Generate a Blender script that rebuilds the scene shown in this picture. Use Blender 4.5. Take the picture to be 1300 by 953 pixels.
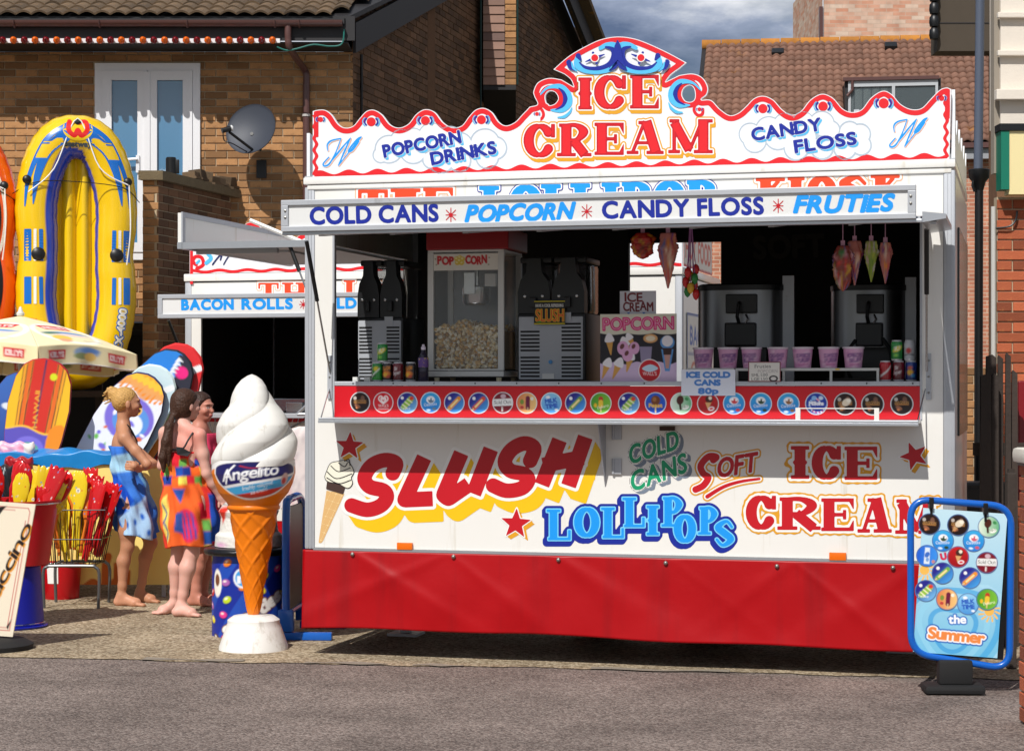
import bpy, bmesh, math, random
import numpy as np
from mathutils import Vector, Matrix
rad = math.radians
random.seed(7); rng = np.random.default_rng(7)
for o in list(bpy.data.objects): bpy.data.objects.remove(o)
scn = bpy.context.scene
COL = scn.collection

# ------------------------------------------------------------------ camera, sky, sun, exposure
CAMZ, FPX, CX, HY = 1.65, 2500.0, 650.0, 487.0
cd = bpy.data.cameras.new('camera'); cam = bpy.data.objects.new('camera', cd); COL.objects.link(cam)
cam.location = (0, 0, CAMZ); cam.rotation_euler = (rad(90), 0, 0)
cd.sensor_fit = 'HORIZONTAL'; cd.sensor_width = 36; cd.lens = FPX/1300*36
cd.shift_y = (HY-476.5)/1300; cd.clip_start = .1; cd.clip_end = 3000
scn.camera = cam

KA = rad(14.7)                       # the kiosks stand turned by this angle
SUN_TRAVEL = Vector((.36, .84, -1.0)).normalized()    # the way the light goes
sd = bpy.data.lights.new('sun', 'SUN'); sun = bpy.data.objects.new('sun', sd); COL.objects.link(sun)
sd.energy = 5.0; sd.angle = rad(.53); sd.color = (1, .97, .925)
sun.rotation_euler = SUN_TRAVEL.to_track_quat('-Z', 'Y').to_euler(); sun.location = (-6, -10, 14)

W = bpy.data.worlds.new('World'); scn.world = W; W.use_nodes = True
wn, wl = W.node_tree.nodes, W.node_tree.links
wn.clear()
wo = wn.new('ShaderNodeOutputWorld'); bg = wn.new('ShaderNodeBackground'); sk = wn.new('ShaderNodeTexSky')
sk.sky_type = 'NISHITA'; sk.sun_disc = False
tosun = -SUN_TRAVEL
sk.sun_elevation = math.asin(tosun.z); sk.sun_rotation = math.atan2(tosun.x, tosun.y)
tc = wn.new('ShaderNodeTexCoord'); mp = wn.new('ShaderNodeMapping'); mp.inputs['Scale'].default_value = (1, 1, 2.6)
mp.inputs['Location'].default_value = (1.10, 4.98, 2.36)
nz = wn.new('ShaderNodeTexNoise'); nz.inputs['Scale'].default_value = 3.2; nz.inputs['Detail'].default_value = 9; nz.inputs['Roughness'].default_value = .53
nz2 = wn.new('ShaderNodeTexNoise'); nz2.inputs['Scale'].default_value = 4.6; nz2.inputs['Detail'].default_value = 10; nz2.inputs['Roughness'].default_value = .6
cov = wn.new('ShaderNodeValToRGB'); cov.color_ramp.elements[0].position = .46; cov.color_ramp.elements[1].position = .56
shd = wn.new('ShaderNodeValToRGB'); e = shd.color_ramp.elements
e[0].position = .34; e[0].color = (2.9, 4.1, 6.9, 1); e[1].position = .56; e[1].color = (22, 22.4, 23.2, 1)
em = e.new(.44); em.color = (8.0, 9.4, 12.6, 1)
mx = wn.new('ShaderNodeMix'); mx.data_type = 'RGBA'
wl.new(tc.outputs['Generated'], mp.inputs['Vector']); wl.new(mp.outputs[0], nz.inputs['Vector']); wl.new(mp.outputs[0], nz2.inputs['Vector'])
wl.new(nz.outputs['Fac'], cov.inputs['Fac']); wl.new(nz2.outputs['Fac'], shd.inputs['Fac'])
wl.new(cov.outputs['Color'], mx.inputs['Factor']); wl.new(sk.outputs['Color'], mx.inputs['A']); wl.new(shd.outputs['Color'], mx.inputs['B'])
wl.new(mx.outputs['Result'], bg.inputs['Color']); wl.new(bg.outputs[0], wo.inputs['Surface'])
bg.inputs['Strength'].default_value = .05
vs = scn.view_settings; vs.view_transform = 'Standard'; vs.look = 'None'; vs.gamma = 1; vs.exposure = -.27; vs.use_curve_mapping = False

# ------------------------------------------------------------------ materials
def lin(c):
    return tuple((x/255/12.92 if x/255 <= .04045 else ((x/255+.055)/1.055)**2.4) for x in c)
MATS = {}
def mat(name, col, rough=.5, metal=0, spec=.5, var=0, noise=0, nscale=8, bump=0, bscale=60, trans=0, alpha=1, stain=None, coat=0, sss=0, streak=None):
    """col is sRGB 0..255. var: per piece tint; noise: mottling; stain=(col,scale,lo,hi)"""
    if name in MATS: return MATS[name]
    m = bpy.data.materials.new(name); m.use_nodes = True; MATS[name] = m
    n, l = m.node_tree.nodes, m.node_tree.links
    b = n['Principled BSDF']
    c = lin(col)
    b.inputs['Base Color'].default_value = (*c, 1); b.inputs['Roughness'].default_value = rough
    b.inputs['Metallic'].default_value = metal; b.inputs['Specular IOR Level'].default_value = spec
    if trans: b.inputs['Transmission Weight'].default_value = trans
    if alpha < 1: b.inputs['Alpha'].default_value = alpha
    if coat: b.inputs['Coat Weight'].default_value = coat; b.inputs['Coat Roughness'].default_value = .08
    if sss:
        b.inputs['Subsurface Weight'].default_value = sss; b.inputs['Subsurface Radius'].default_value = (.012, .005, .003); b.inputs['Subsurface Scale'].default_value = .6
    cur = None
    t = n.new('ShaderNodeTexCoord')
    def mixc(kind, fac, a, bcol):
        x = n.new('ShaderNodeMix'); x.data_type = 'RGBA'; x.blend_type = kind
        if isinstance(fac, float): x.inputs['Factor'].default_value = fac
        else: l.new(fac, x.inputs['Factor'])
        if a is None: x.inputs['A'].default_value = (*c, 1)
        else: l.new(a, x.inputs['A'])
        if isinstance(bcol, tuple): x.inputs['B'].default_value = (*bcol, 1)
        else: l.new(bcol, x.inputs['B'])
        return x.outputs['Result']
    def math_(op, a, bb):
        x = n.new('ShaderNodeMath'); x.operation = op
        for i, q in enumerate((a, bb)):
            if isinstance(q, (int, float)): x.inputs[i].default_value = q
            else: l.new(q, x.inputs[i])
        return x.outputs[0]
    if noise:
        z = n.new('ShaderNodeTexNoise'); z.inputs['Scale'].default_value = nscale; z.inputs['Detail'].default_value = 7; z.inputs['Roughness'].default_value = .65
        l.new(t.outputs['Object'], z.inputs['Vector'])
        k = math_('MULTIPLY_ADD', z.outputs['Fac'], 2*noise); k.node.inputs[2].default_value = 1-noise
        cur = mixc('MULTIPLY', 1.0, cur, k)
    if var:
        oi = n.new('ShaderNodeObjectInfo'); ge = n.new('ShaderNodeNewGeometry')
        f = math_('FRACT', math_('ADD', oi.outputs['Random'], ge.outputs['Random Per Island']), 0)
        k = math_('MULTIPLY_ADD', f, 2*var); k.node.inputs[2].default_value = 1-var
        cur = mixc('MULTIPLY', 1.0, cur, k)
    if stain:
        z = n.new('ShaderNodeTexNoise'); z.inputs['Scale'].default_value = stain[1]; z.inputs['Detail'].default_value = 8; z.inputs['Roughness'].default_value = .7
        l.new(t.outputs['Object'], z.inputs['Vector'])
        r = n.new('ShaderNodeValToRGB'); r.color_ramp.elements[0].position = stain[2]; r.color_ramp.elements[1].position = stain[3]
        l.new(z.outputs['Fac'], r.inputs['Fac'])
        cur = mixc('MIX', r.outputs['Color'], cur, lin(stain[0]))
    if streak:
        mpp = n.new('ShaderNodeMapping'); mpp.inputs['Scale'].default_value = (streak[1], streak[1], streak[1]*.06); l.new(t.outputs['Object'], mpp.inputs['Vector'])
        z = n.new('ShaderNodeTexNoise'); z.inputs['Scale'].default_value = 1; z.inputs['Detail'].default_value = 6; z.inputs['Roughness'].default_value = .6; l.new(mpp.outputs[0], z.inputs['Vector'])
        r = n.new('ShaderNodeValToRGB'); r.color_ramp.elements[0].position = streak[2]; r.color_ramp.elements[1].position = streak[3]; l.new(z.outputs['Fac'], r.inputs['Fac'])
        cur = mixc('MIX', r.outputs['Color'], cur, lin(streak[0]))
    if cur is not None: l.new(cur, b.inputs['Base Color'])
    if bump:
        z = n.new('ShaderNodeTexNoise'); z.inputs['Scale'].default_value = bscale; z.inputs['Detail'].default_value = 6
        l.new(t.outputs['Object'], z.inputs['Vector'])
        bp = n.new('ShaderNodeBump'); bp.inputs['Strength'].default_value = min(1, bump); bp.inputs['Distance'].default_value = .01
        l.new(z.outputs['Fac'], bp.inputs['Height']); l.new(bp.outputs[0], b.inputs['Normal'])
    return m
def paintmat(name, rough=.45, spec=.4, bump=0, bscale=40, sss=0, trans=0, coat=0):
    """colour comes from the print laid on the mesh (attribute 'print')"""
    if name in MATS: return MATS[name]
    m = bpy.data.materials.new(name); m.use_nodes = True; MATS[name] = m
    n, l = m.node_tree.nodes, m.node_tree.links; b = n['Principled BSDF']
    a = n.new('ShaderNodeAttribute'); a.attribute_name = 'print'
    l.new(a.outputs['Color'], b.inputs['Base Color'])
    b.inputs['Roughness'].default_value = rough; b.inputs['Specular IOR Level'].default_value = spec
    if coat: b.inputs['Coat Weight'].default_value = coat
    if sss:
        b.inputs['Subsurface Weight'].default_value = sss; b.inputs['Subsurface Radius'].default_value = (.012, .005, .003); b.inputs['Subsurface Scale'].default_value = .6
    if bump:
        t = n.new('ShaderNodeTexCoord'); z = n.new('ShaderNodeTexNoise'); z.inputs['Scale'].default_value = bscale
        bp = n.new('ShaderNodeBump'); bp.inputs['Strength'].default_value = bump; bp.inputs['Distance'].default_value = .01
        l.new(t.outputs['Object'], z.inputs['Vector']); l.new(z.outputs['Fac'], bp.inputs['Height']); l.new(bp.outputs[0], b.inputs['Normal'])
    return m
PRINT = lambda: paintmat('printed_vinyl', .4)
FABRIC = lambda: paintmat('printed_fabric', .9, .15, .25, 120)

def aggregate(name, c0, c1, c2, scale, rough=.92, worn=None):
    """loose stones set in a binder: cells of three tones with relief"""
    m = bpy.data.materials.new(name); m.use_nodes = True; MATS[name] = m; n, l = m.node_tree.nodes, m.node_tree.links; b = n['Principled BSDF']
    t = n.new('ShaderNodeTexCoord'); v = n.new('ShaderNodeTexVoronoi'); v.inputs['Scale'].default_value = scale; l.new(t.outputs['Object'], v.inputs['Vector'])
    r = n.new('ShaderNodeValToRGB'); e = r.color_ramp.elements; e[0].color = (*lin(c0), 1); e[1].color = (*lin(c2), 1); e[0].position = .1; e[1].position = .9; q = e.new(.5); q.color = (*lin(c1), 1)
    sp = n.new('ShaderNodeSeparateColor'); l.new(v.outputs['Color'], sp.inputs[0]); l.new(sp.outputs[0], r.inputs['Fac'])
    z = n.new('ShaderNodeTexNoise'); z.inputs['Scale'].default_value = 1.3; z.inputs['Detail'].default_value = 8; z.inputs['Roughness'].default_value = .7; l.new(t.outputs['Object'], z.inputs['Vector'])
    k = n.new('ShaderNodeMapRange'); k.inputs['From Min'].default_value = .3; k.inputs['From Max'].default_value = .7; k.inputs['To Min'].default_value = .62; k.inputs['To Max'].default_value = 1.2; l.new(z.outputs['Fac'], k.inputs['Value'])
    x = n.new('ShaderNodeMix'); x.data_type = 'RGBA'; x.blend_type = 'MULTIPLY'; x.inputs['Factor'].default_value = 1; l.new(r.outputs['Color'], x.inputs['A']); l.new(k.outputs['Result'], x.inputs['B'])
    l.new(x.outputs['Result'], b.inputs['Base Color']); b.inputs['Roughness'].default_value = rough; b.inputs['Specular IOR Level'].default_value = .2
    bp = n.new('ShaderNodeBump'); bp.inputs['Strength'].default_value = .7; bp.inputs['Distance'].default_value = .006; bp.invert = True; l.new(v.outputs['Distance'], bp.inputs['Height']); l.new(bp.outputs[0], b.inputs['Normal'])
    return m
def far_brick(name, c1, c2, mortar, bl=.225, bh=.075):
    m = bpy.data.materials.new(name); m.use_nodes = True; MATS[name] = m; n, l = m.node_tree.nodes, m.node_tree.links; b = n['Principled BSDF']
    t = n.new('ShaderNodeTexCoord'); sx = n.new('ShaderNodeSeparateXYZ'); cb = n.new('ShaderNodeCombineXYZ'); ad = n.new('ShaderNodeMath'); ad.operation = 'ADD'; l.new(t.outputs['Object'], sx.inputs[0]); l.new(sx.outputs[0], ad.inputs[0]); l.new(sx.outputs[1], ad.inputs[1]); l.new(ad.outputs[0], cb.inputs[0]); l.new(sx.outputs[2], cb.inputs[1])
    k = n.new('ShaderNodeTexBrick'); k.inputs['Scale'].default_value = 1; k.inputs['Brick Width'].default_value = bl; k.inputs['Row Height'].default_value = bh; k.inputs['Mortar Size'].default_value = .008
    k.inputs['Color1'].default_value = (*lin(c1), 1); k.inputs['Color2'].default_value = (*lin(c2), 1); k.inputs['Mortar'].default_value = (*lin(mortar), 1); l.new(cb.outputs[0], k.inputs['Vector'])
    z = n.new('ShaderNodeTexNoise'); z.inputs['Scale'].default_value = 3; z.inputs['Detail'].default_value = 8; l.new(t.outputs['Object'], z.inputs['Vector'])
    rr = n.new('ShaderNodeMapRange'); rr.inputs['To Min'].default_value = .6; rr.inputs['To Max'].default_value = 1.4; l.new(z.outputs['Fac'], rr.inputs['Value'])
    x = n.new('ShaderNodeMix'); x.data_type = 'RGBA'; x.blend_type = 'MULTIPLY'; x.inputs['Factor'].default_value = 1; l.new(k.outputs['Color'], x.inputs['A']); l.new(rr.outputs['Result'], x.inputs['B']); l.new(x.outputs['Result'], b.inputs['Base Color']); b.inputs['Roughness'].default_value = .9
    return m
# ------------------------------------------------------------------ objects
def tag(o, label=None, cat=None, group=None, kind=None):
    if label: o['label'] = label
    if cat: o['category'] = cat
    if group: o['group'] = group
    if kind: o['kind'] = kind
    return o
def thing(name, label, cat, loc=(0, 0, 0), rz=0, group=None):
    o = bpy.data.objects.new(name, None); COL.objects.link(o); o.empty_display_size = .1
    o.location = loc; o.rotation_euler = (0, 0, rz)
    return tag(o, label, cat, group)
def link(name, me, parent=None, loc=(0, 0, 0), rot=(0, 0, 0)):
    o = bpy.data.objects.new(name, me); COL.objects.link(o)
    o.location = loc; o.rotation_euler = rot
    if parent: o.parent = parent
    return o
def copy_tree(o, parent=None):
    c = o.copy(); COL.objects.link(c); c.parent = parent
    for ch in list(o.children): copy_tree(ch, c)
    return c

class MB:
    """collects shapes for one mesh"""
    def __init__(s): s.v, s.f, s.m, s.c = [], [], [], None
    def add(s, vs, fs, mi=0):
        k = len(s.v); s.v += [tuple(map(float, p)) for p in vs]
        s.f += [tuple(i+k for i in f) for f in fs]; s.m += [mi]*len(fs); return s
    def box(s, x0, x1, y0, y1, z0, z1, mi=0, M=None, bev=0):
        if bev:
            bm = bmesh.new(); bmesh.ops.create_cube(bm, size=1)
            for q in bm.verts: q.co = ((x0+x1)/2+q.co.x*(x1-x0), (y0+y1)/2+q.co.y*(y1-y0), (z0+z1)/2+q.co.z*(z1-z0))
            bmesh.ops.bevel(bm, geom=bm.edges[:], offset=bev, segments=2, affect='EDGES', profile=.6)
            bm.verts.index_update(); vs = [q.co.copy() for q in bm.verts]; fs = [[q.index for q in f.verts] for f in bm.faces]; bm.free()
        else:
            vs = [(x, y, z) for z in (z0, z1) for y in (y0, y1) for x in (x0, x1)]
            fs = [(0, 2, 3, 1), (4, 5, 7, 6), (0, 1, 5, 4), (2, 6, 7, 3), (0, 4, 6, 2), (1, 3, 7, 5)]
        if M is not None: vs = [M @ Vector(p) for p in vs]
        return s.add(vs, fs, mi)
    def tube(s, pts, r, n=8, mi=0, closed=False, cap=True):
        pts = [Vector(p) for p in pts]; m = len(pts)
        rs = r if hasattr(r, '__len__') else [r]*m
        vs, fs = [], []; up = None
        for i, p in enumerate(pts):
            if closed: d = pts[(i+1) % m]-pts[i-1]
            else: d = pts[min(i+1, m-1)]-pts[max(i-1, 0)]
            d.normalize()
            if up is None:
                up = Vector((0, 0, 1)) if abs(d.z) < .9 else Vector((1, 0, 0))
            a = d.cross(up)
            if a.length < 1e-5: a = d.orthogonal()
            a.normalize(); b = a.cross(d).normalized(); up = b
            for k in range(n):
                t = 2*math.pi*k/n; vs.append(p+(a*math.cos(t)+b*math.sin(t))*rs[i])
        for i in range(m if closed else m-1):
            j = (i+1) % m
            for k in range(n):
                q = (k+1) % n; fs.append((i*n+k, j*n+k, j*n+q, i*n+q))
        if cap and not closed: fs += [tuple(range(n)), tuple(range((m-1)*n, m*n))[::-1]]
        return s.add(vs, fs, mi)
    def lathe(s, prof, n=24, c=(0, 0, 0), mi=0, cap=True, M=None):
        vs, fs = [], []
        for r, z in prof:
            for k in range(n):
                t = 2*math.pi*k/n; vs.append(Vector((c[0]+r*math.cos(t), c[1]+r*math.sin(t), c[2]+z)))
        for i in range(len(prof)-1):
            for k in range(n):
                q = (k+1) % n; fs.append((i*n+k, i*n+q, (i+1)*n+q, (i+1)*n+k))
        if cap: fs += [tuple(range(n))[::-1], tuple(range((len(prof)-1)*n, len(prof)*n))]
        if M is not None: vs = [M @ p for p in vs]
        return s.add(vs, fs, mi)
    def prism(s, poly, y0, y1, mi=0, M=None):
        """poly in x,z; extruded along y"""
        n = len(poly)
        vs = [Vector((x, y0, z)) for x, z in poly]+[Vector((x, y1, z)) for x, z in poly]
        fs = [tuple(range(n)), tuple(range(n, 2*n))[::-1]]+[(i, i+n, (i+1) % n+n, (i+1) % n) for i in range(n)]
        if M is not None: vs = [M @ p for p in vs]
        return s.add(vs, fs, mi)
    def grid(s, P, mi=0, wrap=False):
        """P: (n,m,3) points"""
        P = np.asarray(P, float); n, m = P.shape[:2]; fs = []
        for i in range(n-1):
            for j in range(m if wrap else m-1):
                q = (j+1) % m; fs.append((i*m+j, i*m+q, (i+1)*m+q, (i+1)*m+j))
        return s.add(P.reshape(-1, 3), fs, mi)
    def build(s, name, mats, parent=None, loc=(0, 0, 0), rot=(0, 0, 0), smooth=False, color=None, fixn=True):
        me = bpy.data.meshes.new(name); me.from_pydata(s.v, [], s.f)
        if not isinstance(mats, (list, tuple)): mats = [mats]
        for m in mats: me.materials.append(m)
        if len(mats) > 1: me.polygons.foreach_set('material_index', s.m)
        if fixn:
            bm = bmesh.new(); bm.from_mesh(me); bmesh.ops.recalc_face_normals(bm, faces=bm.faces); bm.to_mesh(me); bm.free()
        if smooth is not False:
            me.polygons.foreach_set('use_smooth', [True]*len(me.polygons))
            if smooth is not True: me.set_sharp_from_angle(angle=rad(smooth))
        if color is not None: setcolor(me, color)
        me.update(); return link(name, me, parent, loc, rot)
def setcolor(me, C):
    C = np.asarray(C, float).reshape(-1, 3)
    a = me.color_attributes.new('print', 'FLOAT_COLOR', 'POINT')
    a.data.foreach_set('color', np.hstack([C, np.ones((len(C), 1))]).ravel())
def mesh_obj(name, V, F, mats, parent=None, loc=(0, 0, 0), rot=(0, 0, 0), smooth=True, color=None):
    me = bpy.data.meshes.new(name); me.from_pydata(np.asarray(V).tolist(), [], F if isinstance(F, list) else F.tolist())
    for m in (mats if isinstance(mats, (list, tuple)) else [mats]): me.materials.append(m)
    if smooth is not False:
        me.polygons.foreach_set('use_smooth', [True]*len(me.polygons))
        if smooth is not True: me.set_sharp_from_angle(angle=rad(smooth))
    if color is not None: setcolor(me, color)
    me.update(); return link(name, me, parent, loc, rot)

# ------------------------------------------------------------------ vertical planes of the place
class Plane:
    """upright plane through (ox,oy) running along (ux,uy); at() turns a picture point into metres along it and height"""
    def __init__(s, o, u): s.o, s.u = o, u
    def at(s, px, py):
        px = np.asarray(px, float); py = np.asarray(py, float); q = (px-CX)/FPX
        a = (q*s.o[1]-s.o[0])/(s.u[0]-q*s.u[1]); t = s.o[1]+a*s.u[1]
        return a, CAMZ-(py-HY)/FPX*t
    def pts(s, P):
        P = np.asarray(P, float); a, b = s.at(P[..., 0], P[..., 1]); return np.stack([a, b], -1)
    def w(s, a, b, off=0):      # to world; off towards the camera
        n = (s.u[1], -s.u[0])
        return Vector((s.o[0]+a*s.u[0]+off*n[0], s.o[1]+a*s.u[1]+off*n[1], b))
def facing(D): return Plane((0, D), (1, 0))
def pxw(px, py, D): return Vector(((px-CX)/FPX*D, D, CAMZ-(py-HY)/FPX*D))
def gnd(px, py):
    D = CAMZ*FPX/(py-HY); return Vector(((px-CX)/FPX*D, D, 0))
KU, KV = (math.cos(KA), -math.sin(KA)), (math.sin(KA), math.cos(KA))
K0 = (-1.26, 11.97)
def kplane(v, o=None):                 # a plane v metres behind the kiosk front
    o = o or K0; p = Plane((o[0]+v*KV[0], o[1]+v*KV[1]), KU); p.v = v; return p
def K(u, v, z): return Vector((K0[0]+u*KU[0]+v*KV[0], K0[1]+u*KU[1]+v*KV[1], z))

# ------------------------------------------------------------------ flat lettering: distance fields -> outlines -> faces
def catmull(P, n=8, closed=False):
    P = np.asarray(P, float); m = len(P); out = []
    idx = range(m if closed else m-1)
    for i in idx:
        if closed: p0, p1, p2, p3 = P[i-1], P[i], P[(i+1) % m], P[(i+2) % m]
        else: p0, p1, p2, p3 = P[max(i-1, 0)], P[i], P[i+1], P[min(i+2, m-1)]
        for t in np.linspace(0, 1, n, endpoint=False):
            out.append(.5*((2*p1)+(-p0+p2)*t+(2*p0-5*p1+4*p2-p3)*t*t+(-p0+3*p1-3*p2+p3)*t**3))
    if not closed: out.append(P[-1])
    return np.array(out)
def d_seg(X, Y, a, b, ra=0, rb=None):
    rb = ra if rb is None else rb
    dx, dy = b[0]-a[0], b[1]-a[1]; L = dx*dx+dy*dy+1e-12
    t = np.clip(((X-a[0])*dx+(Y-a[1])*dy)/L, 0, 1)
    return np.hypot(X-a[0]-t*dx, Y-a[1]-t*dy)-(ra+(rb-ra)*t)
def d_flat(X, Y, a, b, r):        # square-ended stroke
    dx, dy = b[0]-a[0], b[1]-a[1]; L = math.hypot(dx, dy)+1e-9; dx /= L; dy /= L
    s = (X-a[0])*dx+(Y-a[1])*dy; t = -(X-a[0])*dy+(Y-a[1])*dx
    qx = np.abs(s-L/2)-L/2; qy = np.abs(t)-r
    return np.minimum(np.maximum(qx, qy), 0)+np.hypot(np.maximum(qx, 0), np.maximum(qy, 0))
def d_path(X, Y, P, r, r1=None, smooth=0):
    P = np.asarray(P, float)
    if smooth: P = catmull(P, smooth)
    rr = np.linspace(r, r if r1 is None else r1, len(P)) if not hasattr(r, '__len__') else np.interp(np.linspace(0, 1, len(P)), np.linspace(0, 1, len(r)), r)
    d = np.full(X.shape, 1e9)
    for i in range(len(P)-1): d = np.minimum(d, d_seg(X, Y, P[i], P[i+1], rr[i], rr[i+1]))
    return d
def d_edges(X, Y, E):
    """E (n,2,2) closed outlines, even-odd"""
    d = np.full(X.shape, 1e9); ins = np.zeros(X.shape, bool)
    for (ax, ay), (bx, by) in E:
        d = np.minimum(d, d_seg(X, Y, (ax, ay), (bx, by)))
        c = (ay > Y) != (by > Y)
        if by != ay: ins ^= c & (X < (bx-ax)*(Y-ay)/(by-ay)+ax)
    return np.where(ins, -d, d)
def d_poly(X, Y, P, smooth=0):
    P = np.asarray(P, float)
    if smooth: P = catmull(P, smooth, True)
    return d_edges(X, Y, np.stack([P, np.roll(P, -1, 0)], 1))
def d_ell(X, Y, c, rx, ry, ang=0):
    ca, sa = math.cos(ang), math.sin(ang); x = (X-c[0])*ca+(Y-c[1])*sa; y = -(X-c[0])*sa+(Y-c[1])*ca
    k = np.hypot(x/rx, y/ry); return (k-1)*min(rx, ry)
def star_poly(c, r, n=5, k=.42, ang=0):
    return [(c[0]+(r if i % 2 == 0 else r*k)*math.sin(ang+math.pi*i/n), c[1]-(r if i % 2 == 0 else r*k)*math.cos(ang+math.pi*i/n)) for i in range(2*n)]
_gl = {}
def glyph(ch):
    if ch in _gl: return _gl[ch]
    cu = bpy.data.curves.new('t', 'FONT'); cu.body = ch; cu.size = 1; cu.resolution_u = 4
    o = bpy.data.objects.new('t', cu); COL.objects.link(o)
    dg = bpy.context.evaluated_depsgraph_get(); dg.update(); me = bpy.data.meshes.new_from_object(o.evaluated_get(dg))
    cnt = {}
    for p in me.polygons:
        for k in p.edge_keys: cnt[k] = cnt.get(k, 0)+1
    E = np.array([[me.vertices[a].co[:2], me.vertices[b].co[:2]] for (a, b), c in cnt.items() if c == 1]) if len(me.polygons) else np.zeros((0, 2, 2))
    bpy.data.objects.remove(o); bpy.data.curves.remove(cu); bpy.data.meshes.remove(me)
    if len(E): x0, x1 = E[..., 0].min(), E[..., 0].max()
    else: x0, x1 = 0, .22
    _gl[ch] = (E-np.array([x0, 0]) if len(E) else E, x1-x0); return _gl[ch]
CAPH = None
def text_edges(s, p0, p1, h, shear=0, track=.09, jit=0, rot=None):
    """s written from p0 to p1 along its baseline with cap height h; y runs DOWN (picture sense)"""
    global CAPH
    if CAPH is None: CAPH = glyph('H')[0][..., 1].max()
    x, parts = 0, []
    for ch in s:
        E, w = glyph(ch); parts.append((E, x, w)); x += w+track*(1 if ch != ' ' else .5)
    tot = max(x-track, .05); p0 = np.array(p0, float); p1 = np.array(p1, float); d = p1-p0; L = np.hypot(*d); d /= L; nrm = np.array([d[1], -d[0]])
    out = []
    for i, (E, x0, w) in enumerate(parts):
        if not len(E): continue
        e = E/np.array([1, CAPH]); yy = e[..., 1]+(jit*math.sin(i*2.3+1)); xx = (e[..., 0]+x0)/tot
        out.append(p0+(xx*L)[..., None]*d+(yy*h)[..., None]*nrm+(yy*h*shear)[..., None]*d)
    return np.concatenate(out)

class Art:
    """several fields on one raster, each turned into a flat sheet of faces a little in front of the last"""
    def __init__(s, plane, box, res=.0045):
        s.pl = plane; c = plane.pts([(box[0], box[1]), (box[2], box[1]), (box[0], box[3]), (box[2], box[3])])
        s.x = np.arange(c[:, 0].min(), c[:, 0].max()+res, res); s.y = np.arange(c[:, 1].min(), c[:, 1].max()+res, res)
        A, B = np.meshgrid(s.x, s.y)
        # picture coordinates of every raster point
        t = plane.o[1]+A*plane.u[1]; s.X = CX+FPX*(plane.o[0]+A*plane.u[0])/t; s.Y = HY-(B-CAMZ)*FPX/t
        s.mb = MB(); s.mats = []; s.lay = 0
    def put(s, F, material, step=.0007, base=.0015):
        off = base+step*s.lay; s.lay += 1
        if material not in s.mats: s.mats.append(material)
        mi = s.mats.index(material)
        V, Fc = field_faces(F, s.x, s.y)
        s.mb.add([(a, -off, b) for a, b in V], Fc, mi); return s
    def build(s, name, parent, loc=None, label=None):
        o = s.mb.build(name, s.mats, parent, loc or (0, getattr(s.pl, 'v', 0), 0), fixn=False)
        if label: o['label'] = label
        return o
def field_faces(F, xs, ys):
    ins = F < 0; V, Fc, vid = [], [], {}
    def vert(key, p):
        if key not in vid: vid[key] = len(V); V.append(p)
        return vid[key]
    full = ins[:-1, :-1] & ins[1:, :-1] & ins[:-1, 1:] & ins[1:, 1:]
    anyi = ins[:-1, :-1] | ins[1:, :-1] | ins[:-1, 1:] | ins[1:, 1:]
    for r in range(full.shape[0]):
        row = full[r]
        if row.any():
            d = np.diff(np.concatenate([[0], row.astype(np.int8), [0]])); st = np.where(d == 1)[0]; en = np.where(d == -1)[0]
            for a, b in zip(st, en):
                Fc.append((vert((r, a), (xs[a], ys[r])), vert((r, b), (xs[b], ys[r])), vert((r+1, b), (xs[b], ys[r+1])), vert((r+1, a), (xs[a], ys[r+1]))))
    rr, cc = np.where(anyi & ~full)
    for r, c in zip(rr.tolist(), cc.tolist()):
        cs = [(r, c), (r, c+1), (r+1, c+1), (r+1, c)]; poly = []
        for k in range(4):
            a, b = cs[k], cs[(k+1) % 4]; fa, fb = F[a], F[b]
            if fa < 0: poly.append(vert(a, (xs[a[1]], ys[a[0]])))
            if (fa < 0) != (fb < 0):
                t = fa/(fa-fb); key = (a, b) if a < b else (b, a)
                poly.append(vert(key, (xs[a[1]]+t*(xs[b[1]]-xs[a[1]]), ys[a[0]]+t*(ys[b[0]]-ys[a[0]]))))
        if len(poly) >= 3: Fc.append(tuple(poly))
    return V, Fc
def swept(fn, dx, dy, n=6):
    """field of a shape dragged from 0 to (dx,dy); fn(ox,oy) gives the moved field"""
    F = None
    for i in range(n+1):
        G = fn(dx*i/n, dy*i/n); F = G if F is None else np.minimum(F, G)
    return F

class Canvas:
    """print worked out at the points of a mesh; X,Y any shape, y DOWN"""
    def __init__(s, X, Y, base, aa):
        s.X, s.Y, s.aa = X, Y, aa; s.C = np.zeros(X.shape+(3,))+np.array(lin(base))
    def put(s, d, col, a=1.0):
        k = np.clip(.5-d/s.aa, 0, 1)[..., None]*a; s.C = s.C*(1-k)+np.array(lin(col))*k; return s
    def text(s, t, p0, p1, h, col, grow=0, **kw): return s.put(d_edges(s.X, s.Y, text_edges(t, p0, p1, h, **kw))-grow, col)
    def poly(s, P, col, sm=0, grow=0): return s.put(d_poly(s.X, s.Y, P, sm)-grow, col)
    def ell(s, c, rx, ry, col, ang=0, a=1.0): return s.put(d_ell(s.X, s.Y, c, rx, ry, ang), col, a)
    def path(s, P, r, col, r1=None, sm=0): return s.put(d_path(s.X, s.Y, P, r, r1, sm), col)
    def grad(s, F, c0, c1):
        k = np.clip(F, 0, 1)[..., None]; s.C = np.array(lin(c0))*(1-k)+np.array(lin(c1))*k; return s
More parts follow.
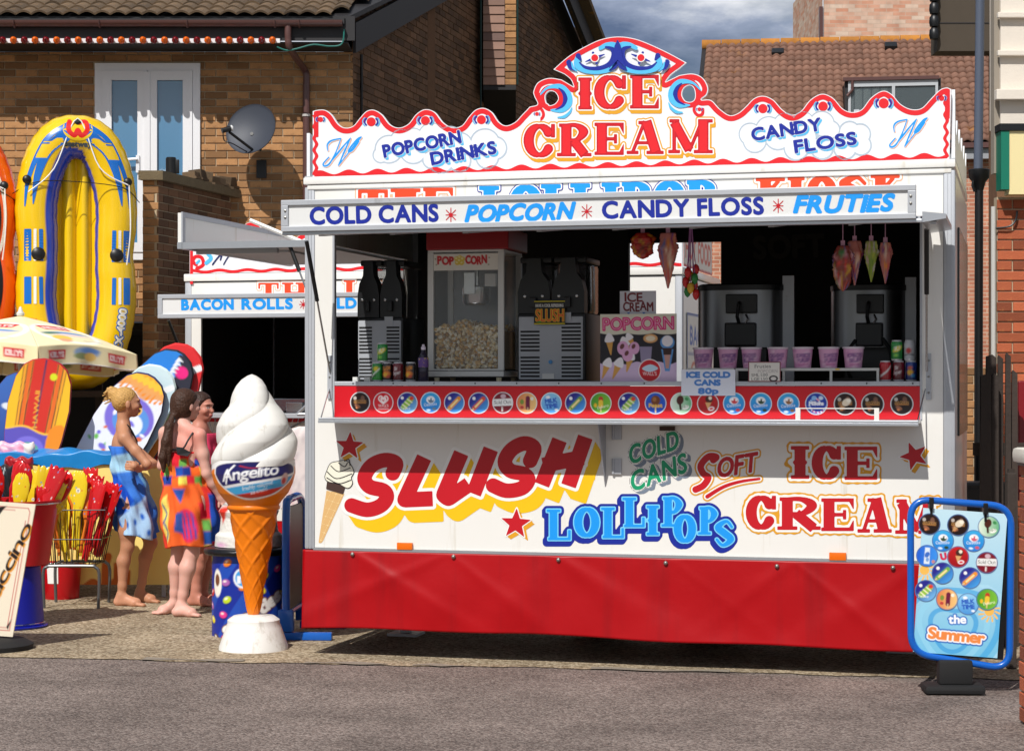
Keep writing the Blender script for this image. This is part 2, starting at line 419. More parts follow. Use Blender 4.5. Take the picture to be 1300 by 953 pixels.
def printed_sheet(name, w, h, nx, ny, fn, parent=None, loc=(0, 0, 0), rot=(0, 0, 0), thick=.002, material=None, warp=None):
    """upright sheet w x h (x, z from 0), print by fn(canvas) in units x 0..w*100, y 0..h*100 (cm, y down)"""
    xs = np.linspace(0, w, nx); zs = np.linspace(h, 0, ny); A, B = np.meshgrid(xs, zs)
    Y = np.zeros_like(A) if warp is None else warp(A, B)
    cv = Canvas(A*100, (h-B)*100, (255, 255, 255), 100*max(w/(nx-1), h/(ny-1))*1.0); fn(cv)
    mb = MB(); mb.grid(np.stack([A, Y-thick/2, B], -1)); mb.grid(np.stack([A, Y+thick/2, B], -1))
    n = nx*ny
    bnd = [j for j in range(nx)]+[i*nx+nx-1 for i in range(1, ny)]+[(ny-1)*nx+j for j in range(nx-2, -1, -1)]+[i*nx for i in range(ny-2, 0, -1)]
    mb.f += [(a, b, b+n, a+n) for a, b in zip(bnd, bnd[1:]+bnd[:1])]; mb.m += [0]*len(bnd)
    C = cv.C.reshape(-1, 3); C2 = np.tile(np.array(lin((225, 225, 220))), (n, 1))
    return mb.build(name, material or PRINT(), parent, loc, rot, color=np.vstack([C, C2]))
def printed_disc(name, r, n, fn, parent=None, loc=(0, 0, 0), rot=(0, 0, 0), off=.002):
    """upright round sticker facing -y, print by fn(canvas) in units of radius (y down)"""
    g = np.linspace(-1, 1, n); A, B = np.meshgrid(g, g)
    mxx = np.maximum(np.abs(A), np.abs(B)); hyp = np.hypot(A, B)+1e-9; s_ = mxx/hyp; X, Y = A*s_, B*s_
    cv = Canvas(X, Y, (255, 255, 255), 1.6/(n-1)*1.2); fn(cv)
    mb = MB(); mb.grid(np.stack([X*r, np.full_like(X, -off), -Y*r], -1))
    bnd = [j for j in range(n)]+[i*n+n-1 for i in range(1, n)]+[(n-1)*n+j for j in range(n-2, -1, -1)]+[i*n for i in range(n-2, 0, -1)]
    k = len(mb.v); mb.v += [(mb.v[i][0], 0, mb.v[i][2]) for i in bnd]; m = len(bnd)
    mb.f += [(bnd[i], bnd[(i+1) % m], k+(i+1) % m, k+i) for i in range(m)]; mb.m += [0]*m
    C = cv.C.reshape(-1, 3)
    return mb.build(name, PRINT(), parent, loc, rot, color=np.vstack([C, C[bnd]]), fixn=True)

# ------------------------------------------------------------------ solid shapes from 3-D distance fields (one closed skin)
def surface_nets(F, org, h):
    s = F < 0; nx, ny, nz = F.shape
    c = np.zeros((nx-1, ny-1, nz-1), int)
    for a in (0, 1):
        for b in (0, 1):
            for d in (0, 1): c += s[a:nx-1+a, b:ny-1+b, d:nz-1+d]
    act = (c > 0) & (c < 8); idx = -np.ones(act.shape, int); ii = np.argwhere(act); idx[act] = np.arange(len(ii))
    acc = np.zeros((len(ii), 3)); cnt = np.zeros(len(ii)); i0 = ii
    cor = [(a, b, d) for a in (0, 1) for b in (0, 1) for d in (0, 1)]
    for p in cor:
        for ax in range(3):
            if p[ax]: continue
            q = list(p); q[ax] = 1
            fa = F[i0[:, 0]+p[0], i0[:, 1]+p[1], i0[:, 2]+p[2]]; fb = F[i0[:, 0]+q[0], i0[:, 1]+q[1], i0[:, 2]+q[2]]
            m = (fa < 0) != (fb < 0); t = np.where(m, fa/np.where(m, fa-fb, 1), 0)
            pos = np.tile(np.array(p, float), (len(ii), 1)); pos[:, ax] += t
            acc += pos*m[:, None]; cnt += m
    V = (ii+acc/cnt[:, None])*h+np.array(org); Fs = []
    for ax in range(3):
        sl0 = [slice(None)]*3; sl1 = [slice(None)]*3; sl0[ax] = slice(0, -1); sl1[ax] = slice(1, None)
        a, b = s[tuple(sl0)], s[tuple(sl1)]; e = np.argwhere(a != b)
        o1, o2 = [(1, 2), (2, 0), (0, 1)][ax]
        e = e[(e[:, o1] > 0) & (e[:, o2] > 0) & (e[:, o1] < act.shape[o1]) & (e[:, o2] < act.shape[o2])]
        if not len(e): continue
        def at(d1, d2):
            g = e.copy(); g[:, o1] -= d1; g[:, o2] -= d2; return idx[g[:, 0], g[:, 1], g[:, 2]]
        Q = np.stack([at(1, 1), at(0, 1), at(0, 0), at(1, 0)], 1)
        fl = ~a[e[:, 0], e[:, 1], e[:, 2]]; Q[fl] = Q[fl][:, ::-1]; Fs.append(Q)
    return V, np.concatenate(Fs)
class Solid:
    def __init__(s, lo, hi, h):
        s.lo, s.h = np.array(lo, float), h; n = np.ceil((np.array(hi)-s.lo)/h).astype(int)+1
        s.ax = [s.lo[i]+np.arange(n[i])*h for i in range(3)]; s.F = np.full(n, .3)
    def _sub(s, lo, hi):
        sl = []
        for i in range(3):
            a = int(np.clip((lo[i]-s.lo[i])/s.h, 0, len(s.ax[i])-1)); b = int(np.clip((hi[i]-s.lo[i])/s.h+2, 1, len(s.ax[i]))); sl.append(slice(a, b))
        X, Y, Z = np.meshgrid(*[s.ax[i][sl[i]] for i in range(3)], indexing='ij', sparse=True); return tuple(sl), X, Y, Z
    def join(s, sl, d, k):
        f = s.F[sl]
        if k > 0:
            h = np.clip(.5+.5*(f-d)/k, 0, 1); s.F[sl] = f*(1-h)+d*h-k*h*(1-h)
        else: s.F[sl] = np.minimum(f, d)
        return s
    def cut(s, c, r, k=.005, ang=None):
        c = np.array(c); m = max(r)+.03; sl, X, Y, Z = s._sub(c-m, c+m)
        d = (np.sqrt(((X-c[0])/r[0])**2+((Y-c[1])/r[1])**2+((Z-c[2])/r[2])**2)-1)*min(r)
        f = s.F[sl]; h = np.clip(.5-.5*(f+d)/k, 0, 1); s.F[sl] = f*(1-h)-d*h+k*h*(1-h); return s
    def cone(s, a, b, ra, rb, k=.02):
        a, b = np.array(a, float), np.array(b, float); m = max(ra, rb)+.05
        sl, X, Y, Z = s._sub(np.minimum(a, b)-m, np.maximum(a, b)+m); d = b-a; L = d@d+1e-12
        t = np.clip(((X-a[0])*d[0]+(Y-a[1])*d[1]+(Z-a[2])*d[2])/L, 0, 1)
        return s.join(sl, np.sqrt((X-a[0]-t*d[0])**2+(Y-a[1]-t*d[1])**2+(Z-a[2]-t*d[2])**2)-(ra+(rb-ra)*t), k)
    def ell(s, c, r, k=.02, M=None):
        c = np.array(c, float); m = max(r)+.05; sl, X, Y, Z = s._sub(c-m, c+m); x, y, z = X-c[0], Y-c[1], Z-c[2]
        if M is not None: x, y, z = [M[0][i]*x+M[1][i]*y+M[2][i]*z for i in range(3)]
        q = np.sqrt((x/r[0])**2+(y/r[1])**2+(z/r[2])**2); return s.join(sl, (q-1)*min(r), k)
    def chain(s, P, R_, k=.02):
        for i in range(len(P)-1): s.cone(P[i], P[i+1], R_[i], R_[i+1], k)
        return s
    def mesh(s): return surface_nets(s.F, s.lo, s.h)

# ------------------------------------------------------------------ masonry: every brick a piece, joints recessed behind
def px_of(p): return CX+FPX*p[0]/p[1], HY-(p[2]-CAMZ)*FPX/p[1]
def brick_wall(name, parent, A, d, L, z0, z1, mats, keep=300, holes=(), show=None, bl=.225, bh=.075, mortar=.010, depth=.012, jitter=.002, back=.10, clip=None):
    """wall from A along unit d (x,y), normal to the right of d turned to the viewer. children of parent (local = world - parent.location).
       mats=(brick, mortar). show(px,py)->bool picks what is in view"""
    base = Vector(parent.location) if parent else Vector((0, 0, 0))
    d = Vector((d[0], d[1], 0)).normalized(); n = Vector((d.y, -d.x, 0)); A = Vector((A[0], A[1], 0))
    core = MB()
    cuts_x = sorted({0, L, *[h[0] for h in holes], *[h[1] for h in holes]}); cuts_z = sorted({z0, z1, *[h[2] for h in holes], *[h[3] for h in holes]})
    for xa, xb in zip(cuts_x, cuts_x[1:]):
        for za, zb in zip(cuts_z, cuts_z[1:]):
            xm, zm = (xa+xb)/2, (za+zb)/2
            if any(h[0] < xm < h[1] and h[2] < zm < h[3] for h in holes): continue
            P = lambda x, y: A+d*x-n*y-base
            vs = [P(xa, depth)+Vector((0, 0, za)), P(xb, depth)+Vector((0, 0, za)), P(xb, depth)+Vector((0, 0, zb)), P(xa, depth)+Vector((0, 0, zb)),
                  P(xa, back)+Vector((0, 0, za)), P(xb, back)+Vector((0, 0, za)), P(xb, back)+Vector((0, 0, zb)), P(xa, back)+Vector((0, 0, zb))]
            core.add(vs, [(0, 1, 2, 3), (5, 4, 7, 6), (4, 0, 3, 7), (1, 5, 6, 2), (3, 2, 6, 7), (4, 5, 1, 0)])
    if clip:
        core = MB(); xs = np.linspace(0, L, 40)
        for xa, xb in zip(xs, xs[1:]):
            P = lambda x, y, z: A+d*x-n*y-base+Vector((0, 0, z)); ta, tb = min(z1, clip(xa)), min(z1, clip(xb))
            core.add([P(xa, depth, z0), P(xb, depth, z0), P(xb, depth, tb), P(xa, depth, ta), P(xa, back, z0), P(xb, back, z0), P(xb, back, tb), P(xa, back, ta)], [(0, 1, 2, 3), (5, 4, 7, 6), (3, 2, 6, 7)])
    wallo = core.build(name, mats[1], parent)
    bricks = []; nz_ = int(math.ceil((z1-z0)/bh))
    for r in range(nz_):
        za = z0+r*bh+mortar/2; zb = min(z0+(r+1)*bh-mortar/2, z1)
        if zb-za < .02: continue
        x = -(bl/2 if r % 2 else 0)
        while x < L:
            xa, xb = max(x+mortar/2, 0), min(x+bl-mortar/2, L); x += bl
            segs = [(xa, xb)]
            for h in holes:
                if h[2] < (za+zb)/2 < h[3]:
                    ns = []
                    for a, b in segs:
                        if b <= h[0] or a >= h[1]: ns.append((a, b))
                        else:
                            if a < h[0]: ns.append((a, h[0]))
                            if b > h[1]: ns.append((h[1], b))
                    segs = ns
            for a, b in segs:
                if b-a > .03 and (clip is None or zb < min(clip(a), clip(b))): bricks.append((a, b, za, zb))
    sc = []
    for i, (a, b, za, zb) in enumerate(bricks):
        w = A+d*(a+b)/2+Vector((0, 0, (za+zb)/2)); px, py = px_of(w)
        vis = (-10 < px < 1310 and -10 < py < 960) and (show is None or show(px, py))
        sc.append((0 if vis else 1, w.y, i))
    sc.sort(); single = {i for v, _, i in sc[:keep] if v == 0}
    shared = {}; rest = MB(); bev = .004
    ang = math.atan2(d.y, d.x)
    for i, (a, b, za, zb) in enumerate(bricks):
        out = random.uniform(-jitter, jitter); c = A+d*(a+b)/2+Vector((0, 0, (za+zb)/2))+n*out-base
        hw, hh = (b-a)/2, (zb-za)/2
        f = [(-hw+bev, 0, -hh+bev), (hw-bev, 0, -hh+bev), (hw-bev, 0, hh-bev), (-hw+bev, 0, hh-bev)]
        g = [(-hw, bev, -hh), (hw, bev, -hh), (hw, bev, hh), (-hw, bev, hh)]; k = [(x, depth+.004, z) for x, _, z in g]
        vs = f+g+k
        fs = [(0, 1, 2, 3)]+[(4+j, 4+(j+1) % 4, (j+1) % 4, j) for j in range(4)]+[(8+j, 8+(j+1) % 4, 4+(j+1) % 4, 4+j) for j in range(4)]
        if i in single:
            key = (round(hw, 3), round(hh, 3))
            if key not in shared:
                me = bpy.data.meshes.new('brick'); me.from_pydata(vs, [], fs); me.materials.append(mats[0]); shared[key] = me
            o = link('brick', shared[key], wallo, c, (0, 0, ang))
        else:
            rest.add([c+d*x+(-n)*y+Vector((0, 0, z)) for x, y, z in vs], fs)
    if rest.f:
        o = rest.build('brickwork', mats[0], wallo, fixn=False); o['kind'] = 'stuff'
    return wallo
# ================================================================== ground, road
M_pave = aggregate('pavement_aggregate', (124, 108, 86), (160, 142, 116), (194, 178, 152), 62)
M_road = aggregate('asphalt', (98, 88, 83), (126, 112, 105), (152, 139, 131), 95)
M_kerb = mat('kerb_concrete', (140, 130, 116), .9, noise=.25, nscale=30, bump=.4, bscale=90)
gp0, gp1 = gnd(0, 832.5), gnd(1150, 858)
kd = (gp1-gp0).normalized(); kn = Vector((kd.y, -kd.x, 0))       # kn points to the camera
def strip(a0, a1, n0, n1, z): return [gp0+kd*a+kn*n+Vector((0, 0, z)) for a, n in ((a0, n0), (a1, n0), (a1, n1), (a0, n1))]
tag(MB().add(strip(-400, 400, -600, 400, -.03), [(0, 1, 2, 3)]).build('ground', mat('far_ground', (74, 76, 58), .95, noise=.3, nscale=2)), kind='structure')
nx, ny = 520, 60
gx = np.linspace(-9, 12, nx); gy = -np.concatenate([np.linspace(0, 3.5, 40), np.linspace(3.9, 11, 20)])
PP = np.zeros((ny, nx, 3))
for j, yv in enumerate(gy):
    for i, xv in enumerate(gx):
        q = gp0+kd*xv+kn*(yv+(.03*math.sin(xv*1.3)+.016*math.sin(xv*5.1+1)+.014*math.sin(xv*13)+random.uniform(-.012, .012) if j == 0 else 0)); PP[j, i] = (q.x, q.y, .0035*math.sin(xv*1.7+yv*1.1)*(1 if j else 0)*min(1, -yv))
tag(MB().grid(PP).build('pavement', M_pave, smooth=True), kind='structure')
tag(MB().add(strip(-300, 300, -.12, 8.2, -.005), [(0, 1, 2, 3)]).build('road', M_road), kind='structure')
# worn cement smear along the edge
sm = MB()
for a0, L_ in ((.9, .62), (1.9, .5), (2.55, .3), (3.6, .8)):
    pts = [(a0+L_*t, .012+.02*math.sin(t*9+a0), -.05-.03*math.sin(t*7+2*a0)) for t in np.linspace(0, 1, 14)]
    top_ = [gp0+kd*a+kn*b+Vector((0, 0, .0035)) for a, b, c in pts]; bot_ = [gp0+kd*a+kn*c+Vector((0, 0, .0045)) for a, b, c in pts]
    sm.grid(np.array([[list(q) for q in top_], [list(q) for q in bot_]]))
tag(sm.build('cement_edging', M_kerb), kind='structure')
# ================================================================== the ice cream kiosk
M_white = mat('white_panel', (236, 234, 228), .28, noise=.035, nscale=1.7, coat=.25, stain=((205, 198, 182), 2.2, .62, .86), streak=((206, 198, 180), 14, .60, .78))
M_board = mat('white_board', (238, 239, 242), .35, noise=.02, nscale=2, stain=((214, 210, 200), 1.6, .64, .9))
M_alu = mat('brushed_aluminium', (196, 199, 204), .34, metal=.75, noise=.06, nscale=14)
M_aludull = mat('dull_aluminium', (184, 187, 192), .5, metal=.35, noise=.08, nscale=10, stain=((120, 116, 108), 5, .62, .8))
M_dark = mat('dark_and_shade', (32, 29, 27), .8)  # near-black stands in for shade inside kiosks and shop; also plain dark parts
M_black = mat('black_plastic', (17, 18, 20), .42, noise=.1, nscale=20)
M_rubber = mat('black_rubber', (24, 24, 25), .8, noise=.15, nscale=30)
M_steel = mat('stainless_steel', (190, 192, 194), .24, metal=1, noise=.05, nscale=6)
M_redv = mat('red_vinyl', (170, 6, 16), .42, noise=.08, nscale=3, bump=.22, bscale=9, streak=((138, 12, 20), 6, .5, .8), spec=.28)
M_redstrip = mat('red_gloss_strip', (204, 14, 30), .3)
M_scr = mat('screw_metal', (150, 148, 142), .4, metal=.8)
M_orange = mat('orange_lens', (238, 110, 8), .25)
I_red = mat('paint_red', (196, 12, 30), .4, noise=.03, nscale=9); I_sred = mat('paint_signal_red', (226, 26, 36), .4); I_ored = mat('paint_orange_red', (226, 70, 30), .42)
I_yel = mat('paint_yellow', (243, 194, 8), .4, noise=.03, nscale=9); I_gold = mat('paint_gold', (226, 160, 32), .42); I_white = mat('paint_white', (243, 242, 238), .4)
I_blue = mat('paint_sky_blue', (18, 152, 240), .4); I_lblue = mat('paint_pale_blue', (120, 208, 246), .4); I_navy = mat('paint_navy', (16, 38, 150), .4); I_dnavy = mat('paint_ink_navy', (14, 32, 92), .4)
I_cyan = mat('paint_cyan', (84, 190, 238), .4); I_grey = mat('paint_cloud_grey', (182, 196, 208), .4); I_green = mat('paint_green', (12, 152, 104), .4); I_black = mat('paint_black', (20, 20, 24), .4)
I_peach = mat('paint_peach', (240, 180, 140), .42); I_shade = mat('paint_slate', (120, 132, 148), .4); I_brown = mat('paint_brown', (70, 48, 42), .45); I_wafer = mat('paint_wafer', (222, 178, 116), .45); I_waferl = mat('paint_wafer_light', (238, 208, 150), .45)
I_cream = mat('paint_cream', (240, 236, 216), .45)

def crop(ox, oy, s):
    return lambda P: [(ox+x/s, oy+y/s) for x, y in P]
c2, c3, c4 = crop(360, 0, 3.403), crop(640, 20, 3.597), crop(920, 0, 3.403)
d4, d5, d6 = crop(400, 480, 3.97), crop(660, 480, 3.97), crop(920, 480, 3.97)

def slab(X, Y, ch, x0, x1, y0, y1, T, grow=0):
    """slab-serif capital in the box x0..x1, y0..y1 (y down); T stem width"""
    S, o = T*.3, T*.42; w, h = x1-x0, y1-y0; r = T/2
    def L(a, b, rr): return d_flat(X, Y, a, b, rr)
    D = []
    def foot(x, y, ww=None): ww = ww or (r+o); D.append(L((x-ww, y), (x+ww, y), S/2))
    def stem(x, a=None, b=None): D.append(L((x, a if a is not None else y0), (x, b if b is not None else y1), r))
    t, bt = y0+S/2, y1-S/2
    if ch == 'I':
        c = (x0+x1)/2; stem(c); foot(c, t, w/2); foot(c, bt, w/2); D.append(d_ell(X, Y, (c, (y0+y1)/2), r*1.25, r*.6))
    elif ch == 'L':
        stem(x0+r+o*.5); foot(x0+r+o*.5, t); D.append(L((x0, bt), (x1, bt), S/2)); D.append(L((x1-S/2, y1), (x1-S/2, y1-h*.32), S/2))
    elif ch in 'CO':
        cx, cy, rx, ry = (x0+x1)/2, (y0+y1)/2, w/2-r*.9, h/2-S*.7
        a0, a1 = (35, 325) if ch == 'C' else (0, 360)
        P = [(cx+rx*math.cos(rad(a)), cy-ry*math.sin(rad(a))) for a in np.linspace(a0, a1, 26)]
        R_ = [r*(.35+.65*abs(math.cos(rad(a)))**.8) for a in np.linspace(a0, a1, 26)]
        D.append(d_path(X, Y, P, R_))
        if ch == 'C':
            D.append(L((x1-S*.6, y0), (x1-S*.6, y0+h*.4), S*.6)); D.append(d_poly(X, Y, [(x1-S, y0+h*.4), (x1, y0+h*.4), (x1-w*.34, y0+h*.06)]))
    elif ch == 'E':
        stem(x0+r+o*.5)
        for y in (t, bt): D.append(L((x0, y), (x1, y), S/2))
        D.append(L((x0+r, (y0+y1)/2), (x0+w*.72, (y0+y1)/2), S/2)); D.append(L((x0+w*.72, y0+h*.36), (x0+w*.72, y0+h*.64), S*.45))
        D.append(d_poly(X, Y, [(x1, y0), (x1, y0+h*.34), (x1-S*1.3, y0+S)])); D.append(d_poly(X, Y, [(x1, y1), (x1, y1-h*.34), (x1-S*1.3, y1-S)]))
    elif ch in 'RP':
        sx = x0+r+o*.5; stem(sx); foot(sx, bt); D.append(L((x0, t), (sx, t), S/2)); bx = x1-r-w*.06
        yb = y0+h*.5
        P = [(sx, t), (sx+(bx-sx)*.6, t+S*.1), (bx, (y0+yb)/2), (sx+(bx-sx)*.6, yb), (sx, yb)]
        D.append(d_path(X, Y, P, [S*.5, S*.7, r*.95, S*.7, S*.5], smooth=6))
        if ch == 'R': D.append(L((sx+w*.22, yb), (x1-T*.55, bt), r*.92)); D.append(L((x1-T*.9, bt), (x1+T*.1, bt), S/2))
    elif ch == 'A':
        ap = (x0+x1)/2; D.append(L((x0+o+S*.4, bt), (ap-r*.2, y0), S*.5)); D.append(L((x1-o-r*.8, bt), (ap+r*.1, y0), r)); D.append(L((x0+w*.24, y0+h*.66), (x1-w*.25, y0+h*.66), S*.45))
        foot(x0+o+S*.4, bt, o+S*.5); foot(x1-o-r, bt, r+o*.8); D.append(L((ap-r-o*.5, t), (ap+r, t), S/2))
    elif ch == 'M':
        a, b = x0+o+S*.4, x1-o-r; D.append(L((a, y0), (a, y1), S*.55)); stem(b); D.append(L((a, y0+S), (x0+w*.47, y1-S), r*.9)); D.append(L((b-r*.4, y0+S), (x0+w*.47, y1-S*.6), S*.5))
        foot(a, bt, o+S*.5); foot(b, bt); D.append(L((x0+o*.2, t), (a+r, t), S/2)); D.append(L((b-r, t), (x1, t), S/2))
    elif ch in 'HKTS':
        if ch == 'T':
            c = (x0+x1)/2; stem(c); foot(c, bt); D.append(L((x0, t), (x1, t), S/2)); D.append(L((x0+S/2, y0), (x0+S/2, y0+h*.3), S/2)); D.append(L((x1-S/2, y0), (x1-S/2, y0+h*.3), S/2))
        elif ch == 'H':
            for q in (x0+r+o, x1-r-o): stem(q); foot(q, t); foot(q, bt)
            D.append(L((x0+r, (y0+y1)/2), (x1-r, (y0+y1)/2), S/2))
        elif ch == 'K':
            q = x0+r+o; stem(q); foot(q, t); foot(q, bt); D.append(L((q, y0+h*.6), (x1-T*.6, y0+S), S*.55)); D.append(L((q+w*.2, y0+h*.45), (x1-T*.5, bt), r*.9)); foot(x1-T*.5, bt); foot(x1-T*.6, t, T*.6)
        else:
            P = [(x1-r*.6, y0+h*.26), (x0+w*.6, y0+S*.5), (x0+r*.9, y0+h*.27), (x0+w*.5, y0+h*.5), (x1-r*.9, y0+h*.73), (x0+w*.42, y1-S*.5), (x0+r*.5, y0+h*.74)]
            D.append(d_path(X, Y, P, [S*.5, S*.6, r*.9, r, r*.9, S*.6, S*.5], smooth=6))
    return np.minimum.reduce(D)-grow

KL, KW, KD = .0, 3.86, 2.15
ks = thing('ice_cream_kiosk', 'white ice cream kiosk trailer with red skirt, painted lettering and raised front flap', 'kiosk', (K0[0], K0[1], 0), -KA)
kp0 = kplane(0)
UO0, UO1 = .193, 3.667                              # serving hatch
Z_SK, Z_P0, Z_SH, Z_R0, Z_R1, Z_CT, Z_HT, Z_C0, Z_C1 = .165, .647, 1.449, 1.463, 1.636, 1.664, 2.575, 2.825, 2.90

# ---- shell
fp = MB().box(.066, KW-.066, 0, .03, Z_P0+.012, Z_SH, 0).build('front_panel', M_white, ks)
up = MB().box(.066, KW-.066, 0, .03, Z_HT, Z_C0, 0).build('upper_panel', M_white, ks)
MB().box(.066, UO0, 0, .03, Z_SH, Z_HT).build('door_jamb', M_white, ks)
MB().box(UO1, KW-.066, 0, .03, Z_SH, Z_HT).build('door_jamb', M_white, ks)
for u in (0, KW-.066):
    for v in (0, KD-.066):
        f = -.006 if v == 0 else .006
        pm = MB().box(u, u+.066, v+f, v+.066+f, Z_P0, Z_C0+.02, bev=.012)
        pm.box(u+.022, u+.026, v+f-.003, v+f, Z_P0+.01, Z_C0).box(u+.042, u+.046, v+f-.003, v+f, Z_P0+.01, Z_C0)
        pm.build('corner_post', M_aludull, ks, smooth=30)
cn = MB().box(.02, KW-.02, -.012, KD+.012, Z_C0+.001, Z_C0+.03, bev=.006).box(-.002, KW+.002, -.022, KD+.022, Z_C0+.032, Z_C1, bev=.008)
cn.build('cornice', M_white, ks, smooth=30)
MB().box(0.06, KW-.06, -.014, -.006, Z_P0-.004, Z_P0+.012).build('sill_strip', M_alu, ks)
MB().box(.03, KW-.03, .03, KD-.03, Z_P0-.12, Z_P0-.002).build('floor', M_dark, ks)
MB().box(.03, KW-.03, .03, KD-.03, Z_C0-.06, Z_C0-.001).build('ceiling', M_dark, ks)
# right wall, left wall below its own raised hatch, back wall with an open door
rw = MB().box(KW-.03, KW, .066, KD-.066, Z_P0, Z_C0).build('side_wall', M_white, ks)
MB().box(KW+.001, KW+.012, .35, KD-.25, 1.35, 2.55, bev=.004).build('side_hatch', mat('smoked_glass', (40, 40, 44), .12, spec=.6), ks)
lw = MB().box(0, .03, .066, KD-.066, Z_P0, 1.45).box(0, .03, .066, KD-.066, 2.52, Z_C0).box(0, .03, .066, .16, 1.45, 2.52).box(0, .03, 1.95, KD-.066, 1.45, 2.52)
lw.build('side_wall', M_white, ks)
DB0, DB1 = 1.585, 2.227
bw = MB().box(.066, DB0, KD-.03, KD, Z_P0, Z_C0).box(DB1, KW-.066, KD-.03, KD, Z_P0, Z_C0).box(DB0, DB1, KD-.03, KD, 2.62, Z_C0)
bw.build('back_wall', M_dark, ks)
MB().box(.066, DB0, KD-.06, KD-.031, Z_P0, Z_C0-.06).box(DB1, KW-.066, KD-.06, KD-.031, Z_P0, Z_C0-.06).box(KW-.06, KW-.031, .07, KD-.07, Z_P0, Z_C0-.06).build('shade_lining', M_dark, ks)  # dark sheets put in for the shade within the kiosk
MB().box(.0, KW, 0.0, KD, Z_C1-.012, Z_C1+.01).build('roof', M_aludull, ks)

# ---- skirt: hanging red vinyl with soft folds, fixed by studs
n, m_ = 260, 40; U = np.linspace(-.004, KW+.004, n); T = np.linspace(0, 1, m_)
UU, TT = np.meshgrid(U, T)
fold = .004*np.sin(UU*13+TT*5)*TT*(1-.4*TT)
rgs = np.random.default_rng(9)
for us in (.31, .92, 1.58, 2.25, 2.96, 3.68):
    for q in range(3):
        sl_, wd_, am_ = rgs.uniform(-1.1, 1.1), rgs.uniform(.05, .14), rgs.uniform(.004, .012); fold += am_*np.exp(-((UU-us-sl_*TT)/(wd_*(.4+TT)))**2)*np.sqrt(TT)*(1-.5*TT)
fold += .014*np.sin(UU*1.1+2.2*TT+.6)*TT+.008*np.sin(UU*2.9-4*TT)*TT
VV = -.012-.012*TT-fold*.9; sag = .012*np.sin(UU*1.3+.4)+.005*np.sin(UU*5)
ZZ = Z_P0-.003+(Z_SK+sag-(Z_P0-.003))*TT
sk_ = MB().grid(np.stack([UU, VV, ZZ], -1)); hem = MB()
side = [np.array([[KW+.005+.012*math.sin(y*5)*t, y, Z_P0-.003+(Z_SK-Z_P0)*t] for y in np.linspace(-.02, KD, 24)]) for t in T]
sk_.grid(np.array(side)); side = [np.array([[-.005-.01*math.sin(y*4+1)*t, y, Z_P0-.003+(Z_SK-Z_P0)*t] for y in np.linspace(-.02, KD, 24)]) for t in T]
sk_.grid(np.array(side))
o = sk_.build('skirt', M_redv, ks, smooth=True); md = o.modifiers.new('thick', 'SOLIDIFY'); md.thickness = .003
for x, y in ((449, 703), (577, 706), (710, 710), (846, 714), (987, 718), (1134, 720)):
    a, b = kp0.at(x, y); MB().lathe([(.013, 0), (.013, .004), (.008, .01), (.003, .012)], 12, M=Matrix.Translation((a, -.022, b)) @ Matrix.Rotation(rad(90), 4, 'X')).build('stud', M_scr, ks, smooth=40)
wheel_m = Matrix.Rotation(rad(90), 4, 'X')
for u in (1.55, 2.25):
    w_ = MB().lathe([(.10, -.08), (.22, -.085), (.265, -.07), (.28, -.04), (.28, .04), (.265, .07), (.22, .085), (.10, .08)], 28, M=Matrix.Translation((u, 1.35, .28)) @ wheel_m).build('wheel', M_rubber, ks, smooth=40)
    MB().lathe([(.03, -.09), (.13, -.082), (.14, -.06)], 20, M=Matrix.Translation((u, 1.35, .28)) @ wheel_m).build('rim', M_aludull, w_, smooth=40)
for u in (.3, KW-.35):
    MB().box(u-.03, u+.03, 1.05, 1.11, .02, Z_P0-.1).box(u-.1, u+.1, .98, 1.18, 0, .02).build('leg', M_aludull, ks)
# ---- marker lamps
for (x0, x1, y0, y1) in ((505, 524.5, 688.5, 697), (1053, 1074.5, 701, 710.5)):
    a, b = kp0.at([x0, x1], [y1, y0]); MB().box(a[0], a[1], -.022, 0, b[0], b[1], bev=.004).build('marker_lamp', M_orange, ks, smooth=30)

# ---- lettering on the front panel
def art(x0, y0, x1, y1, pl=kp0, res=.0045): return Art(pl, (x0, y0, x1, y1), res)
# SLUSH
A = art(432, 545, 765, 675)
sl = [d4([(392, 478), (408, 428), (352, 412), (285, 440), (250, 500), (275, 545), (345, 565), (362, 600), (330, 642), (262, 662), (185, 640)]),
      d4([(1085, 415), (1105, 352), (1055, 328), (990, 360), (957, 420), (985, 465), (1052, 482), (1075, 512), (1042, 553), (965, 566), (898, 540)])]
st = [d4([(550, 400), (452, 612), (592, 606)]), d4([(737, 378), (648, 588), (672, 606), (775, 535)]), d4([(886, 358), (800, 580)]),
      d5([(200, 312), (112, 535)]), d5([(330, 297), (246, 540)]), d5([(118, 438), (318, 398)])]
def slush(dx, dy):
    X, Y = A.X-dx, A.Y-dy; D = [d_path(X, Y, P, 9.3, smooth=5) for P in sl]
    for P in st:
        for a, b in zip(P, P[1:]): D.append(d_flat(X, Y, a, b, 9.3)-.4)
        for q in P[1:-1]: D.append(np.hypot(X-q[0], Y-q[1])-9.3)
    return np.minimum.reduce(D)
F = slush(0, 0)
A.put(swept(lambda a, b: slush(a, b)-1.5, 12, 18, 7), I_yel).put(F-4.0, I_white).put(F, I_red)
A.build('lettering', fp, label='red and yellow brush lettering reading SLUSH')
# stars
for (c, r, ang) in (((444, 566), 18.5, .05), ((655, 664.5), 20, .06), ((1160.5, 578.5), 19, -.38)):
    A = art(c[0]-30, c[1]-30, c[0]+36, c[1]+36); P = star_poly(c, r, ang=ang)
    fs_ = lambda a, b: d_poly(A.X-a, A.Y-b, P)
    A.put(swept(fs_, 5, 5, 4), I_gold).put(fs_(0, 0)-1.3, I_white).put(fs_(0, 0), I_red).build('painted_star', fp)
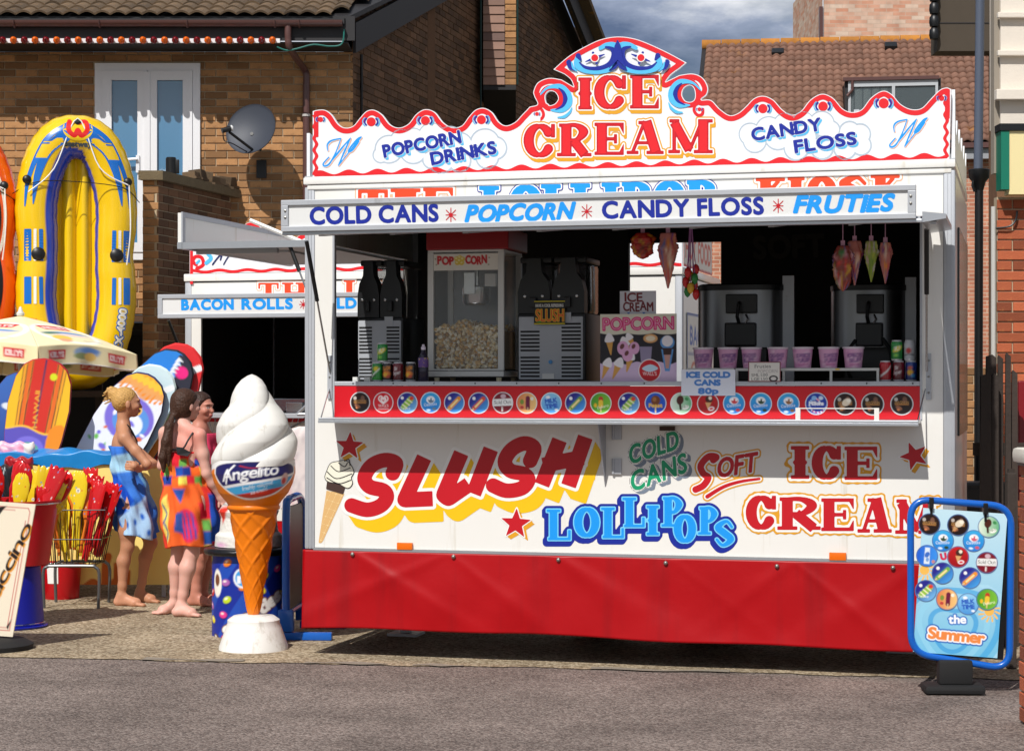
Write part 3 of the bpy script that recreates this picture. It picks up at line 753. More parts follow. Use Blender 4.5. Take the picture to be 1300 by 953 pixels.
# painted cone
A = art(398, 580, 456, 692)
cone = d4([(58, 565), (148, 582), (40, 820), (30, 830), (18, 828), (20, 810)]); cup = d4([(62, 512), (157, 538), (142, 585), (56, 558)])
sw = d4([(150, 415), (175, 430), (195, 470), (182, 500), (188, 530), (165, 552), (120, 530), (70, 520), (52, 500), (62, 465), (80, 430), (115, 420)])
A.put(d_poly(A.X, A.Y, cone), I_wafer)
gr = np.minimum(np.abs(((A.X*.9+A.Y*.42) % 7)-3.5), np.abs(((A.Y*.93-A.X*.3) % 10)-5))-.35
A.put(np.maximum(gr, d_poly(A.X, A.Y, cone)+.6), I_waferl).put(d_poly(A.X, A.Y, cup), I_brown).put(d_poly(A.X, A.Y, sw, 5)-.9, I_black).put(d_poly(A.X, A.Y, sw, 5), I_cream)
for P in ([(80, 440), (120, 470), (180, 450)], [(62, 470), (110, 505), (188, 480)], [(60, 500), (120, 530), (182, 512)], [(120, 425), (150, 445), (165, 425)], [(150, 418), (172, 408), (178, 440)]):
    A.put(d_path(A.X, A.Y, d4(P), .55, smooth=5), I_black)
A.build('painted_cone', fp)
# COLD CANS
A = art(790, 535, 895, 635)
E = np.concatenate([text_edges('COLD', *d5([(556, 432), (800, 352)]), 22, shear=.28, track=.13), text_edges('CANS', *d5([(566, 570), (842, 470)]), 23, shear=.28, track=.13)])
fs_ = lambda a, b: d_edges(A.X-a, A.Y-b, E)
F = fs_(0, 0)
A.put(swept(lambda a, b: fs_(a, b)-2.6, 4.5, 3.5, 3), I_shade).put(F-3.0, I_white).put(np.maximum(F-2.6, -(F-1.9)), I_black).put(F-.9, I_green)
A.build('lettering', fp, label='green slanted lettering reading COLD CANS')
# SOFT with its sweep
A = art(872, 566, 975, 640)
sS = d5([(975, 412), (990, 396), (950, 395), (912, 440), (925, 480), (950, 500), (925, 540), (886, 560)])
E = text_edges('OFT', d5([(996, 500)])[0], (960, 597.5), 23, shear=.25, track=.1)
F = np.minimum(np.minimum(d_path(A.X, A.Y, sS, 4.2, smooth=5), d_edges(A.X, A.Y, E)-1.0), d_path(A.X, A.Y, [(898, 630), (918, 618), (940, 611), (964, 607.5)], 2.6, 1.6, 5))
A.put(F-3.6, I_gold).put(F-1.7, I_white).put(F, I_red).build('lettering', fp, label='red brush lettering reading SOFT with an underline')
# LOLLIPOPS
A = art(688, 618, 945, 702)
Lb = [('L', 138, 262, 655, 820, 10.6), ('O', 270, 405, 645, 805, 11.5), ('L', 412, 530, 645, 810, 10.6), ('L', 520, 635, 595, 755, 10.6), ('I', 634, 706, 635, 795, 10.6), ('P', 716, 832, 592, 752, 10.4), ('O', 772, 892, 682, 832, 11), ('P', 900, 1008, 642, 792, 10), ('S', 978, 1085, 708, 852, 10)]
def lol(dx, dy):
    D = []
    for ch, xa, xb, ya, yb, T in Lb:
        (x0, y0), (x1, y1) = d5([(xa, ya), (xb, yb)]); D.append(slab(A.X-dx, A.Y-dy, ch, x0+1.6, x1-1.6, y0+1.6, y1-1.6, T*.86, 1.5))
    return np.minimum.reduce(D)
F = lol(0, 0)
A.put(swept(lambda a, b: lol(a, b)-3.4, -2.5, 3.5, 4), I_navy).put(F-.2, I_lblue).put(F+1.3, I_blue).build('lettering', fp, label='sky blue bubble lettering reading LOLLIPOPS')
# ICE CREAM on the panel
A = art(940, 556, 1198, 684)
def icec(X, Y):
    D = []
    for ch, xa, xb, ya, yb in (('I', 335, 425, 342, 505), ('C', 442, 585, 342, 508), ('E', 605, 768, 345, 510), ('C', 110, 258, 592, 760), ('R', 278, 478, 600, 762), ('E', 488, 650, 605, 768), ('A', 672, 846, 605, 776), ('M', 862, 1075, 610, 782)):
        (x0, y0), (x1, y1) = d6([(xa, ya), (xb, yb)]); D.append(slab(X, Y, ch, x0, x1, y0, y1, 13.5))
    return np.minimum.reduce(D)
F = icec(A.X, A.Y); wv = .7*np.sin(A.X*.55)*np.cos(A.Y*.5)
A.put(F-5.6-wv, I_gold).put(F-3.3-wv*.6, I_white).put(F-.3, I_red).build('lettering', fp, label='red slab lettering with gold outline reading ICE CREAM on the front')
# hidden half: THE LOLLIPOP KIOSK
A = art(446, 232, 1152, 290, res=.006)
def word(s, x0, x1, y0, y1, T):
    n = len(s); D = []; ws = {'I': .62, 'L': .9}; tot = sum(ws.get(c, 1) for c in s); x = x0
    sl_ = -.0274
    for c in s:
        w_ = (x1-x0)*ws.get(c, 1)/tot; yo = (x-x0)*sl_; D.append(slab(A.X, A.Y, c, x+2, x+w_-2, y0+yo, y1+yo, T)); x += w_
    return np.minimum.reduce(D)
F1 = np.minimum(word('THE', 453, 577, 241, 280, 13), word('KIOSK', 958, 1144, 226, 264, 13)); F2 = word('LOLLIPOP', 610, 912, 237, 275, 13)
A.put(F1-4.2, I_peach).put(F1-2.8, I_white).put(F1-.4, I_ored).put(F2-3.4, I_navy).put(F2-2.3, I_white).put(F2-.8, I_blue).build('lettering', up, label='red and blue slab lettering half hidden by the flap, THE LOLLIPOP KIOSK')

# ---- crest board on the roof
top = c2([(126, 481), (150, 475), (180, 476), (208, 496), (236, 536), (265, 552), (300, 545), (330, 510), (358, 481), (390, 475), (425, 495), (460, 538), (500, 552), (540, 535), (572, 495), (610, 473), (652, 484), (690, 530), (730, 551), (770, 543), (800, 505), (830, 475), (865, 467), (900, 485), (930, 527), (962, 543), (1000, 528), (1030, 497), (1056, 470)])
top += c3([(118, 416), (152, 405), (138, 370), (134, 345), (155, 305), (205, 285), (262, 292)])
crestL = c3([(318, 325), (304, 292), (272, 266)]); tipL = c3([(225, 246)])
arch = c3([(300, 182), (400, 126), (460, 104), (520, 96), (580, 102), (640, 120), (740, 165)]); tipR = c3([(833, 215)])
crestR = c3([(800, 242), (762, 270)]); notchR = c3([(737, 303)])
rt = c3([(800, 272), (860, 265), (905, 283), (930, 325), (925, 360), (900, 384), (945, 386), (985, 426), (1030, 455)]) + c4([(60, 488), (90, 462), (128, 425), (168, 415), (210, 432), (250, 475), (290, 497), (330, 480), (370, 432), (420, 406), (468, 424), (510, 470), (550, 485), (592, 473), (632, 423), (682, 393), (722, 408), (760, 450), (805, 472), (850, 468), (890, 428), (928, 390), (958, 379), (978, 386)])
outline = np.concatenate([catmull(top, 6), catmull(crestL, 5), catmull(tipL+arch+tipR, 6), catmull(crestR+notchR, 5), catmull(rt, 6), np.array(c4([(978, 420), (971, 690)])), np.array([(397, 226.5)])])
holes_ = [c3([(192, 397), (188, 365), (205, 345), (232, 350), (247, 378), (232, 402), (208, 410), (200, 402)]), c3([(872, 360), (866, 332), (848, 318), (822, 330), (812, 360), (826, 388), (850, 394), (868, 384)])]
VB = -.016
kpb = kplane(VB); bp_ = kpb.pts(outline); hp = [kpb.pts(catmull(h, 4, True)) for h in holes_]
def holed_board(name, outer, inner, y0, y1, m, parent):
    cu = bpy.data.curves.new('b', 'CURVE'); cu.dimensions = '2D'; cu.fill_mode = 'BOTH'; cu.extrude = (y1-y0)/2
    for L in [outer]+inner:
        s = cu.splines.new('POLY'); s.points.add(len(L)-1); s.use_cyclic_u = True
        for q, (a, b) in zip(s.points, L): q.co = (a, b, 0, 1)
    o = bpy.data.objects.new('b', cu); COL.objects.link(o); dg = bpy.context.evaluated_depsgraph_get(); dg.update()
    me = bpy.data.meshes.new_from_object(o.evaluated_get(dg)); bpy.data.objects.remove(o); bpy.data.curves.remove(cu)
    me.transform(Matrix.Translation((0, (y0+y1)/2, 0)) @ Matrix.Rotation(rad(90), 4, 'X')); me.materials.clear(); me.materials.append(m); me.name = name
    return link(name, me, parent)
bo = holed_board('crest_board', bp_, hp, VB, VB+.022, M_board, ks)
def ba(x0, y0, x1, y1, res=.0045): return Art(kpb, (x0, y0, x1, y1), res)
A = ba(394, 42, 1212, 230, .0055)
dO = d_poly(A.X, A.Y, outline)
for h in holes_: dO = np.maximum(dO, -d_poly(A.X, A.Y, h, 3))
base_y = 226.5-(A.X-397)*.0287
band = np.maximum(np.maximum(dO+1.0, -(dO+7.4)), np.maximum(A.Y-(base_y-52), np.maximum(398.5-A.X, A.X-1206)))
wl_ = np.abs(A.X-(400.5+1.6*np.sin(A.Y*.42)))-2.2; wr = np.abs(A.X-(1201+(A.Y-120)*-.0+1.6*np.sin(A.Y*.42)))-2.2
wl_ = np.maximum(wl_, np.maximum(146-A.Y, A.Y-(base_y-4))); wr = np.maximum(wr, np.maximum(120-A.Y, A.Y-(base_y-4)))
wv = np.abs(A.Y-(base_y-3.2-1.6*(1+np.sin((A.X-397)*.172))*.9))-(1.2+1.3*(1+np.sin((A.X-397)*.172))); wv = np.maximum(wv, np.maximum(399-A.X, A.X-1203))
A.put(np.minimum.reduce([band, wl_, wr, wv]), I_sred)
A.build('red_border', bo)
def curl(P, r, m, r1=None, sm=6): A.put(d_path(A.X, A.Y, P, r, r1, sm), m)
A = ba(686, 40, 904, 215, .004)
# little scrolls under the big curls
for P in (c3([(132, 445), (140, 470), (165, 475), (180, 455), (172, 430), (150, 425)]), c3([(908, 428), (905, 450), (885, 455), (868, 435), (872, 410), (888, 400)])): curl(P, 1.9, I_sred)
for s_, f in ((1, c3), (-1, lambda P: c3([(1062-x, y-22) for x, y in P]))):
    curl(f([(215, 432), (262, 430), (290, 400), (288, 360), (255, 325), (200, 330), (165, 362)]), [1, 3.8, 5.8, 5.2, 3.6, 1.6, .8], I_cyan)
    curl(f([(235, 430), (268, 412), (280, 380), (270, 350), (250, 332)]), [.5, 1.8, 2.9, 2.0, .6], I_navy)
    curl(f([(245, 465), (275, 462), (300, 442), (310, 420)]), [.6, 2, 1.6, .5], I_cyan)
mir = lambda P: [(1044-x, y) for x, y in P]
for g in (lambda P: c3(P), lambda P: c3(mir(P))):
    curl(g([(340, 190), (335, 225), (370, 246), (430, 252), (485, 240), (512, 205), (520, 160), (505, 135), (470, 135), (440, 150)]), [3.6, 4.2, 4.6, 4.4, 4.4, 4, 3, 3.2, 3, 2.4], I_cyan)
    curl(g([(345, 215), (375, 238), (430, 242), (478, 225), (500, 190), (495, 155), (465, 145)]), [.7, 2, 2.6, 3.0, 3, 2.6, 1.2], I_navy)
    curl(g([(340, 185), (352, 205)]), [3.4, 1], I_navy); curl(g([(325, 252), (306, 238), (296, 215), (302, 206)]), [.6, 2.6, 3, 1], I_navy); curl(g([(335, 255), (318, 240), (310, 215)]), [.6, 1.6, .8], I_cyan)
    curl(g([(480, 252), (508, 235), (522, 200)]), [.5, 2.4, 2.4], I_navy)
    curl(g([(372, 213), (418, 195), (462, 178)]), [.4, 2.4, .4], I_navy)
    for q in ((408, 172), (424, 218)): A.put(d_ell(A.X, A.Y, g([q])[0], 1.7, 1.7), I_navy)
    A.put(d_ell(A.X, A.Y, g([(416, 195)])[0], 5.6, 5.6), I_white).put(d_ell(A.X, A.Y, g([(416, 195)])[0], 4.4, 4.4), I_sred)
A.put(d_poly(A.X, A.Y, c3([(522, 112), (536, 140), (545, 200), (565, 248), (522, 205), (480, 248), (500, 200), (508, 140)])), I_navy)
A.build('painted_scrolls', bo)
# eyes on the scallops
for f, q, r in ((c2, (160, 517), 3.6), (c2, (379, 527), 6.2), (c2, (613, 522), 6.2), (c2, (855, 518), 6.2), (c2, (1095, 493), 2.7), (c3, (892, 428), 2.7), (c4, (165, 470), 6.4), (c4, (425, 460), 6.6), (c4, (687, 447), 7), (c4, (937, 425), 3.8)):
    c = f([q])[0]; A = ba(c[0]-2.4*r, c[1]-1.6*r, c[0]+2.4*r, c[1]+1.6*r, .004)
    A.put(np.hypot(A.X-c[0], A.Y-c[1])-r*.92, I_sred)
    for s_ in (-1, 1):
        for k, ms, t_ in ((1.35, I_navy, .17), (1.75, I_cyan, .1)):
            P = [(c[0]+s_*r*k*math.cos(t), c[1]+r*k*.72*math.sin(t)) for t in np.linspace(-.75, .75, 7)]; A.put(d_path(A.X, A.Y, P, r*t_), ms)
    A.build('painted_eye', bo)
# ICE CREAM
for tx, bx in (('ICE', (('I', 340, 400, 284, 428), ('C', 414, 556, 274, 426), ('E', 576, 706, 272, 424))), ('CREAM', (('C', 92, 232, 496, 646), ('R', 252, 394, 494, 642), ('E', 414, 546, 490, 636), ('A', 562, 732, 482, 632), ('M', 752, 952, 474, 628)))):
    A = ba(655, 88 if tx == 'ICE' else 145, 918, 150 if tx == 'ICE' else 212, .004)
    def icf(dx, dy):
        D = []
        for ch, xa, xb, ya, yb in bx:
            (x0, y0), (x1, y1) = c3([(xa, ya), (xb, yb)]); D.append(slab(A.X-dx, A.Y-dy, ch, x0, x1, y0, y1, 12.8))
        return np.minimum.reduce(D)
    F = icf(0, 0)
    A.put(np.minimum(swept(lambda a, b: icf(a, b)-2.0, 2.2, 4.6, 4), np.maximum(F-3.6, -(F-2.4))), I_gold).put(F-1.9, I_white).put(F-.3, I_red).put(np.maximum(F+.2, icf(-.9, -1.2)*0+F+1.5), I_sred)
    A.build('lettering', bo, label='red slab lettering reading %s on the crest board' % tx)
# clouds and their words
for circ, words, bx in (([(455, 645, 62), (420, 670, 36), (510, 610, 52), (560, 600, 48), (640, 590, 60), (720, 605, 60), (760, 630, 60), (870, 620, 66), (915, 640, 52), (880, 680, 52), (760, 695, 52), (680, 690, 62), (640, 690, 42), (560, 650, 60)],
        (('POPCORN', [(437, 680), (768, 616)]), ('DRINKS', [(643, 712), (920, 662)])), c2), ([(110, 580, 50), (130, 610, 52), (190, 560, 58), (260, 540, 52), (340, 530, 48), (420, 535, 56), (460, 560, 40), (540, 570, 48), (585, 580, 48), (590, 628, 46), (520, 640, 52), (420, 640, 52), (310, 640, 56), (230, 590, 60), (330, 600, 70)],
        (('CANDY', [(122, 608), (418, 562)]), ('FLOSS', [(306, 660), (570, 622)])), c4)):
    x0, y0 = bx([(min(c[0]-c[2] for c in circ)-10, min(c[1]-c[2] for c in circ)-10)])[0]; x1, y1 = bx([(max(c[0]+c[2] for c in circ)+10, max(c[1]+c[2] for c in circ)+10)])[0]
    A = ba(x0, y0, x1, y1, .004); cc = [bx([(a, b)])[0]+(r/3.403,) for a, b, r in circ]
    F = np.minimum.reduce([np.hypot(A.X-a, A.Y-b)-r for a, b, r in cc])
    thick = 1.25+.5*np.sin(np.arctan2(A.Y-(y0+y1)/2, A.X-(x0+x1)/2)+.3)
    A.put(np.maximum(F, -(F+thick*1.4)), I_grey)
    E = np.concatenate([text_edges(t, *bx(p), 15, track=.11) for t, p in words]); F = d_edges(A.X, A.Y, E)
    A.put(swept(lambda a, b: d_edges(A.X-a, A.Y-b, E)-.9, 2.4, 2.4, 3), I_cyan).put(F-1.5, I_white).put(F-1.0, I_navy)
    A.build('lettering', bo, label='navy slanted lettering in a cloud reading '+' '.join(t for t, _ in words))
# script W at both ends
for f in (c2, lambda P: c4([(x*.98+545, y*1.0-82) for x, y in P])):
    P_ = [[(192, 652), (190, 626), (208, 608), (248, 599)], [(194, 712), (222, 678), (256, 636), (288, 600)], [(248, 600), (226, 660), (200, 706), (180, 718), (172, 708), (196, 680)], [(290, 597), (266, 650), (238, 715)], [(238, 715), (286, 655), (330, 600), (334, 594), (318, 604), (288, 640), (282, 656), (300, 648), (326, 612)]]
    bx0 = f([(150, 570)])[0]; bx1 = f([(360, 740)])[0]; A = ba(bx0[0], bx0[1], bx1[0], bx1[1], .003)
    for o_, m, r in ((1.1, I_peach, 1.0), (0, I_white, 1.5), (0, I_blue, .95)):
        A.put(np.minimum.reduce([d_path(A.X-o_, A.Y-o_, f(P), [r*.6, r*1.25, r*.8], smooth=6) for P in P_]), m)
    A.build('painted_monogram', bo)
# scalloped board along the right edge of the roof, plain one along the left
for u in (KW-.022, .002):
    y = np.linspace(.03, KD-.03, 90); tp = Z_C1+.22+.055*np.cos((y-.03)*2*math.pi/.42)
    if u > 1: tp += .12*np.exp(-((y-.03)/.09)**2)
    P = [(a, b) for a, b in zip(y, tp)]+[(y[-1], Z_C1+.01), (y[0], Z_C1+.01)]
    Mx = Matrix(((0, 1, 0, u), (1, 0, 0, 0), (0, 0, 1, 0), (0, 0, 0, 1))); MB().prism(P, 0, .02, M=Mx).build('crest_board', M_board, ks)
for u in (.5, 1.4, 2.4, 3.3): MB().box(u, u+.03, .01, .45, Z_C1+.012, Z_C1+.04).box(u, u+.03, .01, .03, Z_C1+.04, Z_C1+.3).build('board_stay', M_aludull, ks)

# ---- raised front flap with its sign
PF = .9; kps = kplane(-PF)
(ua, za), (ub, zb), (uc, zc), (ud, zd) = kps.pts([(358, 255), (1163, 234), (366, 299), (1163, 280)])
S0, S1, SB, ST = float(ua), float(ub), float((zc+zd)/2)+.004, float((za+zb)/2)
fl = MB().prism([(-PF+.03, SB+.001), (-.004, Z_HT-.006), (-.004, Z_HT+.016), (-PF+.03, SB+.026)], S0+.01, S1+.02, M=Matrix(((0, 1, 0, 0), (1, 0, 0, 0), (0, 0, 1, 0), (0, 0, 0, 1)))).build('front_flap', M_aludull, ks)
MB().box(S0+.0, S1+.03, -PF, -PF+.03, SB-.008, SB+.010, bev=.003).build('flap_edge', M_alu, ks)
MB().prism([(S1+.03, SB-.006), (S1+.15, SB+.012), (S1+.15, SB+.036), (S1+.03, SB+.05)], -PF+.02, -.1).build('rain_gutter', M_alu, ks)
for i in range(9):
    u = S0+.2+i*.42; MB().prism([(-PF+.05, SB-.014), (-.02, Z_HT-.022), (-.02, Z_HT-.008), (-PF+.05, SB+.0)], u, u+.03, M=Matrix(((0, 1, 0, 0), (1, 0, 0, 0), (0, 0, 1, 0), (0, 0, 0, 1)))).build('flap_rib', M_aludull, fl)
sg = MB().box(S0+.03, S1-.03, -PF-.004, -PF+.012, SB+.035, ST-.025).build('sign_panel', mat('sign_white', (226, 226, 224), .35, noise=.03, nscale=3), ks)
fr = MB()
for (a, b, c, d) in ((S0, S1, SB+.0105, SB+.040), (S0, S1, ST-.030, ST), (S0, S0+.042, SB+.0402, ST-.0302), (S1-.042, S1, SB+.0402, ST-.0302)):
    fr.box(a, b, -PF-.018, -PF+.02, c, d, bev=.003)
fr.build('sign_frame', M_aludull, sg)
for u in (S0+.026, S1-.026):
    for z in (SB+.09, ST-.06): MB().lathe([(.008, 0), (.007, .004), (.002, .006)], 8, M=Matrix.Translation((u, -PF-.018, z)) @ Matrix.Rotation(rad(90), 4, 'X')).build('screw', M_scr, sg)
kpt = kplane(-PF-.004)
def sa(x0, y0, x1, y1): return Art(kpt, (x0, y0, x1, y1), .004)
for s, p0, p1, h, sh, ink, gr, jit in (('COLD CANS', (394.5, 284.5), (556, 280.5), 20.5, 0, I_navy, 1.15, 0), ('POPCORN', (591, 281.5), (725, 277.5), 19.5, .28, I_blue, 1.5, .03), ('CANDY FLOSS', (765.5, 277), (969, 271.5), 20.5, 0, I_navy, 1.15, 0), ('FRUTIES', (1008, 270), (1131, 267.5), 20, .28, I_blue, 1.6, .03)):
    A = sa(p0[0]-8, p1[1]-h-8, p1[0]+12, p0[1]+8); F = d_edges(A.X, A.Y, text_edges(s, p0, p1, h, sh, .12, jit)); A.put(F-gr, ink).build('lettering', sg, label='blue sign lettering reading '+s)
for c in ((572.5, 273), (745, 268.5), (988, 261.5)):
    A = sa(c[0]-12, c[1]-14, c[0]+12, c[1]+14)
    F = np.minimum.reduce([d_seg(A.X, A.Y, (c[0]-8.5*math.cos(t)*(.75 if abs(math.cos(t)) > .9 else 1), c[1]-8.8*math.sin(t)), (c[0]+8.5*math.cos(t)*(.75 if abs(math.cos(t)) > .9 else 1), c[1]+8.8*math.sin(t)), .6) for t in (0, rad(45), rad(90), rad(135))]); A.put(F, I_red).build('painted_asterisk', sg)
def strut(a, b, parent=ks):
    a, b = Vector(a), Vector(b); m = a.lerp(b, .45)
    o = MB().tube([a, m], .013, 8).build('gas_strut', M_black, parent, smooth=40); MB().tube([m, b], .006, 8).build('rod', M_steel, o, smooth=40)
strut((.14, -.34, SB), (.17, -.02, 1.72)); strut((3.72, -.34, SB), (3.705, -.02, 1.72))
for u in (.165, 3.715):
    b_ = MB().box(u-.014, u+.014, -.014, -.001, 1.56, 1.82)
    b_.build('hinge_plate', M_aludull, ks)
    for z in (1.60, 1.69, 1.78): MB().lathe([(.007, 0), (.004, .006)], 8, M=Matrix.Translation((u, -.014, z)) @ Matrix.Rotation(rad(90), 4, 'X')).build('screw', M_scr, ks)

# ---- raised hatch over the left side, with its upstand
hz = 2.50
lf = MB().box(-.86, -.004, .10, 1.98, hz, hz+.022).build('side_flap', M_aludull, ks)
MB().box(-.875, -.845, .08, 2.0, hz-.01, hz+.03).box(-.86, -.01, .085, .0995, hz-.012, hz+.03).build('flap_edge', M_alu, ks)
MB().box(-.875, -.853, .09, 2.0, hz+.031, hz+.215).build('side_sign', M_white, ks)
MB().box(-.852, -.842, .088, 2.0, hz+.19, hz+.22).box(-.852, -.842, .088, .13, hz+.031, hz+.19).build('sign_frame', M_aludull, ks)
MB().box(-.845, -.30, .3, .34, hz-.03, hz-.001).box(-.5, -.3, .5, .9, hz-.012, hz-.001).build('flap_rib', M_aludull, ks)
MB().tube([(-.40, .11, hz+.16), (-.06, .11, hz+.02)], .014, 6).build('stay_bar', M_white, ks)
strut((-.14, .12, hz-.01), (.0, .10, 2.16))

# ---- counter, red strip with stickers, shelf
MB().box(UO0, UO1, -.008, .5, Z_R1+.002, Z_CT, bev=.004).build('counter', M_aludull, ks)
for i in range(14):
    u = UO0+.12+i*.255; MB().lathe([(.005, 0), (.003, .004)], 8, M=Matrix.Translation((u, -.008, Z_R1+.016)) @ Matrix.Rotation(rad(90), 4, 'X')).build('screw', M_black, ks)
rs = MB().box(UO0, UO1, -.004, .03, Z_SH+.001, Z_R1).build('red_strip', M_redstrip, ks)
MB().box(UO0-.012, UO0, -.006, .03, Z_SH, Z_HT).box(UO1, UO1+.012, -.006, .03, Z_SH, Z_HT).box(UO0, UO1, -.006, .0, Z_HT-.02, Z_HT).build('hatch_frame', M_aludull, ks)
SH = .272
(sa0, _), (sa1, _) = kplane(-SH).pts([(404, 527), (1166, 530)])
MB().box(sa0, sa1, -SH, -.002, Z_SH-.018, Z_SH, bev=.003).box(sa0, sa1, -SH-.004, -SH+.008, Z_SH-.03, Z_SH-.0185).build('shelf', M_alu, ks)
for i in range(9): MB().box(UO0+.1+i*.41, UO0+.125+i*.41, -SH+.02, -.01, Z_SH-.032, Z_SH-.0187).build('shelf_rib', M_aludull, ks)
ub_ = float(kp0.at(768, 560)[0])
MB().prism([(-.001, Z_SH-.02), (-.2, Z_SH-.02), (-.2, Z_SH-.05), (-.001, Z_SH-.40)], ub_, ub_+.006, M=Matrix(((0, 1, 0, 0), (1, 0, 0, 0), (0, 0, 1, 0), (0, 0, 0, 1)))).build('shelf_bracket', M_aludull, ks)
for z in (1.375, 1.175): MB().box(ub_+.05, ub_+.1, -.016, -.001, z-.05, z+.04).tube([(ub_+.052, -.017, z-.05), (ub_+.052, -.017, z+.04)], .008, 8).build('hinge', M_aludull, ks)
MB().box(float(kp0.at(838, 545)[0]), float(kp0.at(857, 545)[0]), -.02, -.001, Z_SH-.07, Z_SH-.045).build('latch', mat('rusty_iron', (72, 52, 40), .8, noise=.4, nscale=60), ks)
for u, s_ in ((sa0+.01, 1), (sa1-.005, -1)):
    MB().tube([(u, -SH+.02, Z_SH), (UO0-.03 if s_ > 0 else UO1+.03, -.015, 1.62)], .004, 6).build('shelf_stay', M_steel, ks)
# little guard rail on the shelf
kpr = kplane(-SH+.01); (r0, _), (r1, _) = kpr.pts([(1010, 515), (1116, 515)])
MB().box(r0, r0+.026, -SH+.005, -SH+.03, Z_SH, Z_SH+.068).box(r1-.026, r1, -SH+.005, -SH+.03, Z_SH, Z_SH+.068).box(r0+.0261, r1-.0261, -SH+.014, -SH+.018, Z_SH+.062, Z_SH+.067).build('guard_rail', M_white, ks)

# stickers
def st_dark(c): c.grad((c.Y+1)/2, (44, 22, 18), (26, 14, 14)); c.ell((-.25, .35), .3, .16, (150, 96, 70), .5); c.ell((.25, -.35), .2, .28, (120, 84, 66)); c.ell((-.5, -.4), .16, .16, (190, 180, 170)); c.path([(-.55, .05), (.55, .05)], .05, (176, 120, 62)); c.text('MAGNUM', (-.6, .0), (.6, .0), .24, (190, 140, 80)); c.ell((-.3, .5), .13, .1, (220, 130, 80))
def st_cone(c): st_dark(c); c.ell((.12, -.15), .42, .3, (232, 216, 190), -.6); c.ell((.3, -.3), .2, .16, (250, 240, 220)); c.poly([(-.35, .1), (.0, .3), (-.5, .65)], (196, 150, 100))
def st_heart(c):
    c.grad(0*c.X, (214, 30, 44), (214, 30, 44))
    for r in (.0, .2):
        P = [(0, .12-r*.6), (-.42+r, -.25), (-.4+r, -.52+r*.5), (-.2, -.6+r), (0, -.42+r*.6), (.2, -.6+r), (.4-r, -.52+r*.5), (.42-r, -.25), (0, .12-r*.6)]; c.path(P, .06, (255, 240, 235), sm=4)
    c.text("WALL'S", (-.48, .42), (.5, .42), .24, (255, 245, 240)); c.path([(-.5, .6), (.5, .6)], .03, (250, 220, 220))
def st_lol(lc, ed=(245, 245, 245)):
    def f(c):
        c.grad((c.X+c.Y)/2+.35, (44, 40, 142), (70, 160, 232)); c.path([(-.45, .5), (.45, -.4)], .2, lc); c.path([(-.3, .35), (.3, -.25)], .09, (255, 226, 160)); c.path([(-.7, .72), (-.5, .54)], .07, (228, 196, 140)); c.ell((-.45, -.42), .16, .16, ed)
    return f
def st_twist(c):
    c.grad((c.X+c.Y)/2+.3, (40, 40, 140), (120, 190, 240)); c.path([(-.35, .4), (.35, -.35)], .27, (150, 196, 72))
    for t in (-.25, 0, .25): c.path([(t-.22, -t-.18+.1), (t+.2, -t+.22)], .06, (240, 240, 190))
    c.ell((.42, -.42), .2, .18, (224, 60, 50)); c.text('Twister', (-.7, .62), (.3, .62), .22, (255, 255, 255)); c.ell((-.5, -.45), .15, .15, (245, 245, 245))
def st_cyan(kc):
    def f(c):
        c.grad((c.Y+1)/2, (60, 176, 232), (24, 120, 214)); c.ell((0, -.25), .42, .34, (250, 250, 250)); c.ell((.05, -.2), .28, .24, kc); c.ell((-.12, -.34), .1, .1, (255, 255, 255)); c.ell((.2, -.3), .09, .1, (255, 255, 255)); c.text('Cornetto', (-.62, .36), (.6, .22), .26, (250, 252, 255)); c.ell((.35, .6), .2, .14, kc); c.ell((-.2, .7), .2, .1, (230, 245, 255))
    return f
def st_sold(c):
    c.grad(0*c.X, (128, 22, 40), (90, 14, 30)); c.ell((.05, -.6), .26, .2, (210, 180, 190)); c.poly([(-.95, -.32), (.9, -.42), (.95, .25), (-.92, .32)], (238, 238, 234)); c.text('Sold Out', (-.8, .14), (.8, .08), .32, (40, 36, 40), track=.06, grow=-.005); c.path([(-.05, .45), (-.05, .72)], .08, (230, 220, 215))
def st_fruit(c): c.grad((c.X+1)/2, (226, 120, 70), (248, 206, 130)); c.path([(.1, -.45), (.1, .45)], .2, (112, 24, 62)); c.path([(.1, .45), (.1, .75)], .06, (220, 190, 140)); c.ell((-.45, -.1), .18, .24, (122, 150, 60)); c.ell((-.45, .4), .17, .14, (196, 60, 60)); c.ell((.5, -.4), .16, .16, (240, 240, 220))
def st_blue(c): c.grad((c.Y+1)/2, (150, 210, 244), (70, 150, 222)); c.text('MILK', (-.55, .02), (.55, -.12), .36, (36, 86, 190), grow=.03); c.text('TIME', (-.5, .5), (.6, .36), .36, (36, 86, 190), grow=.03); c.ell((-.3, -.55), .2, .14, (245, 250, 255)); c.ell((.5, .6), .16, .1, (245, 250, 255))
def st_green(c): c.grad((c.X+1)/2, (70, 152, 40), (130, 196, 60)); c.path([(.0, -.4), (.0, .25)], .21, (196, 60, 40)); c.path([(0, -.1), (0, .25)], .21, (240, 200, 60)); c.path([(0, .4), (0, .75)], .06, (224, 196, 140)); c.text('Solero', (-.3, .55), (.75, .3), .24, (255, 255, 220)); c.ell((-.5, .2), .14, .2, (240, 190, 40))
def st_choc(c): c.grad((c.Y+1)/2, (40, 96, 206), (20, 70, 176)); c.ell((0, -.25), .42, .45, (120, 66, 32)); c.ell((-.1, -.35), .18, .2, (168, 110, 60)); c.path([(0, .4), (0, .8)], .07, (226, 200, 150)); c.text('Feast', (-.6, .36), (.6, .36), .32, (240, 190, 60), grow=.03)
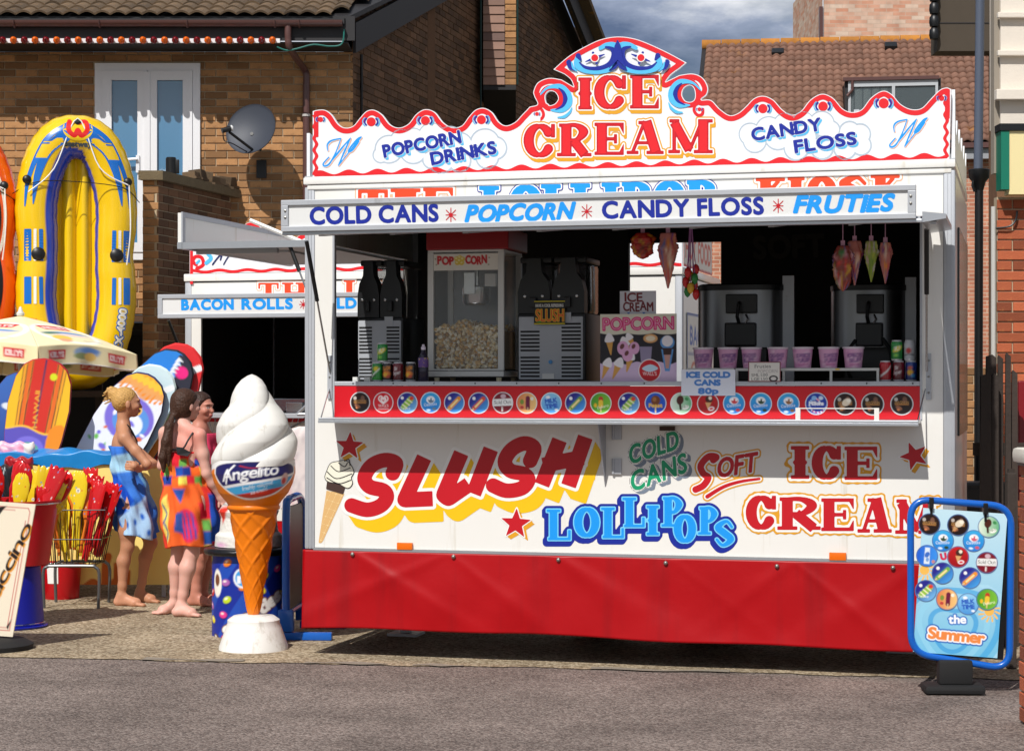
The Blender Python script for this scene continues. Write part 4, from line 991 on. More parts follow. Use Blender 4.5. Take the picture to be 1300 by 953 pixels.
def st_mint(c): c.grad((c.X+1)/2, (232, 242, 226), (90, 178, 120)); c.ell((-.1, -.3), .32, .42, (76, 34, 26), .2); c.path([(-.1, .1), (-.05, .5)], .1, (60, 28, 24)); c.ell((.4, .35), .32, .2, (250, 250, 240), -.3); c.text('NEO', (.16, .44), (.64, .3), .2, (60, 120, 70)); c.ell((.5, -.4), .18, .14, (60, 140, 80), .5)
def st_kit(c): c.grad((c.Y+1)/2, (204, 30, 34), (150, 14, 22)); c.ell((.1, -.4), .34, .32, (72, 40, 30)); c.ell((.2, -.5), .16, .16, (246, 232, 210)); c.poly([(-.25, -.1), (.3, -.1), (.0, .55)], (220, 170, 110)); c.ell((.3, .45), .28, .18, (250, 250, 250), -.2); c.ell((.3, .45), .18, .1, (220, 40, 50), -.2)
def st_dots(c):
    c.grad(0*c.X, (30, 62, 168), (30, 62, 168))
    for i in range(34):
        a, r = i*2.4, .25+.7*((i*.618) % 1); c.ell((r*math.cos(a), r*math.sin(a)), .08, .06, [(230, 240, 255), (90, 170, 240), (245, 245, 250), (240, 120, 150)][i % 4], a)
    c.ell((-.2, -.5), .22, .2, (140, 190, 240)); c.ell((.4, -.5), .2, .18, (210, 225, 245)); c.text('Millions', (-.62, .12), (.62, .12), .3, (250, 250, 255), grow=.03)
def st_can(c): c.grad((c.X+1)/2, (30, 90, 210), (60, 150, 240)); c.poly([(-.22, -.75), (.22, -.75), (.26, .75), (-.26, .75)], (225, 235, 245)); c.ell((0, -.1), .2, .28, (60, 110, 200), .5); c.ell((.05, .35), .14, .2, (120, 160, 220)); c.ell((.6, .5), .16, .16, (200, 140, 140))
def rim(fn, col=(236, 238, 240)):
    def f(c): fn(c); c.put(-(np.hypot(c.X, c.Y)-.93), col)
    return f
row = [(457.5, st_dark), (487, st_heart), (517.5, st_twist), (547, st_cyan((110, 130, 150))), (577, st_lol((240, 150, 40))), (608, st_lol((226, 80, 60))), (638.5, st_sold), (669, st_fruit), (700, st_blue), (731, st_lol((120, 170, 70))), (763, st_green), (798.5, st_twist), (832.5, st_choc), (865, st_mint), (899, st_kit), (932, st_cyan((214, 60, 70))), (966, st_cyan((40, 70, 50))), (1001, st_cyan((150, 100, 60))), (1036.5, st_dots), (1073, st_cone), (1108, st_dark), (1145, st_dark)]
for i, (x, fn) in enumerate(row):
    a, b = kp0.at(x, 510.5+.2*(i % 3)+(x-457)*.003)
    printed_disc('sticker', .064, 30, rim(fn), rs, (float(a), -.0045, float(b)), off=.0015)
# ================================================================== goods and machines in the kiosk (things of their own, standing on its counter)
SWAP = Matrix(((0, 1, 0, 0), (1, 0, 0, 0), (0, 0, 1, 0), (0, 0, 0, 1)))
def kthing(name, label, cat, u, v, z, group=None, rz=0): return thing(name, label, cat, K(u, v, z), -KA+rz, group)
M_glass = mat('clear_glass', (215, 225, 230), .03, alpha=.10, spec=.5)
M_mgrey = mat('machine_grey', (176, 180, 186), .42, noise=.05, nscale=10)
M_wframe = mat('enamel_white', (214, 214, 210), .35)
M_slot = mat('vent_slot', (16, 16, 18), .7)
def kat(x, y, v): a, b = kplane(v).at(x, y); return float(a), float(b)
# ---- slush machines
def slush_machine(x0, x1, ytop, ypan, label, sign):
    v = .30; u0, _ = kat(x0, 480, v); u1, _ = kat(x1, 480, v); _, zt = kat(x0, ytop, v); _, zp = kat(x0, ypan, v); w = u1-u0
    t = kthing('slush_machine', label, 'slush machine', u0, v, Z_CT, 'slush machines on the counter')
    H = zt-Z_CT; hp = zp-Z_CT
    MB().box(0, w, .012, .46, .0, hp+.02, bev=.012).build('body', M_black, t, smooth=30)
    pn = MB().box(.03*w, .97*w, -.006, .011, .012, hp, bev=.008).build('front_panel', M_mgrey, t, smooth=30)
    sl_ = bpy.data.meshes.new('vent_slot'); q = MB().box(-.5, .5, -.002, .002, -.5, .5); sl_.from_pydata(q.v, [], q.f); sl_.materials.append(M_slot)
    for c in (.2, .8):
        for i in range(14):
            if sign and c < .5 and i > 11: continue
            o = link('vent_slot', sl_, pn, (c*w, -.0065, hp*(.08+i*.058+(.05 if i > 5 else 0)))); o.scale = (w*.28, 1, hp*.028)
    MB().box(.62*w, .8*w, -.012, -.006, hp*.92, hp*1.06).build('switch_plate', M_mgrey, t)
    MB().box(.38*w, .55*w, -.009, -.006, hp*.04, hp*.12).build('badge', M_wframe, t)
    MB().lathe([(.012, 0), (.012, .008), (.006, .01)], 14, M=Matrix.Translation((.5*w, -.006, hp*.3)) @ Matrix.Rotation(rad(90), 4, 'X')).build('knob', mat('blue_badge', (80, 150, 210), .4), t)
    M_bowl = mat('smoky_tank', (60, 62, 66), .1, alpha=.5)
    for k in (0, 1):
        c = (.25+.5*k)*w; r = .235*w; h0, h1 = hp+.02, H
        P = [(c-r, h0), (c+r, h0), (c+r, h0+(h1-h0)*.38), (c+r*.84, h0+(h1-h0)*.58), (c+r*.5, h0+(h1-h0)*.72), (c+r*.42, h1*.985), (c-r*.42, h1*.985), (c-r*.5, h0+(h1-h0)*.72), (c-r*.84, h0+(h1-h0)*.58), (c-r, h0+(h1-h0)*.38)]
        hd = MB().prism(P, .0, .09).build('dispenser_head', M_black, t)
        for dx in (-.55, .55): MB().lathe([(.011, 0), (.009, .006), (.003, .008)], 10, M=Matrix.Translation((c+dx*r, 0, h0+(h1-h0)*.3)) @ Matrix.Rotation(rad(90), 4, 'X')).build('bolt', M_steel, hd)
        MB().box(c-r*.2, c+r*.2, -.03, 0, h0+(h1-h0)*.1, h0+(h1-h0)*.28, bev=.006).build('tap', M_black, hd)
        MB().box(c-r*.95, c+r*.95, .09, .44, h0, h1*.95, bev=.02).build('tank', M_bowl, t, smooth=30)
        MB().box(c-r, c+r, .05, .46, h1*.951, h1, bev=.012).build('lid', M_black, t, smooth=30)
    return t
slush_machine(453, 511, 330, 407, 'slush machine nearest the left hatch, behind the row of cans', False)
sm2 = slush_machine(656, 743, 326, 402, 'slush machine with a black and yellow slush sign, right of the popcorn maker', True)
def slush_sign(c):
    c.grad(0*c.X, (20, 20, 18), (20, 20, 18)); w, h = 19.2, 14
    c.poly([(0, 0), (w, 0), (w, .5), (0, .5)], (230, 210, 30)); c.poly([(0, h), (w, h), (w, h-.6), (0, h-.6)], (230, 210, 30)); c.text('HAVE A COOL REFRESHING', (1, 3.6), (w-1, 3.6), 1.7, (230, 228, 220), grow=.05)
    c.text('SLUSH', (1.2, 12.2), (w-.8, 12.2), 7, (226, 180, 30), grow=.45); c.text('SLUSH', (1.2, 12.2), (w-.8, 12.2), 7, (220, 70, 40), grow=.0)
    c.ell((3.2, 12.6), 1.4, .5, (60, 140, 50))
u_, z_ = kat(678, 412, .27)
tag(printed_sheet('slush_sign', .192, .142, 90, 60, slush_sign, None, K(u_, .27, z_), (0, 0, -KA), thick=.004), 'black and yellow sign reading slush on the slush machine', 'sign')
# ---- popcorn machine
v = .26; u0, _ = kat(543, 480, v); u1, _ = kat(639.5, 480, v); w = u1-u0
zf = lambda y: kat(590, y, v)[1]-Z_CT
t = kthing('popcorn_machine', 'popcorn machine with red roof and glass front, half full of popcorn', 'popcorn machine', u0, v, Z_CT)
MB().box(.0, w, 0, .45, zf(478), zf(470)-.004, bev=.006).build('base', M_wframe, t)
for x in (.06*w, .88*w):
    for y in (.03, .38): MB().lathe([(.016, 0), (.018, zf(479))], 10, (x+.02, y, 0)).build('foot', mat('cream_rubber', (200, 190, 160), .7), t)
fr = MB()
for x in (0, w-.036):
    for y in (0, .43): fr.box(x, x+.036, y, y+.02, zf(470), zf(320))
fr.box(.0362, w-.0362, 0, .02, zf(470), zf(468)).box(0, w, 0, .45, zf(320)+.001, zf(317), bev=.003)
fr.build('frame', M_wframe, t)
def popsign(c):
    c.grad(0*c.X, (236, 232, 222), (236, 232, 222)); W_ = c.X.max(); c.text('POP', (2.6, 6.4), (12.6, 6.2), 4.6, (208, 30, 44), jit=.1, grow=.35); c.text('CORN', (20.4, 6.3), (33.6, 6.2), 4.6, (208, 30, 44), jit=.1, grow=.35)
    for a, b, r in ((14.6, 3, 1.6), (16.6, 2.2, 1.5), (18.4, 3.2, 1.6), (15.2, 5.4, 1.7), (17.8, 5.5, 1.7), (16.4, 4.2, 1.5)): c.ell((a, b), r, r*.9, (236, 206, 70)); c.ell((a-.3, b-.3), r*.5, r*.4, (250, 240, 180))
    for a, b in ((1.2, 3), (1.8, 6.5), (35.2, 2.6), (34.8, 6.8)): c.ell((a, b), .5, .4, (160, 150, 120))
hs = zf(322)-zf(343)
printed_sheet('sign_panel', w-.074, hs, 110, 30, popsign, t, (.037, .006, zf(343)), thick=.006)
gl = MB().box(.0365, w-.0365, .008, .011, zf(467), zf(343)-.002); gl.build('glass_pane', M_glass, t)
MB().box(w-.012, w-.009, .022, .428, zf(467), zf(321)).build('glass_pane', M_glass, t); MB().box(.009, .012, .022, .428, zf(467), zf(321)).build('glass_pane', M_glass, t)
MB().box(.04, w-.04, .44, .446, zf(468), zf(321)).build('back_panel', mat('dim_steel', (120, 122, 124), .4, metal=.8), t)
MB().box(-.008, w+.03, -.01, .47, zf(316.8), zf(290), bev=.008).build('roof', mat('popper_red', (150, 16, 24), .4), t)
kt = MB().lathe([(.075, 0), (.09, .02), (.09, .11), (.075, .12)], 20, (w*.52, .22, zf(386))).build('kettle', M_steel, t, smooth=40)
MB().tube([(w*.52, .22, zf(362)), (w*.52, .22, zf(322))], .014, 8).box(w*.42, w*.56, .10, .13, zf(372), zf(345)).build('hanger', M_steel, kt)
MB().box(w*.66, w*.8, .16, .2, zf(362), zf(346)).build('control_box', M_wframe, t)
# popcorn pieces
base_v = []; bm = bmesh.new(); bmesh.ops.create_icosphere(bm, subdivisions=1, radius=1); iv = np.array([q.co[:] for q in bm.verts]); jf = [tuple(q.index for q in f.verts) for f in bm.faces]; bm.free()
pc = MB(); cols = []
for i in range(1500):
    x = rng.uniform(.045, w-.045); y = .018+abs(rng.normal(0, .05)) if i < 1100 else rng.uniform(.02, .4)
    top_ = zf(412+3*math.sin(x*22)+3*math.sin(x*51)); z = rng.uniform(zf(467), top_) if i < 1100 else top_-rng.uniform(0, .02)
    r = rng.uniform(.008, .0125); P = iv*(r*(1+.45*rng.standard_normal((len(iv), 1)).clip(-1, 1)))+np.array([x, max(y, r+.013), z]); pc.add(P, jf)
    c = [(238, 224, 186), (246, 238, 214), (226, 196, 132), (214, 170, 96)][rng.integers(0, 4)]; cols += [lin(c)]*len(iv)
MB().box(.04, w-.04, .06, .43, zf(468), zf(420)).build('popcorn_bed', mat('popcorn_shade', (190, 160, 110), .9), t)
o = pc.build('popcorn', paintmat('popcorn', .8, .2), t, color=cols, fixn=False); o['kind'] = 'stuff'
# ---- cans
def can_mesh(fn, name='drink_can'):
    h, r, n, m = .116, .0325, 28, 22
    zs = np.linspace(0, h, m); rr = np.interp(zs, [0, .006, .012, .098, .108, h], [.026, .031, r, r, .028, .0265])
    th = np.linspace(0, 2*math.pi, n, endpoint=False); TH, Z = np.meshgrid(th, zs); RR = np.repeat(rr[:, None], n, 1)
    cv = Canvas(np.degrees((TH+math.pi/2+math.pi) % (2*math.pi))-180, (h-Z)*1000, (200, 200, 204), 9); fn(cv)
    lid = (Z < .007) | (Z > .107); cv.C[lid] = lin((196, 198, 202))
    mb = MB().grid(np.stack([RR*np.cos(TH), RR*np.sin(TH), Z], -1), wrap=True); k = len(mb.f); mb.f += [tuple(range(n))[::-1], tuple(range((m-1)*n, m*n))]; mb.m += [0, 0]
    o = mb.build(name, paintmat('can_print', .22, .6, coat=.3), None, smooth=50, color=cv.C); return o
def c_green(c): c.grad(c.Y/116, (30, 150, 60), (20, 120, 44)); c.ell((0, 50), 48, 14, (240, 220, 40), -.25); c.text('7UP', (-34, 62), (34, 54), 22, (235, 240, 230), grow=1); c.ell((-20, 86), 22, 8, (120, 200, 60))
def c_lime(c): c.grad(c.Y/116, (20, 140, 60), (40, 160, 50)); c.ell((10, 40), 30, 14, (230, 210, 40)); c.ell((-20, 80), 26, 10, (20, 90, 40)); c.path([(-50, 90), (50, 40)], 5, (230, 240, 220))
def c_tang(c): c.grad(c.Y/116, (26, 24, 28), (30, 26, 28)); c.ell((0, 72), 46, 20, (236, 130, 20)); c.ell((-10, 76), 26, 12, (250, 190, 40)); c.text('TANGO', (-42, 50), (42, 44), 20, (244, 150, 30), grow=1); c.ell((20, 86), 20, 8, (220, 60, 20))
def c_cherry(c): c.grad(c.Y/116, (120, 14, 34), (90, 8, 24)); c.text('Dr', (-30, 50), (10, 46), 18, (245, 235, 235), grow=.8); c.text('Pepper', (-42, 78), (42, 70), 18, (245, 235, 235), grow=.6)
def c_red(c): c.grad(c.Y/116, (196, 16, 40), (170, 10, 30)); c.path([(-60, 88), (0, 66), (60, 30)], 6, (245, 235, 235), sm=4)
def c_silver(c): c.grad(c.Y/116, (196, 200, 206), (180, 184, 190)); c.ell((0, 60), 30, 16, (190, 30, 40)); c.path([(-60, 88), (0, 80), (60, 84)], 3, (60, 60, 66))
def c_multi(c): c.grad(c.Y/116, (24, 60, 150), (20, 40, 100)); c.ell((-10, 66), 34, 16, (240, 180, 20)); c.ell((22, 84), 22, 10, (60, 150, 210)); c.ell((-10, 40), 24, 9, (220, 90, 30))
for x, yb, fn, lb, vv in ((479, 484, c_lime, 'green lemonade can in the lower row, leftmost under the single green can', .07), (492, 484, c_tang, 'black and orange can, second in the lower row', .07), (505.5, 484, c_cherry, 'maroon can with white script, third in the lower row', .07), (521.5, 484, c_tang, 'black and orange can beside the purple bottle', .07), (485.5, 460.5, c_green, 'green can standing on top of the left row of cans', .07),
        (1124, 484.5, c_red, 'red can at the right end of the counter, next to the rack', .1), (1141, 484.5, c_cherry, 'maroon can in the middle of the right lower row', .1), (1157, 484.5, c_multi, 'blue and yellow can at the far right of the counter', .1), (1138.5, 458.5, c_green, 'green can stacked on the right hand cans', .1), (1155, 458.5, c_silver, 'silver can stacked on the right hand cans', .1)):
    u_, z_ = kat(x, yb, vv); low = yb > 480; o = can_mesh(fn); o.location = K(u_, vv, Z_CT+.0005 if low else Z_CT+.117); o.rotation_euler = (0, 0, -KA+rng.uniform(-.3, .3)); tag(o, lb, 'can', 'drink cans on the counter')
u_, _ = kat(537.5, 480, .08)
t = kthing('drink_bottle', 'purple squash bottle with a pale cap beside the popcorn machine', 'bottle', u_, .08, Z_CT)
MB().lathe([(.026, 0), (.031, .006), (.031, .08), (.027, .095), (.031, .11), (.030, .14), (.016, .175), (.012, .185), (.012, .192)], 20).build('body', mat('dark_squash', (46, 40, 62), .12, alpha=.92), t, smooth=40)
MB().lathe([(.0315, .085), (.0322, .09), (.0322, .135), (.0312, .142)], 20, cap=False).build('label', mat('purple_label', (98, 66, 140), .5, stain=((230, 200, 50), 40, .56, .6)), t, smooth=True)
MB().lathe([(.0125, .19), (.014, .192), (.014, .207), (.009, .21), (.008, .222), (.004, .224)], 14).build('cap', mat('pale_cap', (226, 216, 232), .4), t, smooth=40)
# small white blocks left end
for x in (452.5, 467): u_, _ = kat(x, 480, .05); tag(MB().box(-.019, .019, -.018, .018, 0, .026, bev=.003).box(-.015, .015, -.0195, -.018, .006, .02).build('sauce_pot', M_wframe, None, K(u_, .05, Z_CT+.0005), (0, 0, -KA)), 'tiny white block at the left end of the counter, %s of the two' % ('left' if x < 460 else 'right'), 'block')
# ---- posters
def sheet_at(name, x0, x1, y0, y1, vv, nx, ny, fn, label, cat='poster', tilt=0, **kw):
    a, b = kat(x0, y1, vv); a2, b2 = kat(x1, y0, vv)
    o = printed_sheet(name, a2-a, b2-b, nx, ny, fn, None, K(a, vv, b), (tilt, 0, -KA), **kw); return tag(o, label, cat)
def pop_poster(c):
    W_, H_ = c.X.max(), c.Y.max(); c.grad(0*c.X, (224, 220, 200), (224, 220, 200))
    wave = .28*H_+.9*np.abs(np.sin(c.X/W_*9)); c.put(-(c.Y-wave), (34, 30, 40)); c.put(np.maximum(-(c.Y-.72*H_-.8*np.sin(c.X*.5)), 0*c.X-1), (210, 186, 218))
    for a, b, sc, an in ((.12, .36, 1, .1), (.1, .72, 1, -.35), (.25, .72, 1.05, -.4), (.32, .42, 1.1, .3), (.4, .62, 1, -.25), (.38, .34, .8, .5)):
        x, y = a*W_, b*H_; ca, sa_ = math.cos(an), math.sin(an); f = lambda P: [(x+(p*ca+q*sa_)*sc, y+(-p*sa_+q*ca)*sc) for p, q in P]
        c.poly(f([(-2.1, 1.5), (2.1, 1.5), (.3, 9.5), (-.3, 9.5)]), (216, 160, 80)); c.poly(f([(-2.6, 1.8), (-2, -1.5), (0, -3.4), (2, -1.5), (2.6, 1.8)]), (240, 236, 240), 4)
    for a, b, r in ((.3, .5, 3.4), (.45, .5, 3), (.36, .6, 3.2)): c.ell((a*W_, b*H_), r, r*1.2, (226, 170, 210)); c.ell((a*W_-.5, b*H_-1), r*.35, r*.5, (110, 60, 60), .5)
    c.poly([(W_*.52, H_*.48), (W_*.68, H_*.48), (W_*.66, H_*.76), (W_*.54, H_*.76)], (150, 140, 170)); c.ell((.66*W_, .36*H_), 4.2, 2.6, (226, 170, 110)); c.ell((.66*W_, .36*H_), 2.8, 1.6, (240, 224, 196))
    c.ell((.88*W_, .42*H_), 4.2, 4, (90, 150, 210)); c.ell((.88*W_, .4*H_), 3.2, 3.2, (236, 232, 236)); c.poly([(.8*W_, .52*H_), (.96*W_, .52*H_), (.91*W_, .84*H_), (.85*W_, .84*H_)], (90, 150, 210)); c.poly([(.83*W_, .52*H_), (.93*W_, .52*H_), (.9*W_, .8*H_), (.86*W_, .8*H_)], (198, 150, 140)); c.poly([(.82*W_, .5*H_), (.94*W_, .5*H_), (.93*W_, .6*H_), (.83*W_, .6*H_)], (60, 34, 30))
    c.ell((.65*W_, .83*H_), 6.7, 6.7, (245, 240, 240)); c.ell((.65*W_, .83*H_), 6.2, 6.2, (206, 30, 44)); c.poly([(.55*W_, .8*H_), (.66*W_, .74*H_), (.76*W_, .8*H_), (.65*W_, .85*H_)], (200, 226, 244), 4); c.text("WALL'S", (.56*W_, .9*H_), (.74*W_, .9*H_), 2, (250, 240, 240))
    c.text('POPCORN', (.04*W_, .235*H_), (.96*W_, .22*H_), 6.8, (222, 34, 120), grow=.55); c.text('POPCORN', (.04*W_, .235*H_), (.96*W_, .22*H_), 6.8, (246, 190, 220), grow=-.28)
sheet_at('popcorn_poster', 762, 859, 398, 485, .02, 150, 140, pop_poster, 'printed poster of ice cream cones headed popcorn in pink, on the counter')
def hand_sign(c):
    W_, H_ = c.X.max(), c.Y.max(); c.grad(0*c.X, (206, 206, 214), (206, 206, 214)); c.text('ICE', (.14*W_, .46*H_), (.62*W_, .44*H_), 5, (112, 20, 30), grow=.22, jit=.06); c.text('CREAM', (.1*W_, .88*H_), (.92*W_, .84*H_), 5, (112, 20, 30), grow=.22, jit=.08)
    for x in (.24, .66): c.poly([(W_*x-1, H_*.92), (W_*x+1, H_*.92), (W_*x, H_*1.02)], (60, 110, 190))
sheet_at('ice_cream_sign', 787, 833, 369, 399, .045, 90, 60, hand_sign, 'hand lettered white card reading ice cream above the popcorn poster', 'sign')
def cans_sheet(c):
    W_, H_ = c.X.max(), c.Y.max(); c.grad(0*c.X, (226, 229, 240), (226, 229, 240))
    for s, a, b, y in (('ICE COLD', .1, .9, .30), ('CANS', .25, .72, .6), ('80p', .32, .68, .92)): c.text(s, (a*W_, y*H_), (b*W_, y*H_), .2*H_, (70, 130, 205), grow=.36)
sheet_at('price_sheet', 865, 933.5, 469, 502, -.018, 120, 60, cans_sheet, 'white sheet reading ice cold cans 80p hanging over the red strip', 'sign')
def price_card(c):
    W_, H_ = c.X.max(), c.Y.max(); c.grad(0*c.X, (120, 34, 50), (120, 34, 50)); c.poly([(.5, .5), (W_-.5, .5), (W_-.5, H_-.5), (.5, H_-.5)], (226, 222, 214)); c.text('Fruties', (.2*W_, .32*H_), (.7*W_, .3*H_), 1.9, (60, 56, 60)); c.text('POPCORN', (.3*W_, .56*H_), (.9*W_, .54*H_), 1.8, (170, 160, 160)); c.text('SML 1.00', (.1*W_, .74*H_), (.6*W_, .72*H_), 1.6, (50, 46, 50)); c.text('LGE 1.50', (.1*W_, .94*H_), (.6*W_, .92*H_), 1.6, (50, 46, 50)); c.ell((.78*W_, .84*H_), 2.6, 1.8, (50, 46, 50)); c.ell((.78*W_, .84*H_), 1.6, 1.0, (220, 216, 210))
sheet_at('price_card', 950, 991, 459, 484.5, -.012, 80, 50, price_card, 'small white price card with maroon edge clipped to the tub rack', 'sign')
# ---- rack with tubs
vr = .06; ra, _ = kat(934, 480, vr); rb, _ = kat(1116, 480, vr); zt = kat(1000, 467, vr)[1]-Z_CT
t = kthing('tub_rack', 'low white metal rack on the counter carrying the candy floss tubs', 'rack', ra, vr, Z_CT)
rk = MB().box(0, rb-ra, -.004, .004, zt-.016, zt-.001)
rk.box(0, rb-ra, .15, .158, zt-.016, zt-.001)
rk.build('rail', M_wframe, t); MB().box(0, rb-ra, .0045, .1495, zt-.006, zt-.001).build('shelf', M_wframe, t)
for x in (.0, (rb-ra)*.33, (rb-ra)*.66, rb-ra-.014): MB().box(x, x+.014, -.003, .012, 0, zt-.0165).build('leg', M_wframe, t)
for i, x in enumerate((.18, .7)): MB().box((rb-ra)*x, (rb-ra)*x+.024, -.0055, -.0042, zt-.012, zt-.004).build('price_tab', I_yel, t)
def tub(i, x):
    r0, r1, h, n, m = .047, .059, .112, 30, 26; zs = np.linspace(0, h, m); th = np.linspace(0, 2*math.pi, n, endpoint=False); TH, Z = np.meshgrid(th, zs); RR = np.interp(Z, [0, .1, h], [r0, r1*.97, r1*.97])
    cv = Canvas(np.degrees((TH+math.pi/2+math.pi) % (2*math.pi))-180, (h-Z)*1000, (222, 168, 204), 9)
    rg = np.random.default_rng(50+i)
    for k in range(16): cv.ell((rg.uniform(-90, 90), rg.uniform(10, 110)), rg.uniform(10, 22), rg.uniform(5, 12), [(236, 196, 222), (206, 140, 188), (244, 216, 232)][k % 3], a=.6)
    o_ = rg.uniform(-25, 25); cv.text('CANDEE', (o_-48, 52), (o_+48, 48), 19, (96, 40, 130), grow=1.4); cv.text('FLUFF', (o_-40, 80), (o_+40, 74), 19, (96, 40, 130), grow=1.4); cv.text('Cotton Candy', (o_-40, 100), (o_+36, 92), 9, (190, 60, 150))
    t = kthing('candy_floss_tub', ['pink candy floss tub first from the left, beside the poster', 'pink candy floss tub second from the left', 'pink candy floss tub third from the left, behind the price card', 'pink candy floss tub in the middle of the seven', 'pink candy floss tub third from the right', 'pink candy floss tub second from the right', 'pink candy floss tub at the right end of the row'][i], 'tub', *[(kat(x, 480, .13)[0]), .13, Z_CT+zt+.0005], group='candy floss tubs')
    mb = MB().grid(np.stack([RR*np.cos(TH), RR*np.sin(TH), Z], -1), wrap=True); mb.f.append(tuple(range(n))[::-1]); mb.m.append(0)
    mb.build('cup', paintmat('tub_print', .3, .5), t, smooth=50, color=cv.C)
    MB().lathe([(.06, .108), (.0625, .110), (.0625, .119), (.056, .121), (.054, .117)], 30).build('lid', mat('clear_lid', (226, 214, 224), .25), t, smooth=40)
for i, x in enumerate((893, 924.5, 954, 987.5, 1019, 1052, 1083.5)): tub(i, x)
# the two tubs left of the rack stand on a box shelf
sa_ = kat(872, 480, .1)[0]
tag(MB().box(0, ra-sa_-.01, 0, .15, 0, zt, bev=.004).box(.01, ra-sa_-.02, -.002, 0, .01, zt-.012).build('counter_box', M_wframe, None, K(sa_, .06, Z_CT+.0003), (0, 0, -KA)), 'low white box under the first candy floss tubs', 'box')
# ---- soft serve machines
def softserve(x0, x1, label, hose):
    v = .62; u0, _ = kat(x0, 480, v); u1, _ = kat(x1, 480, v); w = u1-u0; zz = lambda y: kat(x0, y, v)[1]-Z_CT
    t = kthing('soft_serve_machine', label, 'ice cream machine', u0, v, Z_CT, 'soft serve machines')
    n = 40; th = np.linspace(0, 2*math.pi, n, endpoint=False); sx = np.sign(np.cos(th))*np.abs(np.cos(th))**.62*w/2+w/2; sy = np.sign(np.sin(th))*np.abs(np.sin(th))**.8*.2+.22
    MB().grid(np.array([[(a, b, z) for a, b in zip(sx, sy)] for z in (zz(441), zz(440), zz(370), zz(368.5))]), wrap=True).build('housing', mat('brushed_dark_steel', (132, 133, 136), .34, metal=1, noise=.06, nscale=8), t, smooth=35)
    MB().grid(np.array([[(w/2+(a-w/2)*k, .22+(b-.22)*k, z) for a, b in zip(sx, sy)] for z, k in ((zz(368.6), 1.02), (zz(362), 1.02), (zz(360), .95), (zz(360), .02))]), wrap=True).build('lid', M_black, t, smooth=35)
    MB().box(w*.2, w*.8, .1, .42, 0, zz(440)).build('pedestal', M_black, t); MB().box(0, w, -.06, .42, 0, .02, bev=.004).build('drip_tray', M_black, t)
    MB().box(w*.37, w*.72, -.02, .04, zz(398), zz(374), bev=.006).build('control_panel', M_black, t); MB().box(w*.36, w*.71, -.03, .04, zz(440), zz(410), bev=.01).build('door', M_black, t)
    MB().tube([(w*.53, -.03, zz(385)), (w*.53, -.07, zz(388)), (w*.52, -.09, zz(403)), (w*.53, -.06, zz(410))], .011, 8).build('lever', M_black, t, smooth=40); MB().tube([(w*.6, -.025, zz(400)), (w*.63, -.045, zz(406)), (w*.6, -.05, zz(411))], .006, 8).build('nozzle', M_steel, t, smooth=40)
    if hose: MB().tube(catmull([(w*.36, -.03, zz(432)), (w*.28, -.06, zz(446)), (w*.26, -.06, zz(466)), (w*.3, -.03, .02)], 6), .011, 8).build('hose', M_rubber, t, smooth=40); MB().tube(catmull([(w*.71, -.03, zz(430)), (w*.8, -.06, zz(444)), (w*.83, -.06, zz(462)), (w*.8, -.03, .02)], 6), .011, 8).build('hose', M_rubber, t, smooth=40)
softserve(880, 993, 'stainless soft serve machine behind the left candy floss tubs', False); softserve(1051, 1150, 'stainless soft serve machine with black hoses at the right end', True)
for x0, x1, yt in ((993.5, 1008, 350), (1149, 1163, 352)):
    a, b = kat(x0, yt, .75); a2, _ = kat(x1, yt, .75); MB().box(a, a2, .75, .79, Z_P0+.02, b).build('partition', M_aludull, ks)
# ---- sweets hanging under the hatch top
def bag(x, y0, y1, wpx, label, cols, vv=.05, seed=0, cone=True, group='bags of sweets hanging in the hatch'):
    u_, zt_ = kat(x, y0, vv); _, zb_ = kat(x, y1, vv); h = zt_-zb_; r = wpx/210/2; n, m = 26, 34
    tt = np.linspace(0, 1, m); rr = (np.interp(tt, [0, .06, .2, .8, 1], [.05, .35, .75, 1, .5])*r if cone is False else np.interp(tt, [0, .75, .82, 1], [.08, 1, .85, .7])*r)
    th = np.linspace(0, 2*math.pi, n, endpoint=False); rg = np.random.default_rng(seed)
    TH, TT = np.meshgrid(th, tt); RR = np.repeat(rr[:, None], n, 1)*(1+.12*np.sin(TH*5+TT*9)+.06*rg.standard_normal(TH.shape))
    cv = Canvas(np.degrees((TH+math.pi/2+math.pi) % (2*math.pi))-180, (1-TT)*100, cols[0], 9)
    for k in range(46): cv.ell((rg.uniform(-150, 150), rg.uniform(0, 100)), rg.uniform(8, 20), rg.uniform(3, 7), cols[1+k % (len(cols)-1)], rg.uniform(0, 3))
    t = kthing('sweet_bag', label, 'sweets', u_, vv, zb_, group)
    mb = MB().grid(np.stack([RR*np.cos(TH), RR*np.sin(TH)*.5, TT*h], -1), wrap=True); mb.f += [tuple(range(n))[::-1], tuple(range((m-1)*n, m*n))]; mb.m += [0, 0]
    mb.build('bag', paintmat('cellophane', .2, .6), t, smooth=True, color=cv.C)
    zl = Z_HT-.0; MB().tube([(0, 0, h*.98), (0, 0, zl-zb_)], .003, 6).box(-.012, .012, -.002, .002, h*.98, h+.03).build('tie', mat('bag_tie', (210, 160, 190), .5), t)
mixc = [(150, 60, 50), (226, 60, 50), (240, 190, 60), (70, 150, 90), (60, 120, 190), (230, 170, 180)]
pal = [(200, 120, 110), (90, 60, 160), (240, 150, 60), (226, 60, 60), (250, 226, 200), (60, 110, 190)]
bag(848, 296, 366, 25, 'cone shaped bag of sweets with a blue label, above the popcorn poster', pal, seed=1); bag(1070, 312, 370, 24, 'bag of mixed sweets hanging first from the left over the right machine', mixc, seed=2, cone=False)
